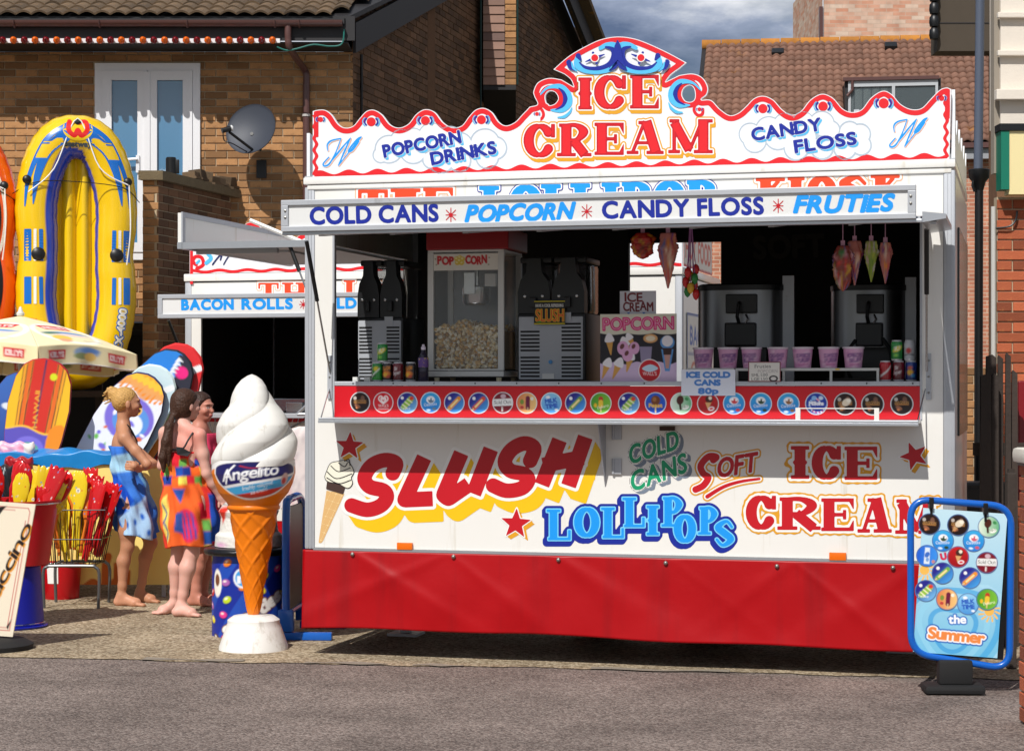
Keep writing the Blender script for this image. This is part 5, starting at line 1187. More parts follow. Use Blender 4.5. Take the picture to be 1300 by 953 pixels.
bag(1085, 306, 362, 20, 'pointed sweet bag with purple label, second over the right machine', pal, seed=3, vv=.08); bag(1106, 306, 358, 17, 'pointed bag of green sweets, third over the right machine', [(150, 170, 60), (190, 200, 70), (230, 180, 190), (220, 210, 220), (110, 150, 50)], seed=4); bag(1124, 308, 360, 16, 'pointed sweet bag with blue top, last over the right machine', pal, seed=5, vv=.06)
bag(816, 296, 329, 30, 'flat red and yellow snack bag next to the cone bag', [(190, 40, 30), (226, 170, 40), (200, 50, 36), (120, 50, 30)], seed=6, cone=False, vv=.1)
# bunch of dummies / lollies on strings
u_, zt_ = kat(877, 296, .05); t = kthing('lolly_bunch', 'bunch of red and green lollies on purple strings beside the doorway', 'sweets', u_, .05, kat(877, 380, .05)[1])
H_ = Z_HT-kat(877, 380, .05)[1]
for k in range(9):
    a = k*2.4; x, y, z = .03*math.cos(a), .025*math.sin(a), .03+.02*k*(.9)
    MB().tube([(x*.2, y*.2, H_), (x*.6, y*.6, z+.1), (x, y, z+.03)], .0022, 5).build('string', mat('purple_string', (170, 110, 170), .6), t)
    c = [(206, 40, 44), (50, 140, 70), (230, 180, 60), (206, 40, 44)][k % 4]
    q = MB().lathe([(.003, -.035), (.014, -.024), (.021, -.004), (.018, .018), (.006, .03)], 12, (x, y, z)).build('lolly', mat('lolly_%d' % (k % 4), c, .25), t, smooth=True)

# faint lettering on the back sheet coloured dark for shade
A = Art(kplane(KD-.062), (930, 285, 1080, 345), .006); A.put(d_edges(A.X, A.Y, text_edges('SOFT', (958, 328), (1046, 325), 27, track=.12))-1.6, mat('faint_paint', (64, 56, 50), .7)).build('lettering', ks, label='faint lettering on the dark back wall reading SOFT')
# ================================================================== the second kiosk, behind
L0 = (-2.855, 17.2); L2W, L2D = 4.39, 2.0
def lpl(v): return kplane(v, L0)
k2 = thing('snack_kiosk', 'white hot food kiosk behind with bacon rolls sign, red skirt and dark hatch', 'kiosk', (L0[0], L0[1], 0), -KA)
def lz(y, v=0): return float(lpl(v).at(300, y)[1])
ZC1, ZC0 = lz(347), lz(358); zo1, zct = 2.30, 1.40
fp2 = MB().box(.06, L2W-.06, 0, .03, .47, zct-.08).build('front_panel', M_white, k2)
up2 = MB().box(.06, L2W-.06, 0, .03, zo1, ZC0).build('upper_panel', M_white, k2)
MB().box(.06, .15, 0, .03, zct-.08, zo1).build('door_jamb', M_white, k2); MB().box(L2W-.95, L2W-.06, 0, .03, zct-.08, zo1).build('door_jamb', M_white, k2)
for u in (0, L2W-.06):
    for v in (-.005, L2D-.06): MB().box(u, u+.06, v, v+.06, .45, ZC0+.01, bev=.01).build('corner_post', M_aludull, k2, smooth=30)
MB().box(-.005, L2W+.005, -.02, L2D+.02, ZC0+.011, ZC1, bev=.008).build('cornice', M_white, k2, smooth=30)
MB().box(.02, L2W-.02, .03, L2D-.02, ZC1-.02, ZC1+.005).build('roof', M_aludull, k2)
MB().box(.0, .03, .06, L2D-.06, .47, ZC0).build('side_wall', M_white, k2); rw2 = MB().box(L2W-.03, L2W, .06, L2D-.06, .47, ZC0).build('side_wall', M_white, k2)
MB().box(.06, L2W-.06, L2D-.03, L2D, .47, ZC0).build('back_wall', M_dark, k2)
MB().box(.031, .05, .06, L2D-.06, .5, ZC0-.05).box(L2W-.05, L2W-.031, .06, L2D-.06, .5, ZC0-.05).box(.05, L2W-.05, .05, L2D-.04, .48, .5).box(.05, L2W-.05, .05, L2D-.04, ZC0-.06, ZC0-.04).build('shade_lining', M_dark, k2)  # dark sheets again, colouring in the interior shade
MB().box(.15, L2W-.95, -.22, .35, zct-.03, zct, bev=.004).build('counter', M_alu, k2)
MB().box(.15, L2W-.95, -.004, .03, zct-.08, zct-.031).build('counter_strip', M_redstrip, k2)
# skirt
UU, TT = np.meshgrid(np.linspace(-.004, L2W+.004, 90), np.linspace(0, 1, 8)); MB().grid(np.stack([UU, -.012-.02*TT-.012*np.sin(UU*5+TT*2)*TT, .468+(.15-.468)*TT], -1)).build('skirt', M_redv, k2, smooth=True)
MB().grid(np.stack([L2W+.004+0*UU[:, :20], np.linspace(-.02, L2D, 20)[None, :]+0*UU[:, :20], .468+(.15-.468)*TT[:, :20]], -1)).build('skirt', M_redv, k2, smooth=True)
MB().box(.5, .6, .3, .4, 0, .45).box(L2W-.6, L2W-.5, .3, .4, 0, .45).box(.5, .6, L2D-.4, L2D-.3, 0, .45).box(L2W-.6, L2W-.5, L2D-.4, L2D-.3, 0, .45).build('chassis', M_dark, k2)
# crest board
(ba0, bz0) = lpl(-.01).at(241, 346); xs = np.linspace(float(ba0), L2W, 200)
tp = ZC1+.30+.06*np.cos((xs-.62)*2*math.pi/.56)+.08*np.exp(-((xs-.62)/.18)**2)
P = [(x, z) for x, z in zip(xs, tp)]+[(L2W, ZC1+.004), (float(ba0), ZC1+.004)]
b2 = MB().prism(P, -.014, .006).build('crest_board', M_board, k2)
A = Art(lpl(-.014), (236, 270, 875, 352), .007)
A.X0 = A.X
t_ = L0[1]+0; gx_, gz_ = np.meshgrid(A.x, A.y); tpg = ZC1+.30+.06*np.cos((gx_-.62)*2*math.pi/.56)+.08*np.exp(-((gx_-.62)/.18)**2)
band = np.maximum(np.abs(gz_-(tpg-.028))-.024, np.maximum(float(ba0)+.004-gx_, gx_-L2W+.004)); wv = np.abs(gz_-(ZC1+.022+.008*np.sin(gx_*24)))-.013; sd_ = np.maximum(np.abs(gx_-float(ba0)-.018)-.014, gz_-ZC1-.3)
A.put(np.minimum.reduce([band, np.maximum(wv, np.maximum(float(ba0)+.004-gx_, gx_-L2W+.004)), sd_]), I_sred)
for P, m, r in (([(250, 341), (258, 336), (256, 327), (248, 326), (245, 332), (249, 336)], I_sred, 2.2), ([(262, 334), (268, 328), (264, 322)], I_cyan, 2.4), ([(250, 334), (253, 331)], I_cyan, 1.5), ([(270, 336), (276, 328), (282, 322), (280, 330)], I_dnavy, 1), ([(284, 336), (290, 326), (296, 322)], I_dnavy, .8), ([(326, 300), (334, 294), (341, 297)], I_cyan, 2.6)):
    A.put(d_path(A.X, A.Y, P, r, smooth=5), m)
A.build('painted_border', b2)
for x0, x1 in ((800, 862),): pass
# upper lettering
A = Art(lpl(0), (300, 352, 880, 384), .006)
F1 = np.minimum.reduce([slab(A.X, A.Y, c, a, b, 359-(a-330)*.012, 385-(a-330)*.012, 8) for c, a, b in (('T', 328, 354), ('H', 358, 390), ('E', 395, 420), ('K', 638, 660), ('I', 663, 675), ('O', 678, 702), ('S', 705, 725), ('K', 728, 750))])
F2 = np.minimum.reduce([slab(A.X, A.Y, c, a, a+w_, 357-(a-330)*.012, 383-(a-330)*.012, 8) for c, a, w_ in (('L', 438, 22), ('O', 462, 25), ('L', 489, 22), ('L', 513, 22), ('I', 537, 13), ('P', 552, 22), ('O', 576, 25), ('P', 603, 23))])
A.put(F1-2.4, I_peach).put(F1-1.5, I_white).put(F1, I_ored).put(F2-2.2, I_peach).put(F2-1.4, I_white).put(F2, I_ored).build('lettering', up2)
# flap and sign
P2 = .85; pl = lpl(-P2); (sa_, sz1) = pl.at(201, 374); (_, sz0) = pl.at(203, 404); sa_, sz1, sz0 = float(sa_), float(sz1), float(sz0); sb_ = sa_+3.5
MB().prism([(-P2+.02, sz0-.004), (-.004, zo1-.01), (-.004, zo1+.012), (-P2+.02, sz0+.02)], sa_+.01, sb_-.01, M=SWAP).build('front_flap', M_aludull, k2)
sg2 = MB().box(sa_+.02, sb_-.02, -P2-.004, -P2+.015, sz0+.02, sz1-.02).build('sign_panel', MATS['sign_white'], k2)
fr = MB()
for (a, b, c, d) in ((sa_, sb_, sz0, sz0+.034), (sa_, sb_, sz1-.034, sz1), (sa_, sa_+.04, sz0+.0342, sz1-.0342), (sb_-.04, sb_, sz0+.0342, sz1-.0342)): fr.box(a, b, -P2-.016, -P2+.02, c, d, bev=.003)
fr.build('sign_frame', M_aludull, sg2)
A = Art(lpl(-P2-.004), (225, 374, 470, 404), .004)
E = np.concatenate([text_edges('BACON', (231, 393), (296, 392.3), 12.2, track=.14), text_edges('ROLLS', (307.5, 392.2), (371, 391.5), 12.2, track=.14)])
F = d_edges(A.X, A.Y, E); A.put(F-1.0, I_blue).build('lettering', sg2, label='blue sign lettering reading BACON ROLLS')
A = Art(lpl(-P2-.004), (390, 374, 470, 404), .004); A.put(d_edges(A.X, A.Y, text_edges('COLD', (396, 391.4), (452, 390.8), 12.2, track=.14))-1.0, I_blue).build('lettering', sg2, label='blue sign lettering half hidden, COLD')
A = Art(lpl(-P2-.004), (376, 376, 394, 400), .004)
A.put(np.minimum.reduce([d_seg(A.X, A.Y, (385-5*math.cos(t), 386.5-5.6*math.sin(t)), (385+5*math.cos(t), 386.5+5.6*math.sin(t)), .5) for t in (0, rad(45), rad(90), rad(135))]), I_red).build('painted_asterisk', sg2)
def strut2(a, b):
    a, b = Vector(a), Vector(b); m = a.lerp(b, .5); o = MB().tube([a, m], .014, 8).build('gas_strut', M_black, k2); MB().tube([m, b], .008, 8).build('rod', M_steel, o)
strut2((.0, -.35, sz0), (.1, -.015, 1.62)); strut2((L2W-1.05, -.35, sz0), (L2W-.9, -.015, 1.62))
# side boards: HOT FOOD, BACON
hf = printed_sheet('side_board', 1.5, .34, 150, 44, lambda c: (c.grad(0*c.X, (206, 34, 40), (206, 34, 40)), c.put(np.maximum(np.abs(c.X-75)-73+.6*np.sin(c.Y*1.2), np.abs(c.Y-17)-15+.6*np.sin(c.X*.8)), (238, 234, 226)), c.text('HOT', (10, 26), (62, 26), 17, (214, 70, 40), grow=.9), c.text('FOOD', (74, 26), (142, 26), 17, (214, 70, 40), grow=.9)), k2, (L2W+.006, .02, ZC1+.006), (0, 0, rad(90)))
printed_sheet('menu_board', 1.3, .62, 90, 44, lambda c: (c.grad(0*c.X, (40, 90, 170), (40, 90, 170)), c.put(np.maximum(np.abs(c.X-65)-63, np.abs(c.Y-31)-29), (232, 232, 228)), c.text('BACON', (14, 26), (116, 26), 15, (44, 100, 190), grow=.8), c.path([(4, 34), (126, 34)], .8, (40, 90, 170)), c.text('Chips', (20, 54), (100, 54), 13, (206, 90, 50), grow=.5)), k2, (L2W+.006, .2, 1.62), (0, 0, rad(90)))
# grill shapes inside the dark hatch
MB().box(.3, 1.3, .5, .9, zct, zct+.12, bev=.01).build('griddle', M_steel, k2); MB().box(.9, 1.05, .1, .2, zct, zct+.09, bev=.005).build('napkin_holder', M_steel, k2)
# front panel writing seen past the big kiosk
A = Art(lpl(0), (362, 585, 420, 665), .006); F = np.minimum.reduce([slab(A.X, A.Y, 'H', 369, 400, 615, 648, 9)]); A.put(F-2.6, I_black).put(F-1, I_white).put(d_poly(A.X, A.Y, [(360, 588), (378, 592), (386, 600), (384, 618), (362, 606)]), I_sred).put(F, I_sred).build('painted_badge', fp2)
# wire basket on the kiosk shelf and a garment on a hanger
cq = lpl(-.24); a0_, z0_ = [float(q) for q in cq.at(268, 530)]; a1_, z1_ = [float(q) for q in cq.at(312, 532)]
wb = thing('wire_rack', 'grey wire mesh rack at the front of the hot food kiosk, behind the children', 'rack', (0, 0, 0))
wb.location = (L0[0]+KV[0]*-.3, L0[1]+KV[1]*-.3, .0); wb.rotation_euler = (0, 0, -KA)
M_wire = mat('galvanised_wire', (150, 152, 155), .35, metal=.8)
g = MB()
for i in range(16): g.tube([(.30+i*.05, 0, .9), (.30+i*.05+.12, 0, 1.36)], .003, 5).tube([(.42+i*.05, 0.004, .9), (.30+i*.05, .004, 1.36)], .003, 5)
g.build('mesh', M_wire, wb); MB().box(.25, 1.3, -.03, .12, 1.36, 1.40, bev=.004).box(.25, .28, 0, .03, 0, 1.36).box(1.27, 1.3, 0, .03, 0, 1.36).build('frame', M_aludull, wb)
gm = lpl(-.45); gu, gz = [float(q) for q in gm.at(388, 541)]
t = thing('hanging_dress', 'pale pink patterned dress hanging beside the big kiosk', 'clothing', (L0[0]+gu*KU[0]-.45*KV[0], L0[1]+gu*KU[1]-.45*KV[1], gz-.68), -KA)
n, m = 40, 40; tt = np.linspace(0, 1, m); rr = np.interp(tt, [0, .1, .7, .88, .96, 1], [.235, .225, .17, .20, .15, .06]); th = np.linspace(0, 2*math.pi, n, endpoint=False); TH, TT = np.meshgrid(th, tt)
RX = np.repeat(rr[:, None], n, 1); fol = 1+.10*np.sin(TH*7+TT*3)*(1-TT)
cv = Canvas(TH*57.3, TT*100, (226, 214, 212), 6); rg = np.random.default_rng(3)
for k in range(150): cv.ell((rg.uniform(0, 360), rg.uniform(0, 100)), rg.uniform(5, 14), rg.uniform(1.5, 4), [(206, 150, 156), (182, 170, 174), (236, 230, 226), (160, 150, 160)][k % 4], rg.uniform(0, 3), .7)
MB().grid(np.stack([RX*fol*np.cos(TH), RX*.28*fol*np.sin(TH), TT*.68], -1), wrap=True).build('cloth', FABRIC(), t, smooth=True, color=cv.C)
MB().tube(catmull([(-.15, 0, .66), (0, 0, .72), (.15, 0, .66)], 5), .006, 6).tube(catmull([(0, 0, .72), (.0, 0, .77), (.03, 0, .79), (.05, 0, .76)], 5), .004, 6).build('hanger', M_black, t)
tag(MB().tube([(.2, 0, 0), (.2, 0, gz+.1)], .014, 8).tube([(-.1, 0, gz+.1), (.25, 0, gz+.1)], .014, 8).tube([(0, 0, .02), (.4, 0, .02)], .016, 8).tube([(.2, -.2, .02), (.2, .2, .02)], .016, 8).tube([(-.1, 0, gz+.1), (.12, 0, gz+.3)], .014, 6).build('clothes_rail', M_alu, None, t.location*1.0+Vector((.02, .05, -t.location.z)), (0, 0, -KA)), 'thin metal rail the pale dress hangs from', 'rail')
# ================================================================== the brick house on the left
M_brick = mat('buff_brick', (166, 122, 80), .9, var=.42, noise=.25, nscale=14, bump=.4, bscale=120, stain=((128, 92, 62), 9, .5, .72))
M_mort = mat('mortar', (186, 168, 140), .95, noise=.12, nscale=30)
M_dbrick = mat('brown_shaded_brick', (104, 74, 52), .9, var=.42, noise=.3, nscale=14, bump=.4, bscale=120)  # darker copy of the buff brick, shade put into its colour
M_tile = mat('roof_tile', (98, 80, 60), .92, var=.3, noise=.35, nscale=22, bump=.5, bscale=70, stain=((172, 118, 36), 5.5, .60, .68))
M_black_t = mat('black_timber', (34, 32, 34), .6, noise=.1, nscale=9)
M_brown_p = mat('brown_gutter', (92, 62, 58), .35, noise=.06, nscale=5)
M_upvc = mat('white_upvc', (236, 236, 238), .3)
M_pane = mat('window_glass', (78, 128, 164), .06, spec=.9, noise=.06, nscale=2)
DH = 19.9; hp_ = facing(DH); hs = DH/FPX
hx = lambda px: (px-CX)*hs; hzz = lambda py: CAMZ-(py-HY)*hs
house = thing('brick_house', 'two storey brick house with lichened tile roof and white double window', 'house', (hx(200), DH, 0))
base_h = Vector(house.location)
XL, XR, ZE = hx(-150), hx(448), hzz(66)
w0, w1, wz0, wz1 = hx(121), hx(254.5), hzz(224), hzz(81)
def vis_front(px, py): return px < 440 and 66 < py < 262
brick_wall('front_wall', house, (XL, DH), (1, 0), XR-XL, 2.35, ZE, (M_brick, M_mort), 300, holes=[(w0-XL, w1-XL, 2.9, wz1)], show=vis_front)
# ground floor: open shop front, inside coloured near-black for its shade
MB().box(XL, hx(-20), DH, DH+.3, 0, 2.35).box(hx(250), XR-.01, DH, DH+.3, 0, 2.35).box(XL, XR, DH+.02, DH+.3, 2.28, 2.345).build('shopfront_piers', M_dbrick, house, -base_h)
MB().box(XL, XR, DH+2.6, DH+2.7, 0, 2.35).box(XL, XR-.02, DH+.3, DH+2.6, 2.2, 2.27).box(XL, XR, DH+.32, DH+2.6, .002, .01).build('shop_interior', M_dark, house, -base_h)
# side wall running back
sl = 10.6; sd = KV; sA = (XR, DH)
def sw(s, z, off=0): return Vector((XR+sd[0]*s+KU[0]*off, DH+sd[1]*s+KU[1]*off, z))
def roofz(s): return min(5.06+.285*(s+.5), 5.06+.285*(10.9-s)+.0) if True else 0
M_dmort = mat('shaded_mortar', (120, 98, 74), .95)  # darker mortar copy, the side wall's shade put into its colour
RT = math.tan(rad(19.5)); zridge = hzz(33)+(6.2*sd[1]+.55)*RT
def rline(s): return (hzz(33)+(s*sd[1]+.55)*RT if s < 6.2 else zridge-(s-6.2)*.13)-.06
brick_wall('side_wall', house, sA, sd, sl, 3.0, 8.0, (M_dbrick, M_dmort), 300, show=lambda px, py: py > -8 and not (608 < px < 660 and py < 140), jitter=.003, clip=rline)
def wedge(name, pts, depth, m):      # slab following the side wall; pts (s, z)
    mb = MB(); n = len(pts); vs = [sw(s, z, .0)-base_h for s, z in pts]+[sw(s, z, -depth)-base_h for s, z in pts]
    mb.add(vs, [tuple(range(n)), tuple(range(n, 2*n))[::-1]]+[(i, i+n, (i+1) % n+n, (i+1) % n) for i in range(n)]); return mb.build(name, m, house)
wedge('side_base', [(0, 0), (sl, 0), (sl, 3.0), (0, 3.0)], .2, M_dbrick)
# vertical break in the side wall
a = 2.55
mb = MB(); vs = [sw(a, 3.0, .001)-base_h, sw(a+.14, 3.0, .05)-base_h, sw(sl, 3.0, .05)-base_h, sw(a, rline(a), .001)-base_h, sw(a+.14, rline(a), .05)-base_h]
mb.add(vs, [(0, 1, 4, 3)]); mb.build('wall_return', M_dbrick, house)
# roof: tiles as pieces on a dark deck, pitch along the front slope
PIT = rad(19.5); ov = .55; er = hzz(33)
def rf(x, s): return Vector((x, DH-ov+s*math.cos(PIT), er+s*math.sin(PIT)))-base_h
# slanted verge: right end of the roof follows the side wall direction
def verge(s): return XR+.10+sd[0]/sd[1]*(s*math.cos(PIT)-ov*.0)-.14
deck = MB(); S = 6.95
deck.add([rf(XL, 0)-Vector((0, 0, .03)), rf(verge(0), 0)-Vector((0, 0, .03)), rf(verge(S), S)-Vector((0, 0, .03)), rf(XL, S)-Vector((0, 0, .03)),
          rf(XL, 0)-Vector((0, 0, .08)), rf(verge(0), 0)-Vector((0, 0, .08)), rf(verge(S), S)-Vector((0, 0, .08)), rf(XL, S)-Vector((0, 0, .08))], [(0, 1, 2, 3), (4, 7, 6, 5), (0, 4, 5, 1), (1, 5, 6, 2), (2, 6, 7, 3), (3, 7, 4, 0)])
roof = deck.build('roof', M_black_t, house)
tw, tl = .155*1.0, .30
tm = MB(); n = 9; xs_ = np.linspace(0, tw, n); prof = .032*np.sin(np.clip(xs_/tw, 0, 1)*math.pi)**1.0*np.where(xs_/tw < .72, 1, 1)
P = np.array([[(x, s_, z+.022*(1-s_/(tl+.05))) for x, z in zip(xs_, prof)] for s_ in (0, tl+.05)])
tm.grid(P); tm.grid(np.array([[(x, 0, z+.022) for x, z in zip(xs_, prof)], [(x, 0, z+.002) for x, z in zip(xs_, prof)]]))
tme = bpy.data.meshes.new('roof_tile'); tme.from_pydata(tm.v, [], tm.f); tme.materials.append(M_tile); tme.polygons.foreach_set('use_smooth', [True]*len(tme.polygons))
cnt = 0; rest = MB()
for r in range(int(S/tl)):
    s_ = r*tl; x = hx(-60)+ (tw*.0 if r % 2 else 0)
    while x+tw < verge(s_):
        p = rf(x, s_)+Vector((0, 0, random.uniform(0, .006)))
        pw = p+base_h; px, py = px_of(pw)
        if -20 < px and py > -20 and cnt < 300:
            link('roof_tile', tme, roof, p, (PIT, 0, random.uniform(-.015, .015))); cnt += 1
        else:
            Mx = Matrix.Translation(p) @ Matrix.Rotation(PIT, 4, 'X'); rest.add([Mx @ Vector(q) for q in tm.v], tm.f)
        x += tw
o = rest.build('tiling', M_tile, roof, smooth=True, fixn=False); o['kind'] = 'stuff'
# eaves: fascia, soffit, gutter
yf = DH-ov+.03
MB().box(XL, XR+.06, yf, yf+.025, hzz(63), er-.0).box(XL, XR-.01, yf+.026, DH-.001, hzz(66), hzz(66)+.015).build('fascia', M_black_t, house, -base_h)
gz = hzz(44); g = MB(); n = 10; prof = [(-.055+.055*math.cos(t)-.0, .055*math.sin(t)) for t in np.linspace(math.pi, 2*math.pi, n)]
gx0, gx1 = XL, hx(441)
g.grid(np.array([[(x, yf-.004+q[0], gz+q[1]+.03) for q in prof] for x in (gx0, gx1)])); g.grid(np.array([[(x, yf-.004+q[0]*.9-.004, gz+q[1]*.88+.032) for q in prof] for x in (gx0, gx1)]))
g.v += [(gx1, yf-.004+q[0], gz+q[1]+.03) for q in prof]; k = len(g.v)-n; g.f.append(tuple(range(k, k+n))); g.m.append(0)
gut = g.build('gutter', M_brown_p, house, -base_h, smooth=40)
for px in (37, 142, 250, 358, 388): x = hx(px); MB().tube([(x, yf-.06+.06*math.cos(t), gz+.03+.062*math.sin(t)) for t in np.linspace(math.pi, 2*math.pi, 9)], .010, 6).build('gutter_joint', M_brown_p, gut, smooth=40)
dx_ = hx(389.5); yw = DH-.05
dp = MB().tube(catmull([(hx(374), yf-.055, gz-.02), (hx(374), yf-.055, gz-.14), (hx(376), yf+.0, gz-.24), (hx(386), yw-.03, hzz(88)), (dx_, yw, hzz(96)), (dx_, yw, hzz(110))], 5), .034, 10).tube([(dx_, yw, hzz(110)), (dx_, yw, .1)], .036, 12)
dp = dp.build('downpipe', M_brown_p, house, -base_h, smooth=40); MB().tube([(dx_, yw, hzz(149)), (dx_, yw, hzz(146))], .042, 12).build('collar', mat('pale_collar', (190, 185, 180), .5), dp)
# barge boards
def barge(p0, p1, h, t, off, name='barge_board'):
    mb = MB(); A_, B_ = sw(*p0, off)-base_h, sw(*p1, off)-base_h; nn = Vector((KU[0], KU[1], 0))*t
    vs = [A_, B_, B_+Vector((0, 0, h)), A_+Vector((0, 0, h))]; vs += [q+nn for q in vs]
    mb.add(vs, [(3, 2, 1, 0), (4, 5, 6, 7), (0, 1, 5, 4), (1, 2, 6, 5), (2, 3, 7, 6), (3, 0, 4, 7)]); return mb.build(name, M_black_t, house)
def s_of(px):
    q = (px-CX)/FPX; return (q*DH-XR)/(sd[0]-q*sd[1])
def z_at(px, py): s = s_of(px); return CAMZ-(py-HY)/FPX*(DH+s*sd[1])
s0_, s1_ = s_of(441), s_of(560); barge((s0_, z_at(441, 68)), (s1_, z_at(560, 0)), .30, .03, .06)
bb0, bb1 = s_of(686), s_of(728); barge((bb0, z_at(686, -10)), (bb1, z_at(728, 88)), .34, .03, .10)
barge((bb0, z_at(680, -14)), (bb1+.25, z_at(728, 88)-.1), .30, .03, .34)
mb = MB(); q0, q1 = sw(bb0, z_at(684, -12)+.36, .14)-base_h, sw(bb1+.3, z_at(728, 88)+.22, .14)-base_h; o3 = Vector((KU[0], KU[1], 0))*.36; up_ = Vector((0, 0, .09))
vs = [q0, q1, q1+o3, q0+o3]; vs += [q+up_ for q in vs]; mb.add(vs, [(0, 1, 2, 3), (7, 6, 5, 4), (0, 4, 5, 1), (1, 5, 6, 2), (2, 6, 7, 3), (3, 7, 4, 0)]); mb.build('verge', M_tile, house)
# tile-hung projection with its brick edge on the side wall
def zf_(py, D): return CAMZ-(py-HY)/FPX*D
Dp = DH+sd[1]*s_of(613)-.35; X0, X1, X2 = [(q-CX)/FPX*Dp for q in (613.5, 641, 655)]; zb = zf_(108, Dp)
pj = MB().box(X0, X2, Dp+.02, Dp+1.6, zb+.02, 8.0).build('wall_projection', M_dbrick, house, -base_h)
pm_ = [mat('hung_tile_%d' % i, c, .6, noise=.2, nscale=12) for i, c in enumerate(((120, 88, 72), (146, 110, 92), (104, 76, 66)))]
th_ = 11.2/FPX*Dp; i = 0; z = zb
while z < 8: MB().prism([(0, 0), (.0, th_*.98), (.03, th_*.98), (.045, 0)], X0, X1-.004, M=Matrix(((0, 1, 0, 0), (-1, 0, 0, Dp+.02), (0, 0, 1, z), (0, 0, 0, 1)))).build('hung_tile', pm_[i % 3 if i % 2 else 1], pj); z += th_; i += 1
z = zb; i = 0
while z < 8: MB().box(X1, X2, Dp-.004+.006*(i % 2), Dp+.03, z+.004, z+.075*1.0).build('brick', M_brick, pj); z += .083; i += 1
MB().prism([(-.9, -.55), (.7, -.05), (.7, .02), (-.9, .02)], X0, X2, M=Matrix(((0, 1, 0, 0), (-1, 0, 0, Dp+.7), (0, 0, 1, zb-.01), (0, 0, 0, 1)))).build('bracket', M_black_t, house, -base_h)
MB().tube([(X0-.03, Dp-.02, zb-1.2), (X0-.03, Dp-.02, 8)], .012, 6).build('cable', mat('green_cable', (16, 50, 46), .5), house, -base_h); MB().tube([(X2+.02, Dp-.02, zb), (X2+.02, Dp-.02, 8)], .012, 6).build('cable', MATS['green_cable'], house, -base_h)
MB().tube([sw(.18, z, .03) for z in (3, ZE)], .016, 6).build('cable', M_black, house, -base_h)
# double window
wn_ = MB(); fw = .10; yo = DH-.03; wm = (w0+w1)/2
def frame(mb, a, b, c, d, t, y0, y1):
    mb.box(a, b, y0, y1, d-t, d).box(a, b, y0, y1, c, c+t).box(a, a+t, y0, y1, c+t+.0002, d-t-.0002).box(b-t, b, y0, y1, c+t+.0002, d-t-.0002)
frame(wn_, w0, w1, 2.9, wz1, .075, yo, yo+.09)
win = wn_.build('window', M_upvc, house, -base_h)
for a, b in ((w0+.077, wm-.004), (wm+.004, w1-.077)):
    m2 = MB(); frame(m2, a, b, 2.978, wz1-.077, .095, yo-.012, yo+.05); sash = m2.build('sash', M_upvc, win)
    MB().box(a+.095, b-.095, yo+.022, yo+.03, 3.073, wz1-.172).build('pane', M_pane, win)
MB().box(wm-.03, wm+.03, yo-.022, yo-.0125, 2.98, wz1-.09).build('mullion', M_upvc, win)
MB().box(wm-.11, wm-.075, yo-.03, yo-.0125, hzz(220), hzz(198)).tube([(wm-.092, yo-.05, hzz(203)), (wm-.22, yo-.05, hzz(204))], .014, 8).build('handle', M_upvc, win)
canister = tag(MB().lathe([(.05, 0), (.05, .16), (.044, .165), (.044, .172)], 14, (0, 0, 0)).box(.03, .075, -.02, .02, .02, .15, bev=.004).build('black_canister', M_black, None, (0, 0, 0), smooth=30), 'small black canister on the garden wall in front of the window', 'canister')
# string of lamps under the gutter
ls = thing('lamp_string', 'row of orange and red lamps on a white batten under the gutter', 'lights', (hx(180), yf-.03, hzz(65)))
MB().box(hx(-30)-hx(180), hx(363.5)-hx(180), .0, .028, -.012, .03).build('batten', M_upvc, ls)
Mo = mat('orange_bulb', (240, 104, 14), .2, coat=.4); Mr = mat('red_bulb', (120, 8, 22), .2, coat=.4)
bl = MB().lathe([(.003, -.038), (.022, -.033), (.034, -.014), (.036, .004), (.028, .024), (.016, .034), (.014, .045)], 14)
for i in range(-1, 27):
    me = bpy.data.meshes.get('bulb_%d' % (i % 2))
    if me is None:
        me = bpy.data.meshes.new('bulb_%d' % (i % 2)); me.from_pydata(bl.v, [], bl.f); me.materials.append(Mo if i % 2 == 0 else Mr); me.polygons.foreach_set('use_smooth', [True]*len(me.polygons))
    link('bulb', me, ls, (hx(9+i*13.3)-hx(180), -.030, .008), (rad(70), 0, 0))
tag(MB().tube(catmull([(hx(360), yf-.05, hzz(72)), (hx(372), yf-.04, hzz(76)), (hx(385), yf-.04, hzz(74)), (hx(405), yf-.04, hzz(69)), (hx(425), yf-.04, hzz(71)), (hx(440), yf-.04, hzz(68)), (hx(443), yf-.04, hzz(50))], 5), .008, 6).build('cable', mat('teal_cable', (30, 110, 100), .5), None), 'thin teal cable sagging under the gutter end', 'cable')
# satellite dish
sd_c = Vector((hx(326), DH-.42, hzz(171)))
dish = thing('satellite_dish', 'round dark grey satellite dish on the brick wall', 'satellite dish', (sd_c.x, DH, sd_c.z))
fwd = Vector((-.30, -.90, .30)).normalized(); q = fwd.to_track_quat('Z', 'Y').to_matrix().to_4x4(); Md = Matrix.Translation(sd_c-Vector(dish.location)) @ q
rp = np.linspace(0.005, .262, 12); MB().lathe([(r, r*r*.9-.05) for r in rp]+[(.266, .016), (.264, .004)]+[(r, r*r*.9-.062) for r in rp[::-1]], 40, M=Md).build('reflector', mat('dish_grey', (58, 63, 74), .55, noise=.1, nscale=6), dish, smooth=40)
lnb = Md @ Vector((-.05, .0, .34)); lnb = sd_c-Vector(dish.location)+Vector((-.20, -.34, -.05)); bt = sd_c-Vector(dish.location)+Vector((.02, -.08, -.21))
arm = MB().tube([bt, lnb+Vector((.03, .02, -.02))], .014, 8).build('arm', M_black, dish); MB().tube([lnb+Vector((-.04, -.01, -.01)), lnb+Vector((.04, .02, .015))], .026, 12).build('receiver', M_black, dish, smooth=40)
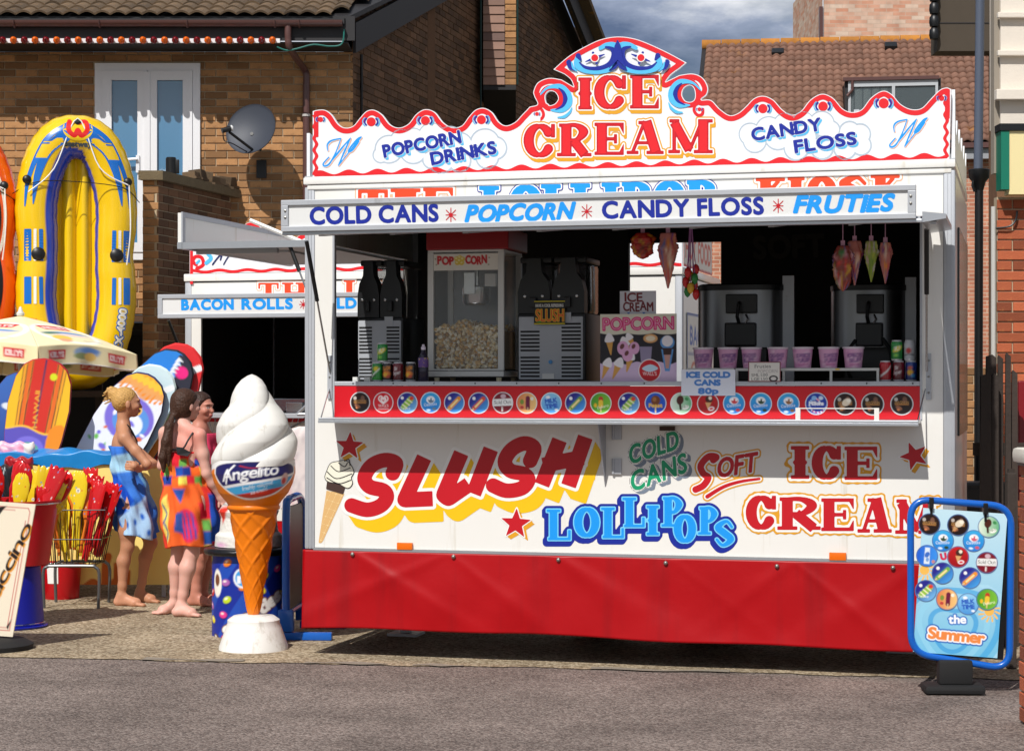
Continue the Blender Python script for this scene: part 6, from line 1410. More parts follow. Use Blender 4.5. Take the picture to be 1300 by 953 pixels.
MB().lathe([(.028, 0), (.03, .01), (.02, .02)], 14, M=Matrix.Translation(lnb+Vector((.045, .022, .018))) @ Vector((.9, .4, .3)).to_track_quat('Z', 'Y').to_matrix().to_4x4()).build('receiver_cap', mat('white_cap', (220, 220, 220), .4), dish, smooth=40)
MB().tube(catmull([lnb+Vector((-.03, 0, -.01)), lnb+Vector((-.02, .02, -.1)), lnb+Vector((.06, .05, -.13)), bt+Vector((-.05, .02, -.02)), bt], 6), .006, 6).build('cable', M_black, dish)
MB().tube([sd_c-Vector(dish.location)+Vector((.0, .03, -.04)), Vector((.05, .2, -.2)), Vector((.05, -.01, -.34))], .018, 8).box(.0, .1, -.03, -.001, -.44, -.26).build('bracket', M_black, dish)
# low brick pier with sloping coping beside the window
pu = 1.5; pA = gnd(0, 800); Dn = 18.15
xa_, xb_ = (181-CX)/FPX*Dn, (201-CX)/FPX*Dn
pier = thing('garden_wall', 'brick garden wall, side darkened as shade, with mossy coping below the window', 'wall', (xb_, Dn, 0))
zt_ = zf_(229, Dn)
brick_wall('front_face', pier, (xa_, Dn), (1, 0), xb_-xa_, 1.9, zt_, (M_brick, M_mort), 300)
brick_wall('side_face', pier, (xb_, Dn), KV, 1.72, 1.9, zt_, (M_dbrick, M_mort), 300, back=.12)  # face away from the sun takes the darker brick, shade in its colour
pb = -Vector(pier.location)
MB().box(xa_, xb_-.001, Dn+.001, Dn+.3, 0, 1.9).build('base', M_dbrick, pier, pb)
cp = MB(); o1, o2 = Vector((xa_-.03, Dn-.05, zt_)), Vector((xb_+.05, Dn-.05, zt_)); bk = Vector((KV[0], KV[1], 0))*1.85; th = Vector((0, 0, .085))
vs = [o1, o2, o2+bk, o1+bk]; vs += [v_+th for v_ in vs]; cp.add(vs, [(3, 2, 1, 0), (4, 5, 6, 7), (0, 1, 5, 4), (1, 2, 6, 5), (2, 3, 7, 6), (3, 0, 4, 7)]); cp.build('coping', mat('mossy_stone', (112, 98, 74), .95, noise=.35, nscale=14, bump=.6, bscale=60), pier, pb)
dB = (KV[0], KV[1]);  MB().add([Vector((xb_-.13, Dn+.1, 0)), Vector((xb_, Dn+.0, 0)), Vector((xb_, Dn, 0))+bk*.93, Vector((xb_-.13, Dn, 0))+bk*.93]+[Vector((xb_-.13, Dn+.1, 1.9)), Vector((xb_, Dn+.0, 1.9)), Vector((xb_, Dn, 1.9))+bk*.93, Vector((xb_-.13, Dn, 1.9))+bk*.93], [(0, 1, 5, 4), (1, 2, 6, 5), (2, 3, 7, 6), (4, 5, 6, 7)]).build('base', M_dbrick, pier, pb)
canister.location = Vector((xb_-.06, Dn, zt_+.0855))+Vector((KV[0], KV[1], 0))*.42
# broken tiles heaped on the coping
rg = random.Random(4)
for i in range(7):
    s_ = .85+.9*i/6; p = Vector((xb_-.05, Dn, zt_+.085))+Vector((KV[0], KV[1], 0))*s_
    hgt = .05+.05*math.sin(i*.8+.3)**2
    tag(MB().box(-.09, .09, -.10, .10, 0, .022).box(-.06, .07, -.07, .08, .0225, .022+hgt, bev=.006).build('broken_tile', M_tile, None, p+Vector((0, 0, .0)), (rg.uniform(-.05, .12), rg.uniform(-.12, .12), rg.uniform(-.8, .8))), ['nearest', 'second', 'third', 'fourth', 'fifth', 'sixth', 'farthest'][i]+' broken roof tile in the heap on the garden wall', 'tile', 'broken tiles on the garden wall')
# ================================================================== buildings on the right
M_rtile = mat('brown_pantile', (124, 90, 74), .85, var=.2, noise=.2, nscale=3, stain=((160, 108, 44), 2.2, .60, .72))
M_red_brick = mat('red_brick', (168, 88, 56), .9, var=.4, noise=.25, nscale=14, bump=.4, bscale=110, stain=((190, 130, 74), 7, .58, .7))
ang = rad(8); bh_ = thing('tiled_house', 'far house with brown pantile roof, lichened ridge and a dormer window', 'house', (( 885-CX)/FPX*38, 38, 0), -ang)
W_ = 6.6; ze, zr, dp = 6.22, 8.95, 4.5; pit = math.atan2(zr-ze, dp); SL = math.hypot(zr-ze, dp)
MB().add([(-.1, -.05, ze-.05), (W_, -.05, ze-.05), (W_, dp, zr-.05), (-.1, dp, zr-.05), (-.1, 2*dp, ze), (W_, 2*dp, ze), (-.1, .0, ze-.2), (W_, 0, ze-.2)], [(0, 1, 2, 3), (3, 2, 5, 4), (0, 6, 7, 1)]).build('roof_deck', M_black_t, bh_)
tw, tl = .157, .277; xs_ = np.linspace(0, tw, 6); pr = .045*np.sin(xs_/tw*math.pi)
t0 = [(x, s_, z+.05*(1-s_/(tl+.04))) for s_ in (0, tl+.04) for x, z in zip(xs_, pr)]; tf = [(i, i+1, i+7, i+6) for i in range(5)]+[(i+12, i+13, i+1, i) for i in range(5)]
t0 += [(x, 0, z) for x, z in zip(xs_, pr)]
me = bpy.data.meshes.new('roof_tile'); me.from_pydata(t0, [], tf); me.materials.append(M_rtile); me.polygons.foreach_set('use_smooth', [True]*len(me.polygons))
rest = MB(); cnt = 0; rcols = int(W_/tw)
dx0, dx1, dzb = 2.90, 4.62, 1.22          # dormer span, start along the slope
rfo = [o for o in bh_.children if o.name.startswith('roof_deck')][0]
for r in range(int(SL/tl)):
    for c in range(rcols):
        x = c*tw; s_ = r*tl
        if dx0-.08 < x < dx1+.02 and 1.0 < s_ < 2.55: continue
        p = Vector((x, s_*math.cos(pit), ze+s_*math.sin(pit)+random.uniform(0, .008)))
        if cnt < 300 and r > 8 and c > 8: link('roof_tile', me, rfo, p, (pit, 0, 0)); cnt += 1
        else: Mx = Matrix.Translation(p) @ Matrix.Rotation(pit, 4, 'X'); rest.add([Mx @ Vector(q) for q in t0], tf)
o = rest.build('tiling', M_rtile, rfo, smooth=True, fixn=False); o['kind'] = 'stuff'
Mrid = mat('lichen_ridge', (170, 112, 44), .9, var=.2, noise=.35, nscale=9)
for i in range(16): MB().tube([(i*.42-.1, dp, zr-.02), (i*.42+.30, dp, zr-.02)], [.13, .12], 10).build('ridge_tile', Mrid, bh_, smooth=40)
for x, s_ in ((1.52, 4.55), (3.88, 4.75)): Mx = Matrix.Translation((x, s_*math.cos(pit), ze+s_*math.sin(pit)+.02)) @ Matrix.Rotation(pit, 4, 'X'); MB().box(-.13, .13, -.12, .12, .0, .11, M=Mx, bev=.02).build('roof_vent', M_black, bh_)
# dormer
dy = 1.0*math.cos(pit); db = ze+1.0*math.sin(pit); dt = db+.86
dm = MB().box(dx0-.06, dx1+.06, dy+.06, dy+1.7, db-.1, dt-.01).build('dormer', M_black_t, bh_)
fr = MB()
for (a, b, c, d) in ((dx0, dx1, dt-.16, dt-.05), (dx0, dx1, db, db+.06), (dx0, dx0+.05, db+.0602, dt-.1602), (dx1-.05, dx1, db+.0602, dt-.1602), ((dx0+dx1)/2-.02, (dx0+dx1)/2+.04, db+.0602, dt-.1602)): fr.box(a, b, dy+.0, dy+.055, c, d)
fr.build('window_frame', mat('grey_upvc', (186, 190, 194), .4), dm)
MB().box(dx0+.05, dx1-.05, dy+.03, dy+.034, db+.06, dt-.16).build('pane', mat('dark_pane', (96, 108, 112), .08, alpha=.45), dm)
cur = np.array([[(x, dy+.05+.012*math.sin(x*38), z) for x in np.linspace(dx0+.05, (dx0+dx1)/2-.1, 60)] for z in (db+.05, dt-.16)]); MB().grid(cur).build('curtain', mat('net_curtain', (190, 200, 196), .9), dm, smooth=True)
MB().box(dx0-.1, dx1+.02, dy-.05, dy+.06, dt-.045, dt+.02).build('lintel', M_brown_p, dm); MB().tube([(dx0+.08, dy-.02, dt-.02), (dx0+.08, dy-.02, dt-.22), (dx0-.02, dy-.02, dt-.34)], .03, 8).build('downpipe', M_brown_p, dm)
MB().box(-.1, W_, -.14, -.06, ze-.12, ze-.02).build('gutter', M_brown_p, bh_); MB().box(-.1, W_, -.05, .1, ze-.32, ze-.13).build('fascia', mat('grey_fascia', (150, 152, 156), .5), bh_)
MB().box(0, W_, .25, 8, 0, ze-.2).build('wall', far_brick('pink_brick', (196, 132, 104), (168, 104, 80), (196, 172, 150)), bh_)
# tall block behind
tb = thing('brick_block', 'pinkish brick gable end rising behind the brown tiled roof', 'building', ((1045-CX)/FPX*56, 56, 0))
x1_ = (1184-CX)/FPX*56-tb.location.x
MB().box(0, x1_, 0, 6, 0, 13.6).build('wall', far_brick('weathered_brick', (200, 140, 112), (214, 190, 170), (196, 170, 150), .36, .11), tb)
MB().box(-.12, -.02, -.1, .05, 0, 12.35).build('downpipe', M_brown_p, tb); MB().box(-.02, .0, -.06, -.005, 10, 13.6).build('verge', M_upvc, tb)
# dark clad upper storey with a black tile verge
us = thing('jettied_storey', 'dark clad upper storey overhanging at the top right, black tiles down its edge', 'building', ((1190-CX)/FPX*23, 23, 0))
z0 = CAMZ-(65-HY)/FPX*23; wq = (1268-1190)/FPX*23
MB().box(0, wq, 0, .35, z0, 7).build('cladding', mat('dull_cladding', (74, 64, 52), .8, noise=.12, nscale=5), us)
for z in (z0+.32, z0+.66, z0+1.0): MB().box(0, wq, -.006, -.001, z, z+.012).build('batten', M_black_t, us)
MB().box(wq+.002, wq+1.2, .1, .5, 0, 7).build('wall', M_dbrick, us)
for i in range(7): MB().lathe([(.02, -.072), (.05, -.066), (.06, -.02), (.055, .04), (.03, .07)], 14, (-.05, -.06, CAMZ-(44-HY)/FPX*23+i*.147)).build('verge_tile', M_black, us, smooth=40)
# nearer building at the right edge
DR = 14.4; rx = lambda p: (p-CX)/FPX*DR; rz_ = lambda p: CAMZ-(p-HY)/FPX*DR
rbld = thing('shop_building', 'building at the right edge with cream render above, cream fascia sign and red brick below', 'building', (rx(1266), DR, 0)); rb0 = -Vector(rbld.location)
brick_wall('brick_wall', rbld, (rx(1266), DR), (1, 0), 1.6, 0, rz_(250), (M_red_brick, M_mort), 300)
M_rend = mat('cream_render', (226, 216, 202), .8, noise=.06, nscale=5, bump=.15, bscale=60)
MB().box(rx(1269), rx(1266)+1.6, DR-.03, DR+.3, rz_(160), 5.2).build('render_wall', M_rend, rbld, rb0)
for y0, y1, o_ in ((18, 25, .05), (66, 73, .05), (116, 129, .08)): MB().box(rx(1269)-o_*.6, rx(1266)+1.6, DR-.03-o_, DR-.031, rz_(y1), rz_(y0), bev=.006).build('moulding', M_rend, rbld, rb0)
MB().box(rx(1266)-.02, rx(1266)+1.6, DR-.16, DR-.001, rz_(169), rz_(160.5)).build('flashing', M_black, rbld, rb0)
sgn = MB().box(rx(1275), rx(1266)+1.6, DR-.14, DR-.002, rz_(249), rz_(169.5)).build('fascia_sign', mat('cream_sign', (238, 222, 166), .5), rbld, rb0)
MB().box(rx(1264.5), rx(1274.8), DR-.15, DR-.002, rz_(243), rz_(169.5)).build('sign_end', mat('green_board', (8, 116, 92), .45), rbld, rb0)
MB().box(rx(1266)+.001, rx(1266)+.02, DR+.011, DR+.2, 0, 2.9).box(rx(1262), rx(1269), DR+.0, DR+.10, rz_(220), 5.2).build('side_wall', mat('beige_side', (150, 140, 126), .8), rbld, rb0)
pp = MB().tube([(rx(1252), DR+.25, rz_(215)), (rx(1256), DR+.25, 5.2)], .034, 12).build('downpipe', mat('slate_pipe', (84, 92, 108), .35), rbld, rb0, smooth=40)
MB().lathe([(.03, -.1), (.05, -.03), (.075, .0), (.08, .06), (.07, .065)], 14, (rx(1252), DR+.22, rz_(222))).build('hopper', M_black, rbld, rb0, smooth=40)
MB().tube([(rx(1252), DR+.22, rz_(225)), (rx(1251), DR+.22, .9)], .032, 12).tube([(rx(1246), DR+.2, rz_(240)), (rx(1243), DR+.2, rz_(232)), (rx(1244), DR+.2, rz_(226))], .012, 6).build('drain_pipe', M_black, rbld, rb0, smooth=40)
MB().tube([(rx(1262), DR+.02, rz_(462)), (rx(1262), DR+.02, rz_(262))], .018, 10).build('conduit', mat('pale_conduit', (196, 194, 188), .4), rbld, rb0, smooth=40)
MB().tube(catmull([(rx(1263), DR-.02, rz_(290)), (rx(1280), DR-.03, rz_(288)), (rx(1288), DR-.03, rz_(280)), (rx(1290), DR-.03, rz_(268))], 4), .008, 6).build('wire', M_black, rbld, rb0)
# low tan brick wall in the gap
gp = thing('gap_wall', 'tan brick wall seen in the gap right of the kiosk', 'wall', ((1210-CX)/FPX*18, 18, 0))
brick_wall('brick_face', gp, ((1205-CX)/FPX*18, 18), (1, 0), .42, 0, CAMZ-(466-HY)/FPX*18, (M_brick, M_mort), 300)
tag(MB().box(0, .4, 0, .25, 0, .95, bev=.02).box(.02, .38, -.01, .0, .5, .9).build('black_bin', M_black, None, ((1214-CX)/FPX*14, 14, 0)), 'black bin tucked in the gap behind the kiosk corner', 'bin')
# dark plank fence
DF = 12.2; fe = thing('plank_fence', 'dark weathered upright planks beside the brick building', 'fence', ((1250-CX)/FPX*DF, DF, 0)); fx = lambda p: (p-1250)/FPX*DF
M_plank = mat('weathered_plank', (58, 48, 42), .85, noise=.3, nscale=9, var=.25, bump=.4, bscale=30)
for (a, b, yt, y_) in ((1244, 1259.5, 477, 0), (1260, 1270, 476, .03), (1257, 1272, 452, .12), (1272.5, 1281, 453, .13), (1281.5, 1290, 450, .11), (1291, 1300, 472, .14)):
    z = CAMZ-(yt-HY)/FPX*DF; MB().prism([(fx(a), 0), (fx(b), 0), (fx(b)-.004, z-.01), (fx(b)-.03, z+.012), (fx(a)+.006, z)], y_, y_+.022).build('plank', M_plank, fe)
MB().box(fx(1244), fx(1310), .145, .19, .5, .58).box(fx(1244), fx(1310), .145, .19, 1.2, 1.28).build('rail', M_plank, fe)
tag(MB().box(0, .5, 0, .03, .9, 1.67, bev=.01).box(.05, .45, -.006, 0, 1.0, 1.6).box(.02, .06, .0, .03, 0, .9).box(.44, .48, 0, .03, 0, .9).build('red_notice', mat('dark_red_panel', (130, 20, 30), .4), None, ((1293-CX)/FPX*12.6, 12.6, 0)), 'dark red upright notice behind the planks at the right edge', 'notice')
# pillar with a white cap
DP = 9.2; px_ = lambda p: (p-CX)/FPX*DP; PX = px_(1325); pl_ = thing('gate_pillar', 'low red brick pillar with rounded white cap at the right edge', 'pillar', (PX, DP, 0)); ztp = CAMZ-(592-HY)/FPX*DP
brick_wall('brick_face', pl_, (PX, DP), (1, 0), .45, 0, ztp, (M_red_brick, M_mort), 300); brick_wall('side_face', pl_, (PX, DP+.45), (0, -1), .45, 0, ztp, (M_red_brick, M_mort), 300); MB().box(.05, .45, .05, .44, 0, ztp-.001).build('core', M_red_brick, pl_)
MB().box(-.03, .48, -.03, .48, ztp+.001, ztp+.075, bev=.025).build('cap', mat('white_stone', (222, 218, 206), .7, noise=.06, nscale=20), pl_, smooth=40); MB().box(-.006, .455, -.006, .456, ztp-.012, ztp+.0005).build('mortar_bed', M_black, pl_)
tag(MB().box(0, .055, 0, .055, 0, CAMZ-(600-HY)/FPX*11.4, bev=.008).box(.01, .045, .01, .045, CAMZ-(600-HY)/FPX*11.4+.0005, CAMZ-(595-HY)/FPX*11.4).build('gate_post', M_plank, None, ((1279-CX)/FPX*11.4, 11.4, 0)), 'black gate post beside the brick pillar', 'post')
# ================================================================== things standing about
# ---- giant cone
c0 = gnd(322, 829); c0.y += .2; c0.x = (322-CX)/FPX*c0.y; DC = c0.y
cz = lambda py: CAMZ-(py-HY)/FPX*DC; cr = lambda w: w/2/FPX*DC
cone_t = thing('giant_cone', 'giant plastic ice cream cone statue with white swirl on a white round base', 'statue', c0)
M_wplas = mat('white_fibreglass', (236, 234, 228), .4, noise=.04, nscale=9, bump=.14, bscale=14, stain=((186, 178, 164), 7, .58, .76), streak=((200, 194, 182), 18, .58, .74))
MB().lathe([(cr(88), 0), (cr(87), .02), (cr(70), cz(795)), (cr(66), cz(790)), (cr(66), cz(786)), (cr(52), cz(781)), (.02, cz(779))], 40).build('base', M_wplas, cone_t, smooth=35)
n, m = 96, 70; zs = np.linspace(cz(779), cz(645), m); th = np.linspace(0, 2*math.pi, n, endpoint=False); TH, Z = np.meshgrid(th, zs)
R0 = np.interp(Z, [zs[0], zs[3], zs[-1]], [cr(14), cr(17), cr(60)]); tt = (Z-zs[0])/(zs[-1]-zs[0])
rib = np.maximum(np.exp(-(((TH*3/math.pi+tt*4.2) % 1.0-.5)/.07)**2), np.exp(-(((TH*3/math.pi-tt*4.2) % 1.0-.5)/.07)**2))
RR = R0+rib*.008*(.4+tt); M_cone = mat('orange_plastic', (236, 124, 6), .36, noise=.1, nscale=9, spec=.45, stain=((196, 96, 10), 9, .58, .76))
MB().grid(np.stack([RR*np.cos(TH), RR*np.sin(TH), Z], -1), wrap=True).build('cone', M_cone, cone_t, smooth=True)
MB().lathe([(cr(58), cz(647)), (cr(66), cz(646)), (cr(67), cz(643)), (cr(64), cz(640))], 48, cap=False).build('ridge', M_cone, cone_t, smooth=True)
# cup with the printed label
zs = np.linspace(cz(642), cz(583), 60); th = np.linspace(0, 2*math.pi, 200, endpoint=False); TH, Z = np.meshgrid(th, zs)
RR = np.interp(Z, [cz(642), cz(636), cz(625), cz(612), cz(600), cz(583)], [cr(62), cr(70), cr(88), cr(100), cr(106), cr(105)])
X_, Y_ = RR*np.cos(TH), RR*np.sin(TH)
cv = Canvas((TH+math.pi/2+math.pi) % (2*math.pi)-math.pi, (cz(583)-Z)*4.4, (238, 128, 8), .035)
a_ = cv.X; y_ = cv.Y
topw = np.interp(a_, [-2, -1.3, 0, 1.4, 2], [.42, .26, .02, .14, .3])
lab = [(-.98, .30), (-.9, .16), (-.5, .06), (.2, .02), (.9, .05), (1.35, .18), (1.3, .42), (1.1, .62), (.75, .86), (.3, .98), (-.1, 1.0), (-.45, .9), (-.75, .7), (-.92, .5)]
cv.put(y_-topw-.02, (240, 238, 234)); cv.poly(lab, (244, 243, 240), 4, grow=.055); cv.poly(lab, (26, 24, 92), 4)
inl = d_poly(a_, y_, lab, 4); cv.put(np.maximum(inl, -(y_-(.74-.16*a_))), (214, 52, 30)); cv.put(np.maximum(inl, np.maximum(y_-(.86-.16*a_), -(y_-(.60-.14*a_)))), (70, 172, 226)); cv.put(np.maximum(inl, np.abs(y_-(.60-.17*a_))-.035), (250, 250, 250))
cv.put(np.maximum(inl, y_+a_*.3-.45)*0+1, (0, 0, 0))
cv.text('Angelito', (-.72, .56), (.74, .36), .30, (250, 250, 250), shear=.25, track=.03, grow=.006); cv.path([(-.62, .62), (-.5, .3), (-.34, .12)], .022, (250, 250, 250), sm=4)
cv.text('freshly whipped', (-.16, .80), (.62, .63), .10, (236, 246, 252)); cv.text('ice cream', (.06, .90), (.5, .79), .09, (236, 246, 252)); cv.path([(-.2, .13), (.1, .19), (.42, .12)], .014, (200, 40, 40), .004, 5); cv.ell((.98, .5), .12, .16, (226, 190, 180)); cv.ell((.96, .55), .07, .09, (200, 60, 60))
MB().grid(np.stack([X_, Y_, Z], -1), wrap=True).build('cup', paintmat('cup_print', .3, .5), cone_t, smooth=True, color=cv.C)
# swirl
n, m = 150, 120; ys = np.linspace(588, 475, m); prof_y = [588, 580, 560, 540, 525, 512, 500, 490, 482, 477, 475]; prof_w = [104, 106, 103, 92, 76, 58, 48, 38, 26, 12, 1.0]
TH, YY = np.meshgrid(np.linspace(0, 2*math.pi, n, endpoint=False), ys); R0 = np.interp(YY, prof_y[::-1], [cr(w) for w in prof_w][::-1]); tt = (588-YY)/113
ph = TH-tt*5.2; rid = np.abs(np.sin(ph*1.5))**.7; lump = np.exp(-((TH-tt*3.5-1.2+math.pi) % (2*math.pi)-math.pi)**2/.5)
RR = R0*(.86+.17*rid+.06*lump*np.clip(tt*2, 0, 1)); sx = .012*np.sin(tt*5); Zs = np.vectorize(cz)(YY)+.012*np.sin(TH+tt*6)*np.clip(1-tt, 0, 1)
MB().grid(np.stack([RR*np.cos(TH)+sx, RR*np.sin(TH), Zs], -1), wrap=True).build('swirl', M_wplas, cone_t, smooth=True)
# ---- printed bin with a white tub top
DB = 12.98; bx_ = (316-CX)/FPX*DB; bz = lambda py: CAMZ-(py-HY)/FPX*DB; br = lambda w: w/2/FPX*DB
bn = thing('sweet_print_bin', 'blue litter bin printed with coloured sweets, white tub lid, behind the giant cone', 'bin', (bx_, DB, 0))
n, m = 220, 110; r_ = br(93); TH, Z = np.meshgrid(np.linspace(0, 2*math.pi, n, endpoint=False), np.linspace(.0, bz(702), m)); X_, Y_ = r_*np.cos(TH), r_*np.sin(TH)
cv = Canvas(((TH+math.pi/2+math.pi) % (2*math.pi)-math.pi)*r_*100, (bz(702)-Z)*100, (20, 44, 150), .9); rg = np.random.default_rng(12)
pts_ = []
for k in range(400):
    p = np.array([rg.uniform(-72, 72), rg.uniform(2, 60)])
    if abs(p[0]-8) < 15 and abs(p[1]-33) < 9: continue
    if all(np.hypot(*(p-q)) > 8.5 for q in pts_): pts_.append(p)
cv.put(np.sin(cv.X*.22+cv.Y*.15)*4+1, (40, 96, 200), .5)
for k, p in enumerate(pts_):
    c = [(190, 214, 40), (240, 220, 30), (236, 130, 30), (226, 60, 140), (172, 100, 176), (90, 60, 40), (214, 40, 40)][k % 7]; an = rg.uniform(-.6, .6)
    cv.ell(p+np.array([.3, .5]), 3.5, 2.4, (12, 24, 90), an); cv.ell(p, 3.3, 2.2, c, an); cv.ell(p+np.array([-.6, -.7]), 1.3, .7, (255, 250, 240), an, .8)
for gr, c in ((1.5, (110, 60, 30)), (.75, (245, 240, 232))): cv.text('smarties', (-13, 52), (28, 28), 8, c, grow=gr, track=.02)
cv.ell((-1, 14), 6, 6.4, (240, 245, 250)); cv.ell((-1, 14), 4.8, 5.2, (60, 160, 226)); cv.text('n', (-4, 17), (2, 17), 6, (240, 245, 250), grow=.5); cv.ell((-21, 18), 4.5, 9, (246, 240, 226)); cv.ell((-21, 16), 2.5, 4, (120, 70, 40))
bd = MB().grid(np.stack([X_, Y_, Z], -1), wrap=True); bd.f.append(tuple(range(n))[::-1]); bd.m.append(0)
bd.build('drum', PRINT(), bn, smooth=50, color=cv.C)
MB().lathe([(br(90), bz(703)), (br(110), bz(702)), (br(114), bz(699)), (br(112), bz(695)), (br(96), bz(693)), (.02, bz(692.5))], 48).build('liner', mat('bin_liner', (14, 14, 16), .3, bump=.6, bscale=22), bn, smooth=True)
n, m = 90, 40; TH, Z = np.meshgrid(np.linspace(0, 2*math.pi, n, endpoint=False), np.linspace(bz(692), bz(640), m)); R0 = np.interp(Z, [bz(692), bz(678), bz(674), bz(656), bz(648), bz(640)], [br(86), br(84), br(74), br(70), br(76), br(66)])
cv = Canvas(((TH+math.pi/2+math.pi) % (2*math.pi)-math.pi)*57.3, (bz(640)-Z)*100, (226, 224, 216), 3)
cv.poly([(-78, 2), (-40, 0), (-38, 3), (-58, 12)], (222, 50, 30)); cv.ell((-48, 25.5), 10, 1.2, (226, 150, 200)); 
MB().grid(np.stack([R0*np.cos(TH), R0*np.sin(TH), Z], -1), wrap=True).build('tub_lid', paintmat('moulded_plastic', .5, .4, .6, 40), bn, smooth=True, color=cv.C); MB().lathe([(br(66), bz(640)), (br(50), bz(634)), (.01, bz(631))], 40).build('lid_top', M_wplas, bn, smooth=True)
# ---- blue swing sign seen from its edge
M_bluef = mat('blue_enamel', (8, 94, 190), .3, noise=.05, nscale=10, coat=.3)
p0 = gnd(364, 812); st_ = thing('edge_on_sign', 'blue tubular sign frame seen edge on between bin and kiosk', 'sign', p0, rad(-4)); DS = p0.y; h_ = CAMZ-(634-HY)/FPX*DS
MB().tube(catmull([(0, -.02, .06), (0, -.02, h_-.1), (0, .05, h_-.01), (0, .16, h_), (0, .42, h_), (0, .55, h_-.05), (0, .6, h_-.15), (0, .6, .06)], 6), .026, 10).tube([(0, -.02, .17), (0, .6, .17)], .02, 8).build('frame', M_bluef, st_, smooth=40)
MB().box(-.008, .008, .02, .56, .19, h_-.05).build('panel', M_black, st_)
for y in (-.02, .6): MB().box(-.02, .30, y-.028, y+.028, .004, .055, bev=.012).box(-.05, .05, y-.03, y+.03, .056, .2, bev=.014).build('foot', M_bluef, st_, smooth=30)
# ---- swing sign on the right with posters
DW = 10.55; sg_ = thing('pavement_sign', 'blue framed pavement sign with round ice cream pictures reading the summer', 'sign', ((1219-CX)/FPX*DW, DW, 0), rad(-3)); k_ = DW/FPX
def sx_(px, py): return ((px-1219)*k_, CAMZ-(py-HY)*k_)
def rounded(P, r):
    out = []
    for i in range(len(P)):
        a, b, c = np.array(P[i-1], float), np.array(P[i], float), np.array(P[(i+1) % len(P)], float); u1 = (a-b)/np.linalg.norm(a-b); u2 = (c-b)/np.linalg.norm(c-b)
        for t in np.linspace(0, 1, 9): q0, q1 = b+u1*r, b+u2*r; out.append((1-t)**2*q0+2*t*(1-t)*b+t*t*q1)
    return out
MB().tube([(a, 0, b) for a, b in rounded([sx_(*q) for q in ((1156.5, 633), (1283, 642.5), (1281, 849), (1157, 829))], .11)], .019, 12, closed=True).build('frame', M_bluef, sg_, smooth=True)
for x, y in ((1182, 638), (1250, 645)): a, b = sx_(x, y); MB().box(a-.012, a+.012, -.03, .03, b-.03, b+.03, bev=.004).box(a-.005, a+.008, -.012, .012, b-.07, b-.0305).build('hook', M_black, sg_)
def summer(c):
    W_, H_ = c.X.max(), c.Y.max(); c.grad(c.Y/H_, (196, 228, 240), (120, 196, 230)); r = np.hypot(c.X-W_*.45, (c.Y-H_*.82)*1.1)
    for r0, w_, col in ((12, 2.6, (60, 160, 222)), (18, 3, (150, 212, 238)), (24, 3.4, (70, 170, 226)), (30, 3, (176, 222, 242))): c.put(np.maximum(np.abs(r-r0+np.sin(np.arctan2(c.Y-H_*.8, c.X-W_*.45)*3)*1.5)-w_/2, -(c.Y-H_*.5)), col, .75)
    for cx_, cy_ in ((3, H_*.43), (W_-6, H_*.68)):
        c.ell((cx_, cy_), 2.6, 2.6, (246, 190, 90)); 
        for i in range(12): t = i*math.pi/6; c.path([(cx_+3.4*math.cos(t), cy_+3.4*math.sin(t)), (cx_+5.6*math.cos(t+.15), cy_+5.6*math.sin(t+.15))], .5, (246, 196, 110))
    c.text('the', (W_*.40, H_*.785), (W_*.60, H_*.775), 4.4, (30, 110, 200), grow=.9); c.text('the', (W_*.40, H_*.785), (W_*.60, H_*.775), 4.4, (250, 252, 255), grow=.25)
    for gr, col in ((1.9, (20, 100, 190)), (1.15, (252, 252, 250)), (.45, (240, 140, 70))): c.text('Summer', (W_*.17, H_*.895), (W_*.83, H_*.905), 5.6, col, grow=gr, track=.06)
    c.text('U', (W_*.26, H_*.35), (W_*.32, H_*.34), 3.2, (210, 40, 80), grow=.4)
a0, b0 = sx_(1159.5, 827); pw, phh = 106*k_, 183*k_
sp_ = printed_sheet('poster', pw, phh, 150, 230, summer, sg_, (a0, -.004, b0), (0, rad(4.0), 0), thick=.006)
MB().box(.006, pw+.035, .012, .02, -.01, phh-.006).build('back_panel', M_black, sg_, (a0, 0, b0), (0, rad(4.0), 0))
sg_st = [((1180, 665), st_dark), ((1216, 666), st_cone), ((1254.5, 668), st_mint), ((1197, 686), st_cyan((40, 70, 50))), ((1235.5, 686), st_cyan((214, 90, 110))), ((1177, 705), st_can), ((1216, 706.5), st_kit), ((1252, 713.5), st_sold), ((1196.5, 727), st_lol((120, 180, 80))), ((1231, 733), st_lol((240, 150, 50))), ((1175.5, 749.5), st_twist), ((1202, 760), st_fruit), ((1228.5, 766), st_blue), ((1252.5, 760), st_green)]
ca, sa__ = math.cos(rad(4.0)), math.sin(rad(4.0))
for i, (q, fn) in enumerate(sg_st):
    a, b = sx_(*q); dx, dz = a-a0, b-b0; lx, lz_ = dx*ca-dz*sa__, dx*sa__+dz*ca
    printed_disc('picture_disc', .0585, 30, rim(fn, (90, 120, 170)), sp_, (lx, -.0035-.0007*(i % 3), lz_), off=.0012)
MB().box(-.2, .12, -.10, .10, 0, .045, bev=.02).box(-.12, .06, -.05, .05, .0455, .175, bev=.015).build('base', M_rubber, sg_, smooth=40)
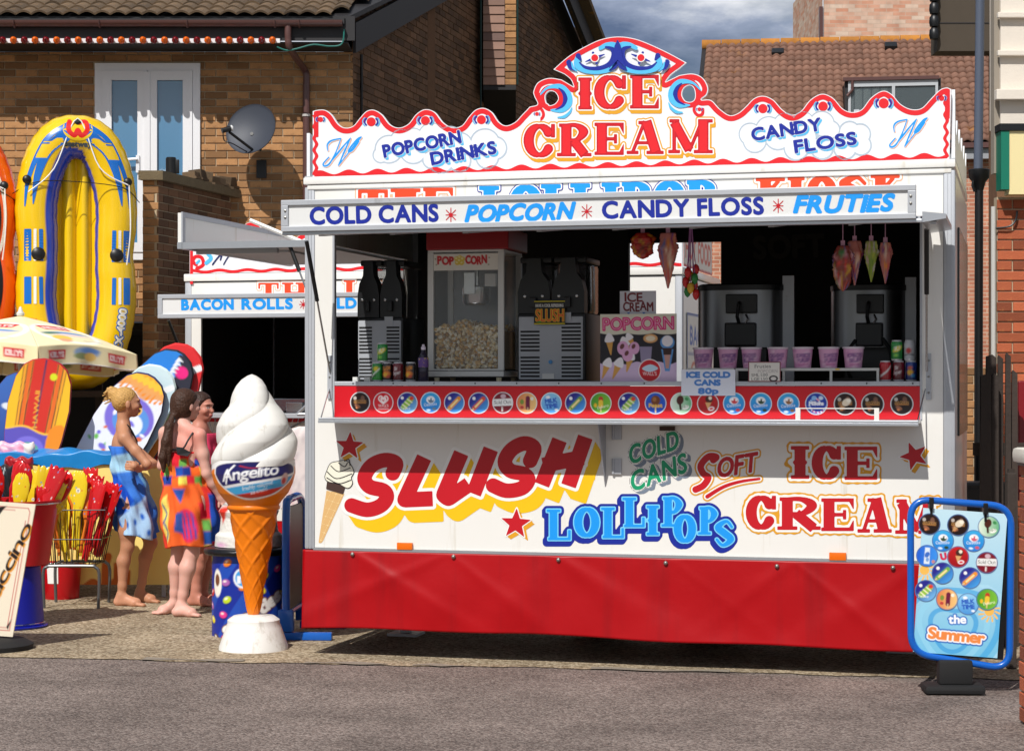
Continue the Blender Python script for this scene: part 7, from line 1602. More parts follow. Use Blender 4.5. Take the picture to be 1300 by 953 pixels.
# ---- cappuccino board
DA = 12.25; ab = thing('coffee_board', 'cream board with slanting cappuccino script on a black base, cut by the left edge', 'sign', ((-10-CX)/FPX*DA, DA, 0)); ka = DA/FPX
qx = lambda px, py: ((px+10)*ka, CAMZ-(py-HY)*ka)
TL, TR, BR_, BL = [np.array(qx(*q)) for q in ((-120, 628), (45, 640), (16, 808), (-149, 796))]
nx, ny = 150, 160; s_, t_ = np.meshgrid(np.linspace(0, 1, nx), np.linspace(0, 1, ny)); Pq = (TL*(1-s_)[..., None]+TR*s_[..., None])*(1-t_)[..., None]+(BL*(1-s_)[..., None]+BR_*s_[..., None])*t_[..., None]
cv = Canvas(Pq[..., 0]/ka-10, HY-(Pq[..., 1]-CAMZ)/ka, (240, 228, 204), 1.2)
inner = d_poly(cv.X, cv.Y, [(-112, 634), (36, 645), (38, 650), (12, 800), (-140, 790)]); cv.put(np.abs(inner)-.5, (196, 40, 50)); cv.put(np.maximum(np.abs(inner+3.5)-.4, -(np.hypot(cv.X-40, cv.Y-640)-22)), (196, 40, 50))
cv.poly([(8, 795), (15, 785), (10, 799)], (30, 26, 26)); cv.poly([(-1, 649), (7, 643), (-2, 655)], (30, 26, 26)); cv.poly([(-6, 655), (9, 642), (-1, 643)], (30, 26, 26))
for off, col, gr in ((1.4, (226, 150, 50), .7), (0, (34, 26, 26), .25)): cv.text('Cappuccino', (-42+off, 840+off), (41+off, 668+off), 14, col, shear=.2, track=.02, grow=gr)
mb = MB().grid(np.stack([Pq[..., 0], 0*s_, Pq[..., 1]], -1)); mb.grid(np.stack([Pq[..., 0], 0*s_+.02, Pq[..., 1]], -1)); N_ = nx*ny
bnd = [j for j in range(nx)]+[i*nx+nx-1 for i in range(1, ny)]+[(ny-1)*nx+j for j in range(nx-2, -1, -1)]+[i*nx for i in range(ny-2, 0, -1)]
mb.f += [(a, b, b+N_, a+N_) for a, b in zip(bnd, bnd[1:]+bnd[:1])]; mb.m += [0]*len(bnd)
mb.build('board', PRINT(), ab, color=np.vstack([cv.C.reshape(-1, 3)]*2))
xb_, _ = qx(-12, 800); MB().lathe([(.25, 0), (.255, .03), (.2, .06), (.05, .075), (.045, .12)], 32, (xb_, .03, 0)).build('base', M_rubber, ab, smooth=40)
# ---- buckets
def bucket(name, label, p, r0, r1, h, m, up=True, group='plastic buckets', lab=False):
    t = thing(name, label, 'bucket', p, 0, group)
    if up: pr = [(.01, .004), (r0*.97, .0), (r0, .006), (r1*.985, h-.02), (r1*1.05, h-.018), (r1*1.06, h), (r1*.97, h), (r0*.95, .02), (.01, .018)]
    else: pr = [(r1*.98, .002), (r1*1.12, .0), (r1*1.14, .012), (r1*1.02, .022), (r0*1.01, h-.012), (r0*.96, h), (r0*.85, h-.006), (.01, h-.006)]
    MB().lathe(pr, 44, cap=False).build('shell', m, t, smooth=35)
    MB().tube([(r1*1.06*math.cos(a), r1*1.06*math.sin(a), (h-.02) if up else .03) for a in np.linspace(math.pi, 2*math.pi, 18)], .006, 6).build('handle', M_steel, t)
    if lab: MB().grid(np.array([[((r0+(r1-r0)*z/h)*1.012*math.cos(a), (r0+(r1-r0)*z/h)*1.012*math.sin(a), z) for a in np.linspace(-2.1, -1.5, 10)] for z in (h*.42, h*.86)])).build('label', I_white, t, smooth=True)
    return t
M_rp = mat('red_plastic', (196, 14, 26), .35, spec=.5); M_bp = mat('blue_plastic', (14, 28, 160), .4)
pb_ = gnd(14, 800); pb_.y += .24; pb_.x = (10-CX)/FPX*pb_.y; kb = pb_.y/FPX
hb = CAMZ-(716-HY)*kb; bucket('blue_bucket', 'blue bucket standing upside down on the ground under the red tub', pb_, 40*kb, 44*kb, hb, M_bp, False)
hr = (716-634)*kb; bucket('red_tub', 'large red tub full of toys resting on the upturned blue bucket', pb_+Vector((.03, 0, hb+.001)), 46*kb, 58*kb, hr, M_rp)
pr_ = gnd(72, 762); pr_.y += .15; kr = pr_.y/FPX; bucket('red_bucket', 'red bucket with a white label on the ground beside the wire stand', pr_, 22*kr, 26*kr, (762-712)*kr, M_rp, lab=True)
# ---- wire basket stand with long toys
pw_ = gnd(90, 772); pw_.y += .2; kw_ = pw_.y/FPX; ws = thing('wire_stand', 'wire basket stand on bent tube legs full of plastic toys', 'stand', pw_)
bz_ = lambda py: CAMZ-(py-HY)*kw_; xw = lambda px: (px-90)*kw_
zb0, zb1 = bz_(714), bz_(645); g = MB()
for z, a0, a1, dy_ in ((zb0, xw(62), xw(119), .17), (bz_(682), xw(60), xw(127), .19), (zb1, xw(58), xw(133), .21)):
    g.tube([(a0, -dy_, z), (a1, -dy_, z), (a1, dy_, z), (a0, dy_, z)], .005, 6, closed=True)
for i in range(9):
    f = i/8; 
    for s in (-1, 1): g.tube([(xw(62)+(xw(119)-xw(62))*f, s*.17, zb0), (xw(58)+(xw(133)-xw(58))*f, s*.21, zb1)], .0035, 5)
for i in range(6):
    f = i/5*2-1
    for a, b in ((xw(62), xw(58)), (xw(119), xw(133))): g.tube([(a, .17*f, zb0), (b, .21*f, zb1)], .0035, 5)
g.build('basket', mat('black_wire', (40, 40, 42), .4, metal=.5), ws)
for s in (-1, 1):
    MB().tube(catmull([(xw(56), s*.19, 0), (xw(55), s*.19, zb0-.06), (xw(60), s*.19, zb0-.012), (xw(70), s*.19, zb0-.006), (xw(112), s*.19, zb0-.006), (xw(120), s*.19, zb0-.015), (xw(125), s*.19, zb0-.07), (xw(124), s*.19, 0)], 5), .012, 8).build('leg_frame', mat('grey_tube', (110, 112, 112), .35, metal=.7), ws, smooth=40)
# toys: hand clappers, spades and crowns on sticks
M_ty = paintmat('clear_toy_plastic', .2, .6)
def toy_mesh(kind, col, seed):
    rg = np.random.default_rng(seed); n, m = 30, 60; L = .58
    t = np.linspace(0, 1, m)
    if kind == 'hand': w = np.interp(t, [0, .45, .55, .72, .86, .97, 1], [.014, .016, .04, .066, .07, .055, .03])
    elif kind == 'crown': w = np.interp(t, [0, .5, .6, .8, 1], [.014, .016, .045, .060, .066])
    else: w = np.interp(t, [0, .55, .66, .8, .95, 1], [.014, .016, .05, .064, .05, .02])
    s = np.linspace(-1, 1, n); S_, T_ = np.meshgrid(s, t); X = S_*w[:, None]; Z = T_*L
    if kind == 'crown': Z = Z+np.clip(T_-.8, 0, 1)*.14*(np.abs(np.sin(S_*math.pi*1.5))**.5-.7)
    if kind == 'hand': Z = Z+np.clip(T_-.85, 0, 1)*.20*(np.abs(np.sin(S_*math.pi*2))**.5-.7)
    cv = Canvas(X*100, Z*100, col, .35); dk = tuple(int(c*.72) for c in col)
    for k in range(7): cv.ell((rg.uniform(-4, 4), rg.uniform(28, 56)), rg.uniform(.3, .7), rg.uniform(.3, .7), [(60, 150, 210), (240, 240, 236), (226, 80, 40), (245, 245, 240)][k % 4])
    if kind == 'hand' and seed % 3 == 0: cv.ell((0, 44), 1.7, 1.7, (238, 238, 234)); cv.ell((0, 44), .8, .8, (150, 140, 130))
    cv.path([(0, 2), (0, 30)], .25, dk)
    th_ = .012*np.sqrt(np.clip(1-S_**2, 0, 1))*np.sqrt(np.clip(1-(2*T_-1)**8, 0, 1))
    mb = MB().grid(np.stack([X, -th_, Z], -1)); mb.grid(np.stack([X, th_, Z], -1))
    o = mb.build('toy', M_ty, None, smooth=True, color=np.vstack([cv.C.reshape(-1, 3)]*2), fixn=False); return o
protos = {}
YL, RD, OR = (236, 206, 40), (204, 24, 30), (228, 120, 36)
def place_toy(kind, col, seed, p, lean, yaw, label, group, name, sc=1):
    key = (kind, col, seed % 5)
    if key not in protos: o = protos[key] = toy_mesh(kind, col, seed % 5)
    else: o = protos[key].copy(); COL.objects.link(o)
    o.name = name; o.location = p; o.rotation_euler = (lean[1], lean[0], yaw); o.scale = (sc,)*3; tag(o, label, 'toy', group)
rg = np.random.default_rng(21); todo = []
for k in range(38):
    px = rg.uniform(62, 126); kind = ['hand', 'spade', 'hand', 'hand'][k % 4]; col = YL if k % 4 else OR
    if px > 106: kind, col = 'crown', RD
    todo.append((px, kind, col, k, pw_+Vector((xw(px)*.7+xw(92)*.3, rg.uniform(-.15, .15), zb0+.01+rg.uniform(0, .12))), ((px-92)/60*.42+rg.uniform(-.14, .14), rg.uniform(-.1, .1)), 'wire basket', rg.uniform(.82, 1.05)))
for k in range(34):
    px = rg.uniform(-46, 72); kind = ['hand', 'crown', 'spade'][k % 3]; col = RD if (px < 26 or 48 < px < 60 or k % 4 == 0) else YL
    todo.append((px, kind, col, k, pb_+Vector(((px-10)*kb*.72, rg.uniform(-.16, .16), hb+.14)), ((px-14)/70*.45+rg.uniform(-.15, .15), rg.uniform(-.12, .12)), 'red tub', rg.uniform(.66, .98)))
ORD = 'first second third fourth fifth sixth seventh eighth ninth tenth eleventh twelfth thirteenth fourteenth fifteenth sixteenth seventeenth eighteenth nineteenth twentieth'.split()
seen = {}
for px, kind, col, k, p, lean, where, sc_ in sorted(todo, key=lambda q: q[0]):
    cn_ = {YL: 'yellow', RD: 'red', OR: 'orange'}[col]; key = (cn_, kind, where); seen[key] = seen.get(key, 0)+1
    place_toy(kind, col, k, p, lean, rg.uniform(-.5, .5), '%s plastic %s toy, %s of these from the left in the %s' % (cn_, {'hand': 'hand shaped', 'crown': 'crown topped', 'spade': 'rounded spade'}[kind], ORD[seen[key]-1], where), '%s toys in the %s' % (cn_, where), {'crown': 'crown_toy', 'hand': 'hand_toy', 'spade': 'spade_toy'}[kind], sc_)
# ---- stall: yellow fronted table under a blue sheet
DT = 15.2; kt_ = DT/FPX; tx = lambda px: (px-CX)*kt_; tz = lambda py: CAMZ-(py-HY)*kt_
stall = thing('stall_table', 'stall table with yellow painted front board and dripping orange paint', 'table', (tx(120), DT, 0)); t0 = tx(120)
Tx0, Tx1 = tx(-60)-t0, tx(240)-t0
zt_ = tz(590); n, m = 200, 90; A_, B_ = np.meshgrid(np.linspace(Tx0, Tx1, n), np.linspace(zt_, .10, m)); cv = Canvas((A_+t0)/kt_+CX, HY-(B_-CAMZ)/kt_, (250, 224, 130), 1.4)
cv.put(-(cv.Y-727)*1.0, (190, 116, 46), .0)
for P, r in (([(133, 752), (134, 720), (137, 706)], 5), ([(146, 752), (147, 716)], 2.4), ([(152, 752), (152, 722)], 3.5), ([(139, 745), (148, 735), (150, 752)], 3.5), ([(160, 752), (162, 726)], 4)): cv.path(P, r, (206, 104, 34), sm=3)
cv.put(np.maximum(-(cv.Y-738-4*np.sin(cv.X*.2)), cv.X-160), (206, 110, 40))
fb = MB().grid(np.stack([A_, 0*A_, B_], -1)); fb.grid(np.stack([A_, 0*A_+.02, B_], -1)); fb.build('front_board', paintmat('stall_paint', .6, .3, .1, 30), stall, color=np.vstack([cv.C.reshape(-1, 3)]*2))
MB().box(Tx0, Tx1, .021, .36, zt_-.03, zt_).build('table_top', M_dbrick, stall)
for x in (tx(206)-t0, Tx0+.1):
    for y in (.06, .34): MB().tube([(x, y, 0), (x, y, zt_-.031)], .016, 8).build('leg', M_aludull, stall)
UU, VV_ = np.meshgrid(np.linspace(Tx0+.05, tx(172)-t0, 90), np.linspace(0, 1, 40))
yy = np.where(VV_ < .3, -.012, -.012+(VV_-.3)/.7*.38); zz = np.where(VV_ < .3, zt_-.012+VV_/.3*.10, zt_+.09+.02*np.sin((VV_-.3)*6))+.014*np.sin(UU*9+VV_*7)+.010*np.sin(UU*23-VV_*11)
tag(MB().grid(np.stack([UU+tx(120), yy+DT-.006-.006*np.sin(UU*17), zz], -1)).build('blue_sheet', mat('blue_tarpaulin', (10, 126, 196), .35, noise=.2, nscale=6, bump=.4, bscale=10), None, smooth=True), 'crumpled bright blue plastic sheet over the stall table', 'sheet')
# goods on the table
def pillow(name, label, cat, x0, x1, y0, y1, D, col, fn=None, th=.05):
    k = D/FPX; w, h = (x1-x0)*k, (y1-y0)*k; n, m = 40, 24; A_, B_ = np.meshgrid(np.linspace(-1, 1, n), np.linspace(-1, 1, m)); puff = np.clip((1-A_**6)*(1-B_**6), 0, 1)**.5
    X = A_*w/2*(1+.03*np.sin(B_*5)); Z = (B_+1)*h/2+.01*np.sin(A_*7); cv = Canvas(A_*50, -B_*25, col, 2.2)
    if fn: fn(cv)
    mb = MB().grid(np.stack([X, -th*puff*(1+.15*np.sin(A_*9+B_*4)), Z], -1)); mb.grid(np.stack([X, th*puff, Z], -1))
    return tag(mb.build(name, paintmat('soft_pack', .35, .5), None, (((x0+x1)/2-CX)*k, D, CAMZ-(y1-HY)*k), smooth=True, color=np.vstack([cv.C.reshape(-1, 3)]*2), fixn=False), label, cat)
def pinkf(c):
    rg = np.random.default_rng(2)
    for k in range(14): c.ell((rg.uniform(-46, 46), rg.uniform(-20, 20)), rg.uniform(4, 9), rg.uniform(4, 8), [(246, 226, 232), (206, 190, 220), (232, 150, 180)][k % 3])
    c.poly([(26, -25), (50, -25), (50, 25), (26, 25)], (236, 234, 226))
pillow('pink_pack', 'pink and white packet lying on the stall below the striped board', 'packet', -6, 44, 561, 583, 15.26, (240, 180, 206), pinkf)
pillow('red_pack', 'dark red plastic packet on the front of the stall', 'packet', 6, 42, 580, 600, 15.08, (168, 24, 34), None, .06); pillow('net_pack', 'black and blue net bundle at the left end of the stall', 'net', -12, 18, 590, 634, 14.95, (34, 38, 44), lambda c: (c.path([(-20, -24), (10, 24)], 3, (60, 120, 190)), c.path([(20, -20), (-10, 20)], 2, (180, 190, 196))), .08)
tag(MB().box(-.2, .2, -.1, .1, 0, CAMZ-(600-HY)/FPX*15.08-.001, bev=.01).box(-.18, .18, -.11, -.1, .05, .8).build('stall_crate', mat('crate_grey', (60, 58, 56), .7), None, ((5-CX)/FPX*15.06, 15.06, 0)), 'dark crate hidden behind the red tub, carrying packets', 'crate')
# ---- bodyboards
def bodyboard(name, label, px, py, D, L, w, roll, lean, fn, edge, yaw=0, group='bodyboards'):
    n, m = 60, 110; s = np.linspace(-1, 1, n); t = np.linspace(0, 1, m); S_, T_ = np.meshgrid(s, t)
    wd = np.interp(t, [0, .03, .25, .55, .8, .92, .975, 1], [.74, .80, .93, 1, .90, .70, .45, .12])*w/2
    X = S_*wd[:, None]; Z = T_*L-.03*(S_**2)*np.clip(.1-T_, 0, 1)*10; rk = .05*np.clip(T_-.75, 0, 1)**1.5
    cv = Canvas(X/w*100, (1-T_)*L/w*100, (255, 255, 255), 2.2); fn(cv)
    t = thing(name, label, 'bodyboard', ((px-CX)/FPX*D, D, CAMZ-(py-HY)/FPX*D), 0, group)
    rot = Matrix.Rotation(yaw, 3, 'Z') @ Matrix.Rotation(roll, 3, 'Y') @ Matrix.Rotation(-lean, 3, 'X'); e_ = rot.to_euler()
    MB().grid(np.stack([X, -.012-rk, Z], -1)).build('deck', PRINT(), t, rot=e_, smooth=True, color=cv.C)
    bnd = [j for j in range(n)]+[i*n+n-1 for i in range(1, m)]+[(m-1)*n+j for j in range(n-2, -1, -1)]+[i*n for i in range(m-2, 0, -1)]
    P = np.stack([X, -.012-rk, Z], -1).reshape(-1, 3)[bnd]; c_ = np.array([0, 0, L*.5]); out = c_+(P-c_)*1.03; out[:, 1] = P[:, 1]+.02; bk = P.copy(); bk[:, 1] += .045
    mb = MB().grid(np.stack([P, out, bk]), wrap=True); mb.f.append(tuple(range(2*len(bnd), 3*len(bnd)))); mb.m.append(0); mb.build('rail', mat('foam_'+name+str(edge), edge, .6), t, rot=e_, smooth=40)
    return t
def b_stripe(c):
    c.grad(0*c.X, (236, 176, 30), (236, 176, 30))
    for x, r, col in ((0, 46, (200, 46, 30)), (-34, 6, (226, 110, 30)), (34, 6, (226, 110, 30)), (-24, 5, (60, 40, 40)), (24, 5, (60, 40, 40))): pass
    ax = np.abs(c.X)
    for lo, hi, col in ((0, 20, (206, 44, 30)), (20, 22, (60, 30, 40)), (22, 29, (226, 104, 30)), (29, 31, (60, 30, 40)), (31, 35, (236, 160, 40)), (35, 36.5, (60, 30, 40)), (36.5, 60, (238, 186, 34))): c.put(np.maximum(lo-ax*(1+.2*(c.Y/200)), ax*(1+.2*(c.Y/200))-hi), col)
    c.path([(0, 0), (0, 150)], 1.4, (70, 40, 90)); c.text('HAWAII', (3.5, 112), (-2, 52), 7, (236, 190, 60)); 
    H_ = c.Y.max(); c.put(-(c.Y-(H_*.68+4*np.sin(c.X*.09))), (90, 80, 180)); c.put(np.abs(c.Y-(H_*.68+4*np.sin(c.X*.09)))-1.6, (240, 190, 60)); c.ell((-4, H_*.85), 24, 18, (120, 110, 210)); c.ell((-4, H_*.87), 17, 12, (90, 170, 150)); c.poly([(24, H_*.66), (50, H_*.62), (50, H_), (26, H_)], (236, 140, 30), 3); c.ell((16, 26), 6, 6, (210, 220, 30))
def b_palm(c): c.grad(c.Y/c.Y.max(), (60, 110, 190), (40, 60, 140)); c.path([(-10, 160), (0, 90), (20, 40)], 4, (40, 100, 60), sm=4); [c.path([(20, 40), (20+30*math.cos(a), 45+26*math.sin(a))], 4, (40, 130, 70), 1) for a in (0.3, 1.2, 2.2, 3.1, -.6)]; c.ell((-20, 60), 12, 6, (220, 230, 240))
def b_wave(c):
    H_ = c.Y.max(); c.grad(c.Y/H_*1.3, (246, 170, 30), (150, 140, 224)); c.put(np.abs(c.Y-10)-6+2*np.sin(c.X*.6), (250, 200, 60)); yb = 34+6*np.sin(c.X*.11+1); c.put(-(c.Y-yb), (236, 240, 248)); c.put(np.hypot((c.X-4)/1.1, c.Y-78)-38, (126, 110, 214)); c.put(np.hypot((c.X-8)/1.1, c.Y-80)-28, (90, 150, 224)); c.put(np.hypot((c.X-12)/1.0, c.Y-86)-19, (236, 244, 250)); c.ell((8, 60), 9, 9, (240, 190, 80))
    rg = np.random.default_rng(8)
    for k in range(26): c.ell((rg.uniform(-45, 45), rg.uniform(70, H_)), rg.uniform(2, 9), rg.uniform(1.5, 5), [(250, 250, 252), (110, 190, 90), (224, 110, 60), (120, 110, 220)][k % 4], rg.uniform(0, 3))
    for k in range(12): x = -44+k*8; c.path([(x, 34+4*math.sin(k)), (x+3, 26+3*math.cos(k*2))], 2.2, (240, 140, 20), .5)
def b_night(c):
    c.grad(0*c.X, (36, 130, 220), (36, 130, 220)); c.put(-(c.X-4-.12*c.Y+4*np.sin(c.Y*.3)), (40, 40, 56)); c.ell((18, 26), 11, 10, (236, 30, 130))
    for k in range(12): y = 6+k*7; c.poly([(2, y), (12, y+3), (0, y+9)], (240, 244, 248))
    H_ = c.Y.max(); c.put(-(c.Y-74-5*np.sin(c.X*.2)), (90, 190, 226)); c.put(-(c.Y-96-4*np.sin(c.X*.3)), (130, 200, 70)); c.put(-(c.Y-112-4*np.sin(c.X*.25)), (236, 140, 40))
def plain(col, col2): return lambda c: (c.grad(c.Y/c.Y.max(), col, col2), c.path([(-30, 140), (0, 60), (30, 20)], 5, (240, 244, 246), sm=4))
bodyboard('bodyboard', 'bodyboard with red, orange and yellow stripes standing on the stall under the parasol', 36, 588, 15.36, .82, .48, rad(9), rad(6), b_stripe, (176, 26, 40))
bodyboard('bodyboard', 'dark blue bodyboard with green palm leaves behind the striped one', 10, 588, 15.46, .72, .47, rad(12), rad(6), b_palm, (60, 60, 120))
bodyboard('bodyboard', 'bodyboard with orange top and curling purple wave behind the blonde woman', 106, 625, 15.66, 1.06, .48, rad(29), rad(8), b_wave, (46, 40, 90)); bodyboard('bodyboard', 'white and pale blue bodyboard just behind the orange and purple one', 115, 625, 15.74, 1.14, .48, rad(29), rad(8), plain((210, 232, 236), (70, 140, 200)), (216, 236, 232))
bodyboard('bodyboard', 'blue and black bodyboard with a pink spot', 126, 625, 15.83, 1.29, .50, rad(29), rad(8), b_night, (36, 36, 48)); bodyboard('bodyboard', 'plain red bodyboard rearmost in the right hand stack', 134, 625, 15.92, 1.35, .52, rad(29), rad(8), plain((222, 40, 44), (222, 40, 44)), (214, 40, 40))
tag(MB().box(-.75, .75, 0, .4, .74, .78, bev=.006).box(-.7, -.64, .05, .35, 0, .739).box(.6, .66, .05, .35, 0, .739).build('display_bench', M_dark, None, ((140-CX)/FPX*15.7, 15.6, 0)), 'dark bench behind the stall carrying the right hand bodyboards', 'bench')
# ---- inflatable boats
def dinghy(name, label, px, D, Wd, H, zc, yaw, body, inner, floor, deco, rt=.178, extra=True):
    nP, nT = 300, 56; a = np.linspace(0, 2*math.pi, nP, endpoint=False); hw, hh = Wd/2-rt, H/2-rt
    ex = .78; cx_ = np.sign(np.cos(a))*np.abs(np.cos(a))**ex*hw; cz_ = np.sign(np.sin(a))*np.abs(np.sin(a))**.9*hh
    cx_ = cx_*(1-.12*np.exp(-(cz_/.32)**2)); r_ = rt*(1-.05*np.exp(-(cz_/.12)**2))*(1+.10*np.clip(cz_/hh, 0, 1))
    C_ = np.stack([cx_, cz_], -1); Tn = np.roll(C_, -1, 0)-np.roll(C_, 1, 0); Tn /= np.linalg.norm(Tn, axis=1)[:, None]; Nn = np.stack([Tn[:, 1], -Tn[:, 0]], -1)    # outward
    th = np.linspace(0, 2*math.pi, nT, endpoint=False); A_, T_ = np.meshgrid(np.arange(nP), th, indexing='ij')
    puck = 1+.012*np.sin(A_*.9)*np.exp(-((np.abs(np.cos(T_))-1)/.2)**2)
    X = cx_[A_]+Nn[A_, 0]*r_[A_]*np.cos(T_)*puck; Z = cz_[A_]+Nn[A_, 1]*r_[A_]*np.cos(T_)*puck; Y = -r_[A_]*np.sin(T_)*1.05
    cv = Canvas(X*100, -Z*100, body, 1.6); no_ = Nn[A_, 0]
    inn = np.cos(T_) < -.62-.28*no_; cv.C[inn] = lin(inner)
    t = thing(name, label, 'dinghy', ((px-CX)/FPX*D, D, zc-H/2), yaw, 'inflatable dinghies'); up_ = (0, 0, H/2)
    P = np.stack([X, Y, Z], -1); P = np.concatenate([P, P[:1]]); Cc = np.concatenate([cv.C, cv.C[:1]])
    MB().grid(P, wrap=True).build('tube', paintmat('pvc_print', .22, .55, coat=.4), t, up_, smooth=True, color=Cc)
    # ribbed floor
    nx, nz = 120, 90; S_, Q_ = np.meshgrid(np.linspace(-1, 1, nx), np.linspace(-1, 1, nz)); hwid = np.interp(Q_*hh, np.sort(cz_[:nP//4*1]) if False else [-hh, -hh*.8, 0, hh*.8, hh], [.02, hw*.86, hw*.9, hw*.86, .02])
    Yf = .06-.075*np.abs(np.sin(S_*math.pi*2.5))**.8*(1-np.abs(Q_)**8); MB().grid(np.stack([S_*hwid, Yf, Q_*hh], -1)).build('floor', floor, t, up_, smooth=True)
    # printing laid on the skin of the tube
    gx_ = np.arange(-Wd/2, Wd/2, .006); gz_ = np.arange(-H/2, H/2, .006); GX, GZ = np.meshgrid(gx_, gz_); PX_, PZ_ = GX*100, -GZ*100
    def skin_y(x, z):
        d = np.hypot(x-cx_, z-cz_); i = d.argmin(); q = r_[i]**2-d[i]**2; return -1.05*math.sqrt(max(q, 1e-5))
    for nm, layers in deco(PX_, PZ_, H*100):
        mb = MB(); ms = []
        for li, (F_, m_2) in enumerate(layers):
            Vv, Ff = field_faces(F_, gx_, gz_)
            if m_2 not in ms: ms.append(m_2)
            mb.add([(x, skin_y(x, z)-.004-.0012*li, z) for x, z in Vv], Ff, ms.index(m_2))
        if mb.f: mb.build(nm, ms, t, up_, fixn=False, smooth=True)
    if extra:
        for sx in (-1, 1):
            w_ = MB().lathe([(.004, .012), (.055, .008), (.06, 0), (.05, -.012)], 20, M=Matrix.Translation((sx*(hw*.90), -rt*1.03, -.02)) @ Matrix.Rotation(rad(90), 4, 'X')).build('oar_patch', M_black, t, up_, smooth=True)
            MB().lathe([(.004, .02), (.035, .016), (.04, 0)], 16, M=Matrix.Translation((sx*(hw+.06), -rt*.98, .58*hh+.03)) @ Matrix.Rotation(rad(90), 4, 'X')).build('grommet', M_black, t, up_, smooth=True)
        MB().tube(catmull([(hw+.06, -rt-.03, .58*hh), (hw*.5, -rt-.05, hh*.72), (0, -rt*.8-.04, hh+rt*.8), (-hw*.55, -rt-.05, hh*.7), (-hw-.05, -rt-.03, .5*hh)], 6), .006, 6).build('rope', I_white, t, up_); MB().tube(catmull([(hw+.07, -rt-.02, .58*hh), (hw+.08, -rt-.05, .2*hh), (hw+.05, -rt-.02, -.1*hh)], 5), .006, 6).build('rope', I_white, t, up_)
        MB().tube(catmull([(-hw-rt, -.02, .50*hh), (-hw, -rt-.03, .58*hh), (-.1, -rt-.03, .60*hh), (hw, -rt-.03, .56*hh), (hw+rt, -.02, .45*hh)], 6), .004, 6).build('tie_rope', M_black, t, up_)
        MB().lathe([(.03, .0), (.03, .02), (.012, .03)], 12, M=Matrix.Translation((0, -rt*.9, hh+rt*.62)) @ Matrix.Rotation(rad(70), 4, 'X')).build('bow_ring', M_black, t, up_)
    return t
D_blue = mat('print_blue', (16, 108, 200), .25, coat=.4); D_red = mat('print_red', (226, 36, 30), .25, coat=.4); D_yel = mat('print_yellow', (246, 206, 30), .25, coat=.4); D_ink = mat('print_grey', (70, 84, 96), .3); D_wh = mat('print_white', (244, 242, 232), .3); D_or = mat('print_orange', (240, 120, 30), .3); D_bk = mat('print_black', (24, 22, 24), .3)
def dec_y(x, y, H_):
    out = []; sw_ = []
    for s in (-1, 1):
        sw_ += [d_path(x, y, [(s*9, -H_/2+9), (s*28, -H_/2+24), (s*42, -H_/2+56), (s*45.5, -H_/2+82)], [1.9, 2.2, 1.9, .5], smooth=6), d_path(x, y, [(s*12, -H_/2+20), (s*26, -H_/2+33), (s*35, -H_/2+56), (s*38.5, -H_/2+80)], [5.5, 4.6, 3, .4], smooth=6)]
    out.append(('swoosh_print', [(np.minimum.reduce(sw_), D_blue)]))
    for s in (-1, 1):
        for y0, y1 in ((-20, 8), (22, 46)):
            out.append(('stripe_print', [(np.minimum(d_poly(x, y, [(s*30, y0), (s*33.5, y0), (s*33, y1), (s*29.5, y1)]), d_poly(x, y, [(s*40, y0), (s*46, y0), (s*46, y1), (s*40, y1)])), D_blue), (d_poly(x, y, [(s*35.5, y0), (s*38, y0), (s*38, y1), (s*35.5, y1)]), D_wh)]))
    lo = np.minimum.reduce([d_path(x, y, [(-7, -H_/2+6), (-8, -H_/2+14), (-3, -H_/2+19), (0, -H_/2+14), (3, -H_/2+19), (8, -H_/2+14), (7, -H_/2+6), (1, -H_/2+7)], 2.0, smooth=6)])
    out.append(('logo_print', [(d_ell(x, y, (0, -H_/2+13), 13, 10.5), D_yel), (lo, D_red)])); out.append(('lettering', [(d_edges(x, y, text_edges('Bestway', (-12, -H_/2+28.5), (12, -H_/2+28.5), 4.6, track=.06))-.35, D_ink)]))
    E = text_edges('RX-4000', (38, 88), (43, 50), 6.4, track=.07); F_ = d_edges(x, y, E); out.append(('lettering', [(F_-1.3, D_blue), (F_-.45, D_wh)])); out.append(('price_tag', [(d_poly(x, y, [(-45, 58), (-35, 59), (-35, 74), (-45, 73)]), D_or)])); return out
dinghy('inflatable_dinghy', 'yellow inflatable dinghy with blue stripes hung upright, ribbed yellow floor', 97, 17.62, 1.11, 2.44, CAMZ-(322-HY)/FPX*17.62, rad(16), (240, 196, 10), (16, 60, 190), mat('yellow_pvc', (240, 198, 14), .3, coat=.3), dec_y)
def dec_o(x, y, H_):
    return [('stripe_print', [(np.abs(np.hypot(x*1.6, y-30)-60)-3, D_bk), (np.abs(np.hypot(x*1.6, y+30)-66)-2, D_wh), (np.abs(np.hypot(x*1.5, y+28)-52)-5, D_bk)])]
dinghy('inflatable_dinghy', 'orange and black inflatable dinghy cut off by the left edge', -51, 17.5, 1.04, 2.2, CAMZ-(318-HY)/FPX*17.5, rad(8), (240, 92, 18), (30, 28, 30), mat('orange_pvc', (238, 96, 22), .3, coat=.3), dec_o)
fy = 17.88; ft = thing('timber_stand', 'dark timber stand behind the dinghies that holds them upright', 'stand', ((97-CX)/FPX*fy, fy, 0)); fz = CAMZ-(322-HY)/FPX*17.62-1.23
for x in (-1.25, -.85, -.2, .2): MB().box(x-.03, x+.03, 0, .06, 0, fz+1.5).build('post', M_plank, ft)
MB().box(-1.5, .45, -.45, -.001, fz-.05, fz, bev=.006).build('ledge', M_plank, ft); MB().box(-1.5, .45, .061, .1, fz+1.0, fz+1.1).build('rail', M_plank, ft)
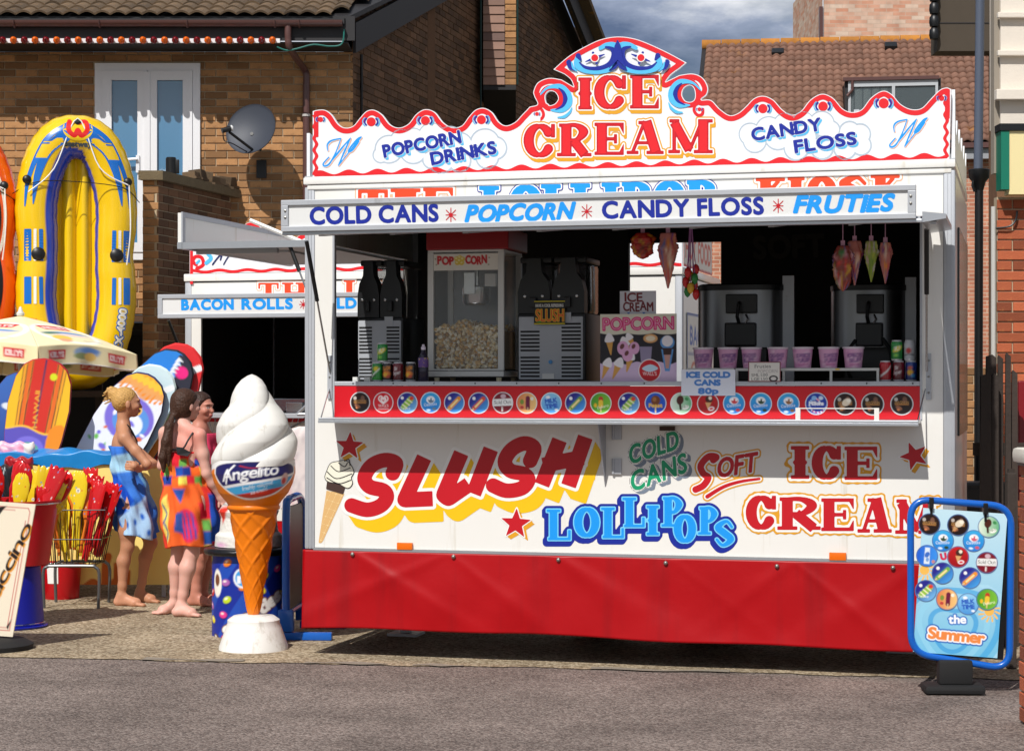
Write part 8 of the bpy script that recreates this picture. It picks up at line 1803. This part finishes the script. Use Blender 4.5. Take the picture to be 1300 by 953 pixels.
# ---- parasol
DPa = 16.45; pc_ = Vector(((26-CX)/FPX*DPa, DPa, 0)); par = thing('parasol', 'cream parasol printed with red labels and ice cream pictures over the stall', 'parasol', pc_)
zap = CAMZ-(401-HY)/FPX*DPa; Rp = 1.02; nS = 6; a00 = rad(-68); tilt = Matrix.Rotation(rad(1), 4, 'Y') @ Matrix.Rotation(rad(-3), 4, 'X')
MB().tube([(0, 0, 0), (0, 0, zap-.01)], .02, 10).lathe([(.2, 0), (.21, .04), (.05, .08), (.03, .25)], 24).build('pole', M_wframe, par, smooth=40)
MB().lathe([(.03, 0), (.035, .02), (.02, .04), (.012, .07), (.002, .08)], 14, (0, 0, zap)).build('finial', M_wframe, par, smooth=40)
def kelly(c, big=True):
    pass
for i in range(nS):
    a0, a1 = a00+i*2*math.pi/nS, a00+(i+1)*2*math.pi/nS; p0 = Vector((Rp*math.cos(a0), Rp*math.sin(a0), -.315)); p1 = Vector((Rp*math.cos(a1), Rp*math.sin(a1), -.315)); nn, mm = 70, 50
    S_, T_ = np.meshgrid(np.linspace(0, 1, nn), np.linspace(.02, 1, mm)); P = np.zeros((mm, nn, 3))
    for ax in range(3): P[..., ax] = T_*(p0[ax]*(1-S_)+p1[ax]*S_)
    sag_ = np.sin(S_*math.pi)*T_; P[..., 2] += .045*sag_*T_*1.0-.0+.03*np.sin(T_*math.pi)
    P[..., 0] *= 1-.03*sag_; P[..., 1] *= 1-.03*sag_
    lat = (S_-.5)*T_*98; cv = Canvas(lat, T_*84, (240, 228, 186), 1.6)
    cv.put(np.abs(np.hypot(lat/1.1, T_*84-56)-24)-2.2, (250, 246, 238), .8); cv.poly([(-15, 36), (15, 36), (12.5, 48), (-12.5, 48)], (206, 34, 48)); cv.text("KELLY'S", (-11, 45), (11, 45), 5.5, (250, 244, 236), grow=.35); cv.ell((0, 56), 22, 3.2, (110, 150, 200)); cv.ell((-14, 57), 9, 3, (90, 130, 110)); cv.ell((2, 61), 18, 3.4, (226, 206, 200)); cv.ell((-12, 68), 9, 6, (244, 196, 90)); cv.ell((-13, 74), 6, 4, (240, 170, 130)); cv.path([(6, 74), (24, 72)], .5, (160, 150, 140))
    Pt = np.array([list((tilt @ Vector(q))+Vector((0, 0, zap))) for q in P.reshape(-1, 3)]).reshape(P.shape)
    cp_ = MB().grid(Pt).build('canopy_panel', FABRIC(), par, smooth=True, color=cv.C); cp_.modifiers.new('thick', 'SOLIDIFY').thickness = .003
    # valance
    S_, T_ = np.meshgrid(np.linspace(0.0, 1.0, nn), np.linspace(0, 1, 22)); e0 = P[-1]; V = np.repeat(e0[None], 22, 0).copy(); hang = .16*(1-.18*np.abs(2*S_-1)**6)
    V[..., 2] -= T_*hang; V[..., 0] *= 1+.015*T_*np.sin(S_*20); V[..., 1] *= 1+.015*T_*np.sin(S_*20)
    cv = Canvas((S_-.5)*98, T_*16, (238, 224, 178), 1.2); cv.put(-(cv.Y-14.9), (248, 244, 234))
    for cx_ in (-30, 30): cv.poly([(cx_-9, 4), (cx_+9, 4), (cx_+8, 11.5), (cx_-8, 11.5)], (206, 34, 48)); cv.text("KELLY'S", (cx_-7, 9.8), (cx_+7, 9.8), 4, (250, 244, 236), grow=.2)
    cv.ell((0, 6), 13, 4.4, (150, 176, 206)); cv.ell((4, 4.6), 9, 2, (110, 150, 210)); cv.ell((-5, 9), 8, 2.6, (150, 160, 110)); cv.ell((4, 9.4), 6, 3.4, (236, 196, 110))
    Vt = np.array([list((tilt @ Vector(q))+Vector((0, 0, zap))) for q in V.reshape(-1, 3)]).reshape(V.shape); vo = MB().grid(Vt).build('valance', FABRIC(), cp_, smooth=True, color=cv.C); vo.modifiers.new('thick', 'SOLIDIFY').thickness = .003
    rb_ = tilt @ (p0*.98); MB().tube([tuple(Vector((0, 0, zap-.03))), tuple(rb_+Vector((0, 0, zap-.012)))], .006, 6).build('rib', M_steel, par)
# ================================================================== people
M_skin = paintmat('skin', .5, .35, sss=.12)
def folds_mat(): return FABRIC()
def loft(name, zs, cx, cy, rx, ry, parent, paint, nz=90, na=120, seed=0, amp=.014, hem=None, thick=.006):
    z = np.linspace(zs[0], zs[-1], nz); f = lambda v: np.interp(z, zs, v); th = np.linspace(0, 2*math.pi, na, endpoint=False); TH, Z = np.meshgrid(th, z); t = (z-z[0])/(z[-1]-z[0]); low = (1-t)[:, None]
    fo = amp*(np.sin(TH*5+seed+Z*7)+.7*np.sin(TH*8-Z*11+seed*2)+.5*np.sin(TH*13+Z*17))*(.25+low)+.006*np.sin(Z*42+TH*2.2+seed)*(1-low)*1.0+.005*np.sin(Z*30-TH*3)
    X = f(cx)[:, None]+(f(rx)[:, None]+fo)*np.cos(TH); Y = f(cy)[:, None]+(f(ry)[:, None]+fo)*np.sin(TH)
    if hem is not None: Z = Z+low**6*hem(TH)
    cv = Canvas(((TH+math.pi/2+math.pi) % (2*math.pi)-math.pi)*57.3, (z[-1]-Z)*100, (255, 255, 255), 2.2); paint(cv)
    mb = MB().grid(np.stack([X, Y, Z], -1), wrap=True); o = mb.build(name, FABRIC(), parent, smooth=True, color=cv.C); o.modifiers.new('thick', 'SOLIDIFY').thickness = thick; return o
def skin_cols(V, base, spots):
    C = np.tile(np.array(lin(base)), (len(V), 1))
    for c, r, col, a in spots:
        k = np.clip(1.4-np.linalg.norm((V-np.array(c))/np.array(r), axis=1)/1.0, 0, 1)[:, None]*a; k = np.clip(k*1.6, 0, a); C = C*(1-k)+np.array(lin(col))*k
    return C
def head(S, c, f, s, sc=1.0):
    """skull, jaw, nose, lips, ears round centre c; f facing, s sideways (unit vectors)"""
    c, f, s = np.array(c), np.array(f), np.array(s); u = np.array([0, 0, 1.]); P = lambda a, b, d: c+(f*a+s*b+u*d)*sc
    Mx = np.array([f, s, u]); S.ell(P(-.008, 0, .022), (.094*sc, .074*sc, .090*sc), .0, Mx); S.ell(P(.034, 0, -.03), (.056*sc, .058*sc, .072*sc), .03, Mx); S.ell(P(.058, 0, -.082), (.024*sc, .026*sc, .02*sc), .025, Mx)
    S.cone(P(.088, 0, .006), P(.106, 0, -.030), .008*sc, .012*sc, .012); S.ell(P(.094, 0, -.056), (.012*sc, .022*sc, .007*sc), .008, Mx); S.ell(P(.092, 0, -.068), (.011*sc, .018*sc, .007*sc), .006, Mx); S.ell(P(.084, 0, .022), (.016*sc, .05*sc, .010*sc), .014, Mx)
    for q in (-1, 1):
        S.cut(P(.098, q*.030, .0), (.014*sc,)*3, .010); S.ell(P(.0, q*.078, -.012), (.020*sc, .010*sc, .032*sc), .006, Mx); S.ell(P(.064, q*.044, -.028), (.024*sc, .02*sc, .02*sc), .02, Mx)
    return P
def face_spots(P, sk, lip):
    dk = tuple(int(v*.5) for v in sk)
    out = [(P(.100, 0, -.062), (.020, .022, .011), lip, .8)]
    for q in (-1, 1): out += [(P(.088, q*.030, -.001), (.014, .013, .006), (246, 240, 236), .9), (P(.092, q*.030, -.001), (.012, .006, .006), (50, 36, 30), 1), (P(.09, q*.032, .018), (.02, .020, .005), dk, .8), (P(.07, q*.04, -.035), (.03, .022, .022), (226, 140, 120), .35)]
    return out
def foot(S, an, heel, toe, near, r=.030):
    an, heel, toe = map(np.array, (an, heel, toe)); d = toe-heel; L = np.linalg.norm(d); d = d/L; sd_ = np.array([-d[1], d[0], 0])
    S.cone(an, heel+np.array([0, 0, .030]), r*.85, .029, .02); S.cone(an, heel+d*L*.62+np.array([0, 0, .028]), r*.95, .028, .03); S.cone(heel+np.array([0, 0, .03])+d*.02, heel+d*L*.68+np.array([0, 0, .026]), .027, .029, .03); S.cone(heel+d*L*.6+np.array([0, 0, .024])-sd_*.02, heel+d*L*.6+np.array([0, 0, .024])+sd_*.02, .025, .024, .02)
    for i in range(5):
        o = (i-2)*.017; b = heel+d*L*.74+sd_*o*.9+np.array([0, 0, .015]); S.cone(b, b+d*(.052-.008*abs(i-1))+np.array([0, 0, -.005]), .012, .010 if i else .012, .006)
def hand(S, wr, kn, fdir, spread, thumb, r=.0095, curl=None, L=.07):
    wr, kn, fdir, spread, thumb = map(lambda v: np.array(v, float), (wr, kn, fdir, spread, thumb)); S.cone(wr, kn, .026, .028, .02)
    curl = np.array(curl if curl is not None else [0, 0, -.4])
    for i in range(4):
        b = kn+spread*(i-1.5)*.0195; l = L*(.92, 1.0, .96, .8)[i]; m = b+fdir*l*.5; e = m+(fdir+curl)/np.linalg.norm(fdir+curl)*l*.5; S.chain([b, m, e], [r, r*.95, r*.8], .003)
    b = wr*.55+kn*.45; S.chain([b, b+thumb*.035, b+thumb*.05+fdir*.022], [.013, .011, .0085], .004)

# ---- blonde woman in the blue towel
DA_ = 14.75; kA = DA_/FPX; wx = lambda px: (px-168)*kA; wz = lambda py: CAMZ-(py-HY)*kA
S = Solid((-.30, -.34, -.01), (.30, .34, wz(488)), .0066)
f = np.array([.96, .28, 0]); s = np.array([.28, -.96, 0])       # faces right, a little away; s towards the camera
hc = np.array([wx(160.5), .02, wz(511.5)])
P = head(S, hc, f, s, .98)
nk = np.array([wx(156), .02, wz(540)]); S.cone(hc+np.array([-.03, 0, -.05]), nk, .043, .046, .025)
ch = np.array([wx(155.5), .02, wz(566)]); Mf = np.array([f, s, [0, 0, 1.]])
S.ell(ch, (.084, .135, .13), .05, Mf); S.ell(ch+np.array([.045, .02, .0]), (.062, .11, .065), .04, Mf); S.ell((wx(158), .02, wz(596)), (.082, .112, .13), .06, Mf); S.ell((wx(165), .02, wz(630)), (.105, .145, .12), .06, Mf)
sN, sF = ch+s*.135+np.array([0, 0, .065]), ch-s*.135+np.array([0, 0, .065]); S.cone(nk, sN, .036, .040, .035); S.cone(nk, sF, .036, .040, .035)
elN = np.array([wx(192), -.16, wz(588)]); S.chain([sN, sN*.5+elN*.5, elN], [.042, .037, .031], .025)
wrN = np.array([wx(180), .12, wz(592)]); S.chain([elN, elN*.5+wrN*.5, wrN], [.031, .031, .022], .02); hand(S, wrN, wrN+np.array([-.03, .06, .01]), np.array([-.4, .9, .1]), np.array([.2, 0, .95]), np.array([0, 0, 1.]))
elF = np.array([wx(190), .16, wz(590)]); S.chain([sF, elF], [.040, .031], .03); wrF = np.array([wx(181), -.15, wz(594)]); S.chain([elF, wrF], [.031, .022], .02)
hand(S, wrF, np.array([wx(177), -.215, wz(590)]), np.array([-.85, -.25, .15]), np.array([0, .15, .98]), np.array([.3, -.2, .8]), curl=(-.3, .5, -.1))
hN, hF = np.array([wx(164), -.07, wz(645)]), np.array([wx(174), .10, wz(645)])
kN, kF = np.array([wx(165), -.09, wz(692)]), np.array([wx(188), .11, wz(690)]); aN, aF = np.array([wx(157), -.10, .075]), np.array([wx(173), .13, .075])
for h_, k1, a1 in ((hN, kN, aN), (hF, kF, aF)):
    S.chain([h_, h_*.4+k1*.6, k1], [.080, .062, .048], .04); cf = k1*.7+a1*.3+np.array([-.016, 0, 0]); S.chain([k1, cf, a1*.8+k1*.2, a1], [.045, .047, .030, .028], .025)
foot(S, aN, (wx(152), -.10, 0), (wx(190), -.13, 0), True); foot(S, aF, (wx(170), .13, 0), (wx(199), .10, 0), False)
V, Fc = S.mesh(); SK = (190, 136, 104); wom = thing('person', 'woman with blonde bun in a blue towel, arms folded, barefoot beside the stall', 'person', (( 168-CX)/FPX*DA_, DA_, 0))
mesh_obj('body', V, Fc, M_skin, wom, color=skin_cols(V, SK, face_spots(P, SK, (178, 96, 86))+[(aN-np.array([-.06, 0, .05]), (.14, .08, .06), (214, 156, 126), .6)]))
H = Solid((-.30, -.2, wz(535)), (.2, .25, wz(480)), .0066); Mx = np.array([f, s, [0, 0, 1.]]); u3 = np.array([0, 0, 1.])
H.ell(hc-f*.018+u3*.034, (.094, .080, .088), 0, Mx); H.ell(hc-f*.045+u3*.01, (.066, .076, .078), .02, Mx); H.cut(hc+f*.098-u3*.035, (.105, .12, .088), .012)
bc = np.array([wx(143), .03, wz(499)]); H.ell(bc, (.050, .055, .048), .012)
rg = np.random.default_rng(5)
for k in range(16): a = rg.uniform(0, 6.28); b = bc+np.array([.04*math.cos(a), rg.uniform(-.035, .035), .036*math.sin(a)]); H.cone(b, b+np.array([.03*math.cos(a+1.3), rg.uniform(-.02, .02), .03*math.sin(a+1.3)]), .014, .007, .006)
for k in range(5): H.cone(bc+np.array([-.02, -.02, .02-.02*k]), bc+np.array([-.07-.01*(k % 2), -.02+.01*k, -.0-.02*k]), .008, .006, .006)
V, Fc = H.mesh(); C = np.tile(np.array(lin((196, 152, 88))), (len(V), 1))*(1+.10*np.sin(V[:, 2:3]*310+V[:, 0:1]*190)+.14*rng.standard_normal((len(V), 1)).clip(-1, 1))
mesh_obj('hair', V, Fc, paintmat('hair', .6, .3, .8, 60), wom, color=np.clip(C, 0, 1))
def blue_towel(c):
    c.grad(0*c.X, (62, 122, 214), (62, 122, 214)); x, y = c.X, c.Y
    c.put(np.maximum(y-9+.05*x, -(y-0)), (60, 120, 214)); c.poly([(-90, 9), (60, 4), (90, 12), (40, 18), (-60, 20), (-90, 16)], (168, 214, 240)); c.poly([(-80, 20), (-30, 22), (20, 40), (-20, 50), (-70, 52)], (30, 84, 196)); c.poly([(-100, 20), (-76, 24), (-66, 50), (-86, 52)], (120, 186, 230))
    c.poly([(-34, 52), (66, 36), (78, 62), (44, 90), (10, 98), (-20, 80)], (168, 204, 238)); rg = np.random.default_rng(4)
    for a, b in ((-14, 58), (10, 56), (34, 52), (58, 48), (-4, 68), (20, 68), (44, 64), (6, 80), (28, 80), (56, 60)): c.ell((a, b), 4.6, 2.4, (40, 96, 190))
    c.path([(-50, 84), (-20, 100), (20, 102), (60, 84)], 1.2, (190, 220, 242)); c.poly([(60, 14), (130, 10), (140, 40), (90, 46)], (110, 176, 226)); c.path([(-30, 30), (-10, 46), (40, 44)], .8, (180, 214, 240))
zt, zb = wz(566), wz(676)
loft('towel', [zb, wz(655), wz(630), wz(605), wz(585), zt], [wx(174), wx(172), wx(167), wx(162), wx(159), wx(156)], [.02]*6, [.148, .142, .134, .110, .102, .100], [.185, .182, .170, .142, .145, .150], wom, blue_towel, seed=1, hem=lambda t: .035*np.cos(t-2.4)+.015*np.sin(3*t))
st = MB().tube(catmull([ch+f*.10+u3*.03+s*.08, nk+s*.062+f*.03+u3*.0, nk-f*.05+u3*.01], 6), .006, 6).tube(catmull([ch+f*.10+u3*.03-s*.08, nk-s*.062+f*.03, nk-f*.05+u3*.01], 6), .006, 6); st.build('halter_strap', M_black, wom)

# ---- girl with the ponytail in the patchwork towel, seen from behind
DB_ = 14.1; kB = DB_/FPX; gx = lambda px: (px-236)*kB; gz = lambda py: CAMZ-(py-HY)*kB
S = Solid((-.34, -.30, -.01), (.36, .32, gz(487)), .0066)
f = np.array([.62, .78, 0]); s = np.array([.78, -.62, 0]); Mf = np.array([f, s, u3])
hc = np.array([gx(235), .03, gz(514)]); P = head(S, hc, np.array([.80, .60, 0]), np.array([.6, -.8, 0]), 1.0)
nk = np.array([gx(231), .0, gz(540)]); S.cone(hc+np.array([-.015, 0, -.05]), nk, .044, .047, .025)
ch = np.array([gx(232), .01, gz(566)]); S.ell(ch, (.090, .148, .13), .05, Mf); S.ell((gx(234), .01, gz(598)), (.09, .13, .13), .06, Mf); S.ell((gx(238), .01, gz(634)), (.115, .165, .12), .06, Mf)
sR, sL = np.array([gx(256), -.10, gz(552)]), np.array([gx(207), .09, gz(550)]); S.cone(nk, sR, .038, .044, .04); S.cone(nk, sL, .038, .044, .04)
eR = np.array([gx(265), -.10, gz(600)]); wR = np.array([gx(281), -.03, gz(632)]); S.chain([sR, sR*.5+eR*.5, eR], [.045, .040, .033], .03); S.chain([eR, eR*.6+wR*.4, wR], [.033, .032, .022], .02); hand(S, wR, wR+np.array([.024, .01, -.04]), np.array([.35, .1, -.9]), np.array([.3, .9, .1]), np.array([-.6, -.3, -.5]))
eL = np.array([gx(202), .12, gz(592)]); wL = np.array([gx(222), .22, gz(590)]); S.chain([sL, eL], [.043, .033], .03); S.chain([eL, wL], [.032, .022], .02); hand(S, wL, wL+np.array([.05, .02, .01]), np.array([.9, .2, 0]), np.array([0, .2, .95]), np.array([0, .5, .6]))
hL, hR = np.array([gx(228), .05, gz(648)]), np.array([gx(247), -.05, gz(648)]); kL, kR = np.array([gx(226), .05, gz(700)]), np.array([gx(245), -.06, gz(700)]); aL, aR = np.array([gx(219), .06, .075]), np.array([gx(232), -.08, .075])
for h_, k1, a1 in ((hL, kL, aL), (hR, kR, aR)):
    S.chain([h_, h_*.4+k1*.6, k1], [.090, .070, .054], .04); cf = k1*.7+a1*.3+np.array([-.006, -.012, 0]); S.chain([k1, cf, a1*.8+k1*.2, a1], [.051, .056, .034, .030], .025)
foot(S, aL, (gx(223), .09, 0), (gx(196), .0, 0), False); foot(S, aR, (gx(226), -.10, 0), (gx(258), -.13, 0), True)
V, Fc = S.mesh(); SK2 = (224, 172, 156); girl = thing('person', 'girl with long brown ponytail in a patchwork red towel, back to the viewer', 'person', ((236-CX)/FPX*DB_, DB_, 0))
mesh_obj('body', V, Fc, M_skin, girl, color=skin_cols(V, SK2, face_spots(P, SK2, (190, 100, 96))+[(ch+np.array([0, -.1, .06]), (.16, .12, .09), (226, 146, 130), .6), (sR, (.08, .08, .08), (228, 146, 130), .5)]))
H = Solid((-.30, -.22, gz(600)), (.22, .25, gz(486)), .0066); fh = np.array([.80, .60, 0]); sh_ = np.array([.6, -.8, 0]); Mx = np.array([fh, sh_, u3])
H.ell(hc-fh*.012+u3*.030, (.104, .088, .092), 0, Mx); H.ell(hc-fh*.03-u3*.02, (.088, .084, .085), .02, Mx); H.cut(hc+fh*.118-u3*.03, (.095, .13, .095), .012)
H.chain([hc-fh*.085-u3*.05, (gx(218), -.10, gz(540)), (gx(215), -.125, gz(560)), (gx(211), -.135, gz(580)), (gx(212), -.13, gz(597))], [.026, .030, .034, .030, .012], .02); H.chain([(gx(220), -.11, gz(545)), (gx(219), -.13, gz(570)), (gx(218), -.13, gz(590))], [.02, .022, .008], .01)
V, Fc = H.mesh(); C = np.tile(np.array(lin((66, 42, 30))), (len(V), 1))*(1+.12*np.sin(V[:, 0:1]*340+V[:, 2:3]*60)+.15*rng.standard_normal((len(V), 1)).clip(-1, 1)); mesh_obj('hair', V, Fc, paintmat('dark_hair', .55, .3, .8, 60), girl, color=np.clip(C, 0, 1))
MB().tube([tuple(np.array([gx(221), -.085, gz(533)])+np.array([.022*math.cos(a), .01*math.sin(a), .022*math.sin(a)])) for a in np.linspace(0, 6.28, 12)], .006, 6).build('hair_tie', M_black, girl)
def patch_towel(c):
    c.grad(0*c.X, (226, 60, 50), (226, 60, 50)); pal_ = [(228, 44, 60), (240, 104, 40), (40, 84, 180), (110, 176, 80), (236, 216, 90), (30, 60, 150), (244, 120, 50)]
    rg = np.random.default_rng(11)
    for r in range(3):
        for k in range(16): x = -180+k*22+r*9; c.poly([(x, 4+r*7+rg.uniform(-1, 1)), (x+22, 3+r*7), (x+22, 10+r*7), (x, 11+r*7)], pal_[(k*3+r*2) % 7])
    c.poly([(-180, -2), (180, -2), (180, 5), (-180, 5)], (222, 40, 50)); c.poly([(-70, 24), (50, 22), (60, 70), (40, 92), (-60, 90)], (240, 104, 46)); c.poly([(-60, 36), (-44, 30), (-36, 58), (-52, 66)], (240, 222, 110)); c.path([(-54, 38), (-46, 44), (-54, 50), (-44, 56), (-50, 62)], 1.3, (60, 90, 160)); c.poly([(-28, 26), (6, 26), (-8, 36)], (50, 90, 180)); c.ell((2, 52), 22, 12, (226, 50, 90)); c.poly([(-22, 44), (-6, 42), (-10, 58), (-26, 56)], (60, 90, 170)); [c.path([(-14+k*9, 44), (-8+k*9, 60)], 1.6, (70, 80, 170)) for k in range(4)]
    c.poly([(30, 36), (60, 34), (62, 48), (32, 48)], (226, 40, 60)); c.poly([(36, 48), (60, 48), (60, 56), (36, 56)], (120, 190, 90)); c.poly([(36, 56), (62, 56), (62, 66), (36, 66)], (44, 90, 176)); c.poly([(34, 66), (60, 66), (58, 76), (34, 76)], (230, 220, 90)); c.poly([(62, 30), (150, 28), (150, 96), (60, 98)], (40, 84, 186)); c.poly([(-180, 30), (-70, 26), (-66, 60), (-80, 90), (-180, 88)], (232, 70, 50))
    c.poly([(-60, 86), (-10, 78), (30, 92), (20, 104), (-60, 102)], (50, 80, 170)); c.ell((-30, 90), 10, 5, (120, 190, 80)); c.ell((10, 86), 9, 5, (236, 214, 80)); c.poly([(-180, 101), (180, 99), (180, 112), (-180, 112)], (226, 46, 70))
zt, zb = gz(573), gz(690)
loft('towel', [zb, gz(668), gz(640), gz(612), gz(590), zt], [gx(243), gx(241), gx(239), gx(235), gx(233), gx(233)], [.01]*6, [.188, .198, .192, .158, .146, .150], [.17, .178, .172, .148, .130, .126], girl, patch_towel, seed=3, hem=lambda t: .02*np.cos(t-.6)+.012*np.sin(3*t+1))
MB().tube(catmull([(gx(249), -.14, gz(548)), (gx(243), -.15, gz(558)), (gx(237), -.155, gz(568)), (gx(226), -.13, gz(570)), (gx(206), -.05, gz(568))], 5), .007, 6).build('bikini_strap', M_black, girl)
pm_ = MB().add([(gx(228), -.148, gz(566)), (gx(236), -.160, gz(567)), (gx(247), -.166, gz(573)), (gx(243), -.168, gz(578)), (gx(230), -.158, gz(576))], [(0, 1, 2, 3, 4)]).build('bikini_band', M_black, girl); pm_.modifiers.new('thick', 'SOLIDIFY').thickness = .006

# ---- third child, mostly hidden behind the girl
DC_ = 14.75; kC = DC_/FPX; hx3 = lambda px: (px-258)*kC; hz3 = lambda py: CAMZ-(py-HY)*kC
S = Solid((-.30, -.30, -.01), (.34, .30, hz3(487)), .0072); f = np.array([.90, -.43, 0]); s = np.array([-.43, -.90, 0]); Mf = np.array([f, s, u3])
hc = np.array([hx3(255), 0, hz3(517)]); P = head(S, hc, f, s, .98); nk = np.array([hx3(254), .0, hz3(543)]); S.cone(hc+np.array([-.02, 0, -.05]), nk, .046, .05, .03); ch = np.array([hx3(255), 0, hz3(570)])
S.ell(ch, (.095, .145, .13), .05, Mf); S.ell((hx3(257), 0, hz3(604)), (.09, .13, .14), .06, Mf); S.ell((hx3(258), 0, hz3(636)), (.11, .15, .12), .06, Mf)
for q in (-1, 1):
    sh = ch+s*q*.14+u3*.06; S.cone(nk, sh, .042, .046, .04); el = sh+np.array([.03, -.02*q, -.25]); wr = el+f*.16+np.array([0, 0, .06]); S.chain([sh, el, wr], [.046, .036, .025], .03); hand(S, wr, wr+f*.05, f*.9, np.array([0, 0, 1.]), s*-q*.6)
    hp3 = np.array([hx3(258), 0, hz3(650)])+s*q*.07; k3 = np.array([hx3(258)+.02, 0, hz3(704)])+s*q*.07; a3 = np.array([hx3(252)+.02*q, 0, .075])+s*q*.075; S.chain([hp3, k3, k3*.7+a3*.3+np.array([-.012, 0, 0]), a3*.85+k3*.15, a3], [.085, .052, .052, .034, .031], .03); hl = a3*np.array([1, 1, 0])-f*.04; foot(S, a3, hl, hl+f*.21, False)
V, Fc = S.mesh(); chd = thing('person', 'dark haired child in pink, face shaded, behind the girl with the ponytail', 'person', ((258-CX)/FPX*DC_, DC_, 0)); SK3 = (196, 132, 112)
mesh_obj('body', V, Fc, M_skin, chd, color=skin_cols(V, SK3, face_spots(P, SK3, (176, 90, 90))))
H = Solid((-.25, -.22, hz3(560)), (.22, .22, hz3(488)), .0072); H.ell(hc-f*.014+u3*.032, (.100, .086, .090), 0, Mf); H.ell(hc-f*.04-u3*.03, (.074, .084, .09), .02, Mf); H.cut(hc+f*.105-u3*.03, (.095, .13, .098), .012); V, Fc = H.mesh()
mesh_obj('hair', V, Fc, MATS['dark_hair'], chd, color=np.tile(np.array(lin((58, 38, 30))), (len(V), 1)))
def pinkc(c):
    c.grad(0*c.X, (214, 60, 96), (214, 60, 96)); rg = np.random.default_rng(6)
    for k in range(30): c.ell((rg.uniform(-180, 180), rg.uniform(0, 100)), 9, 3, [(236, 150, 180), (226, 60, 80), (240, 200, 210)][k % 3], rg.uniform(0, 3))
loft('dress', [hz3(688), hz3(640), hz3(604), hz3(570), hz3(550)], [hx3(262), hx3(260), hx3(257), hx3(255), hx3(254)], [0]*5, [.19, .16, .125, .135, .115], [.19, .165, .135, .15, .125], chd, pinkc, seed=5)
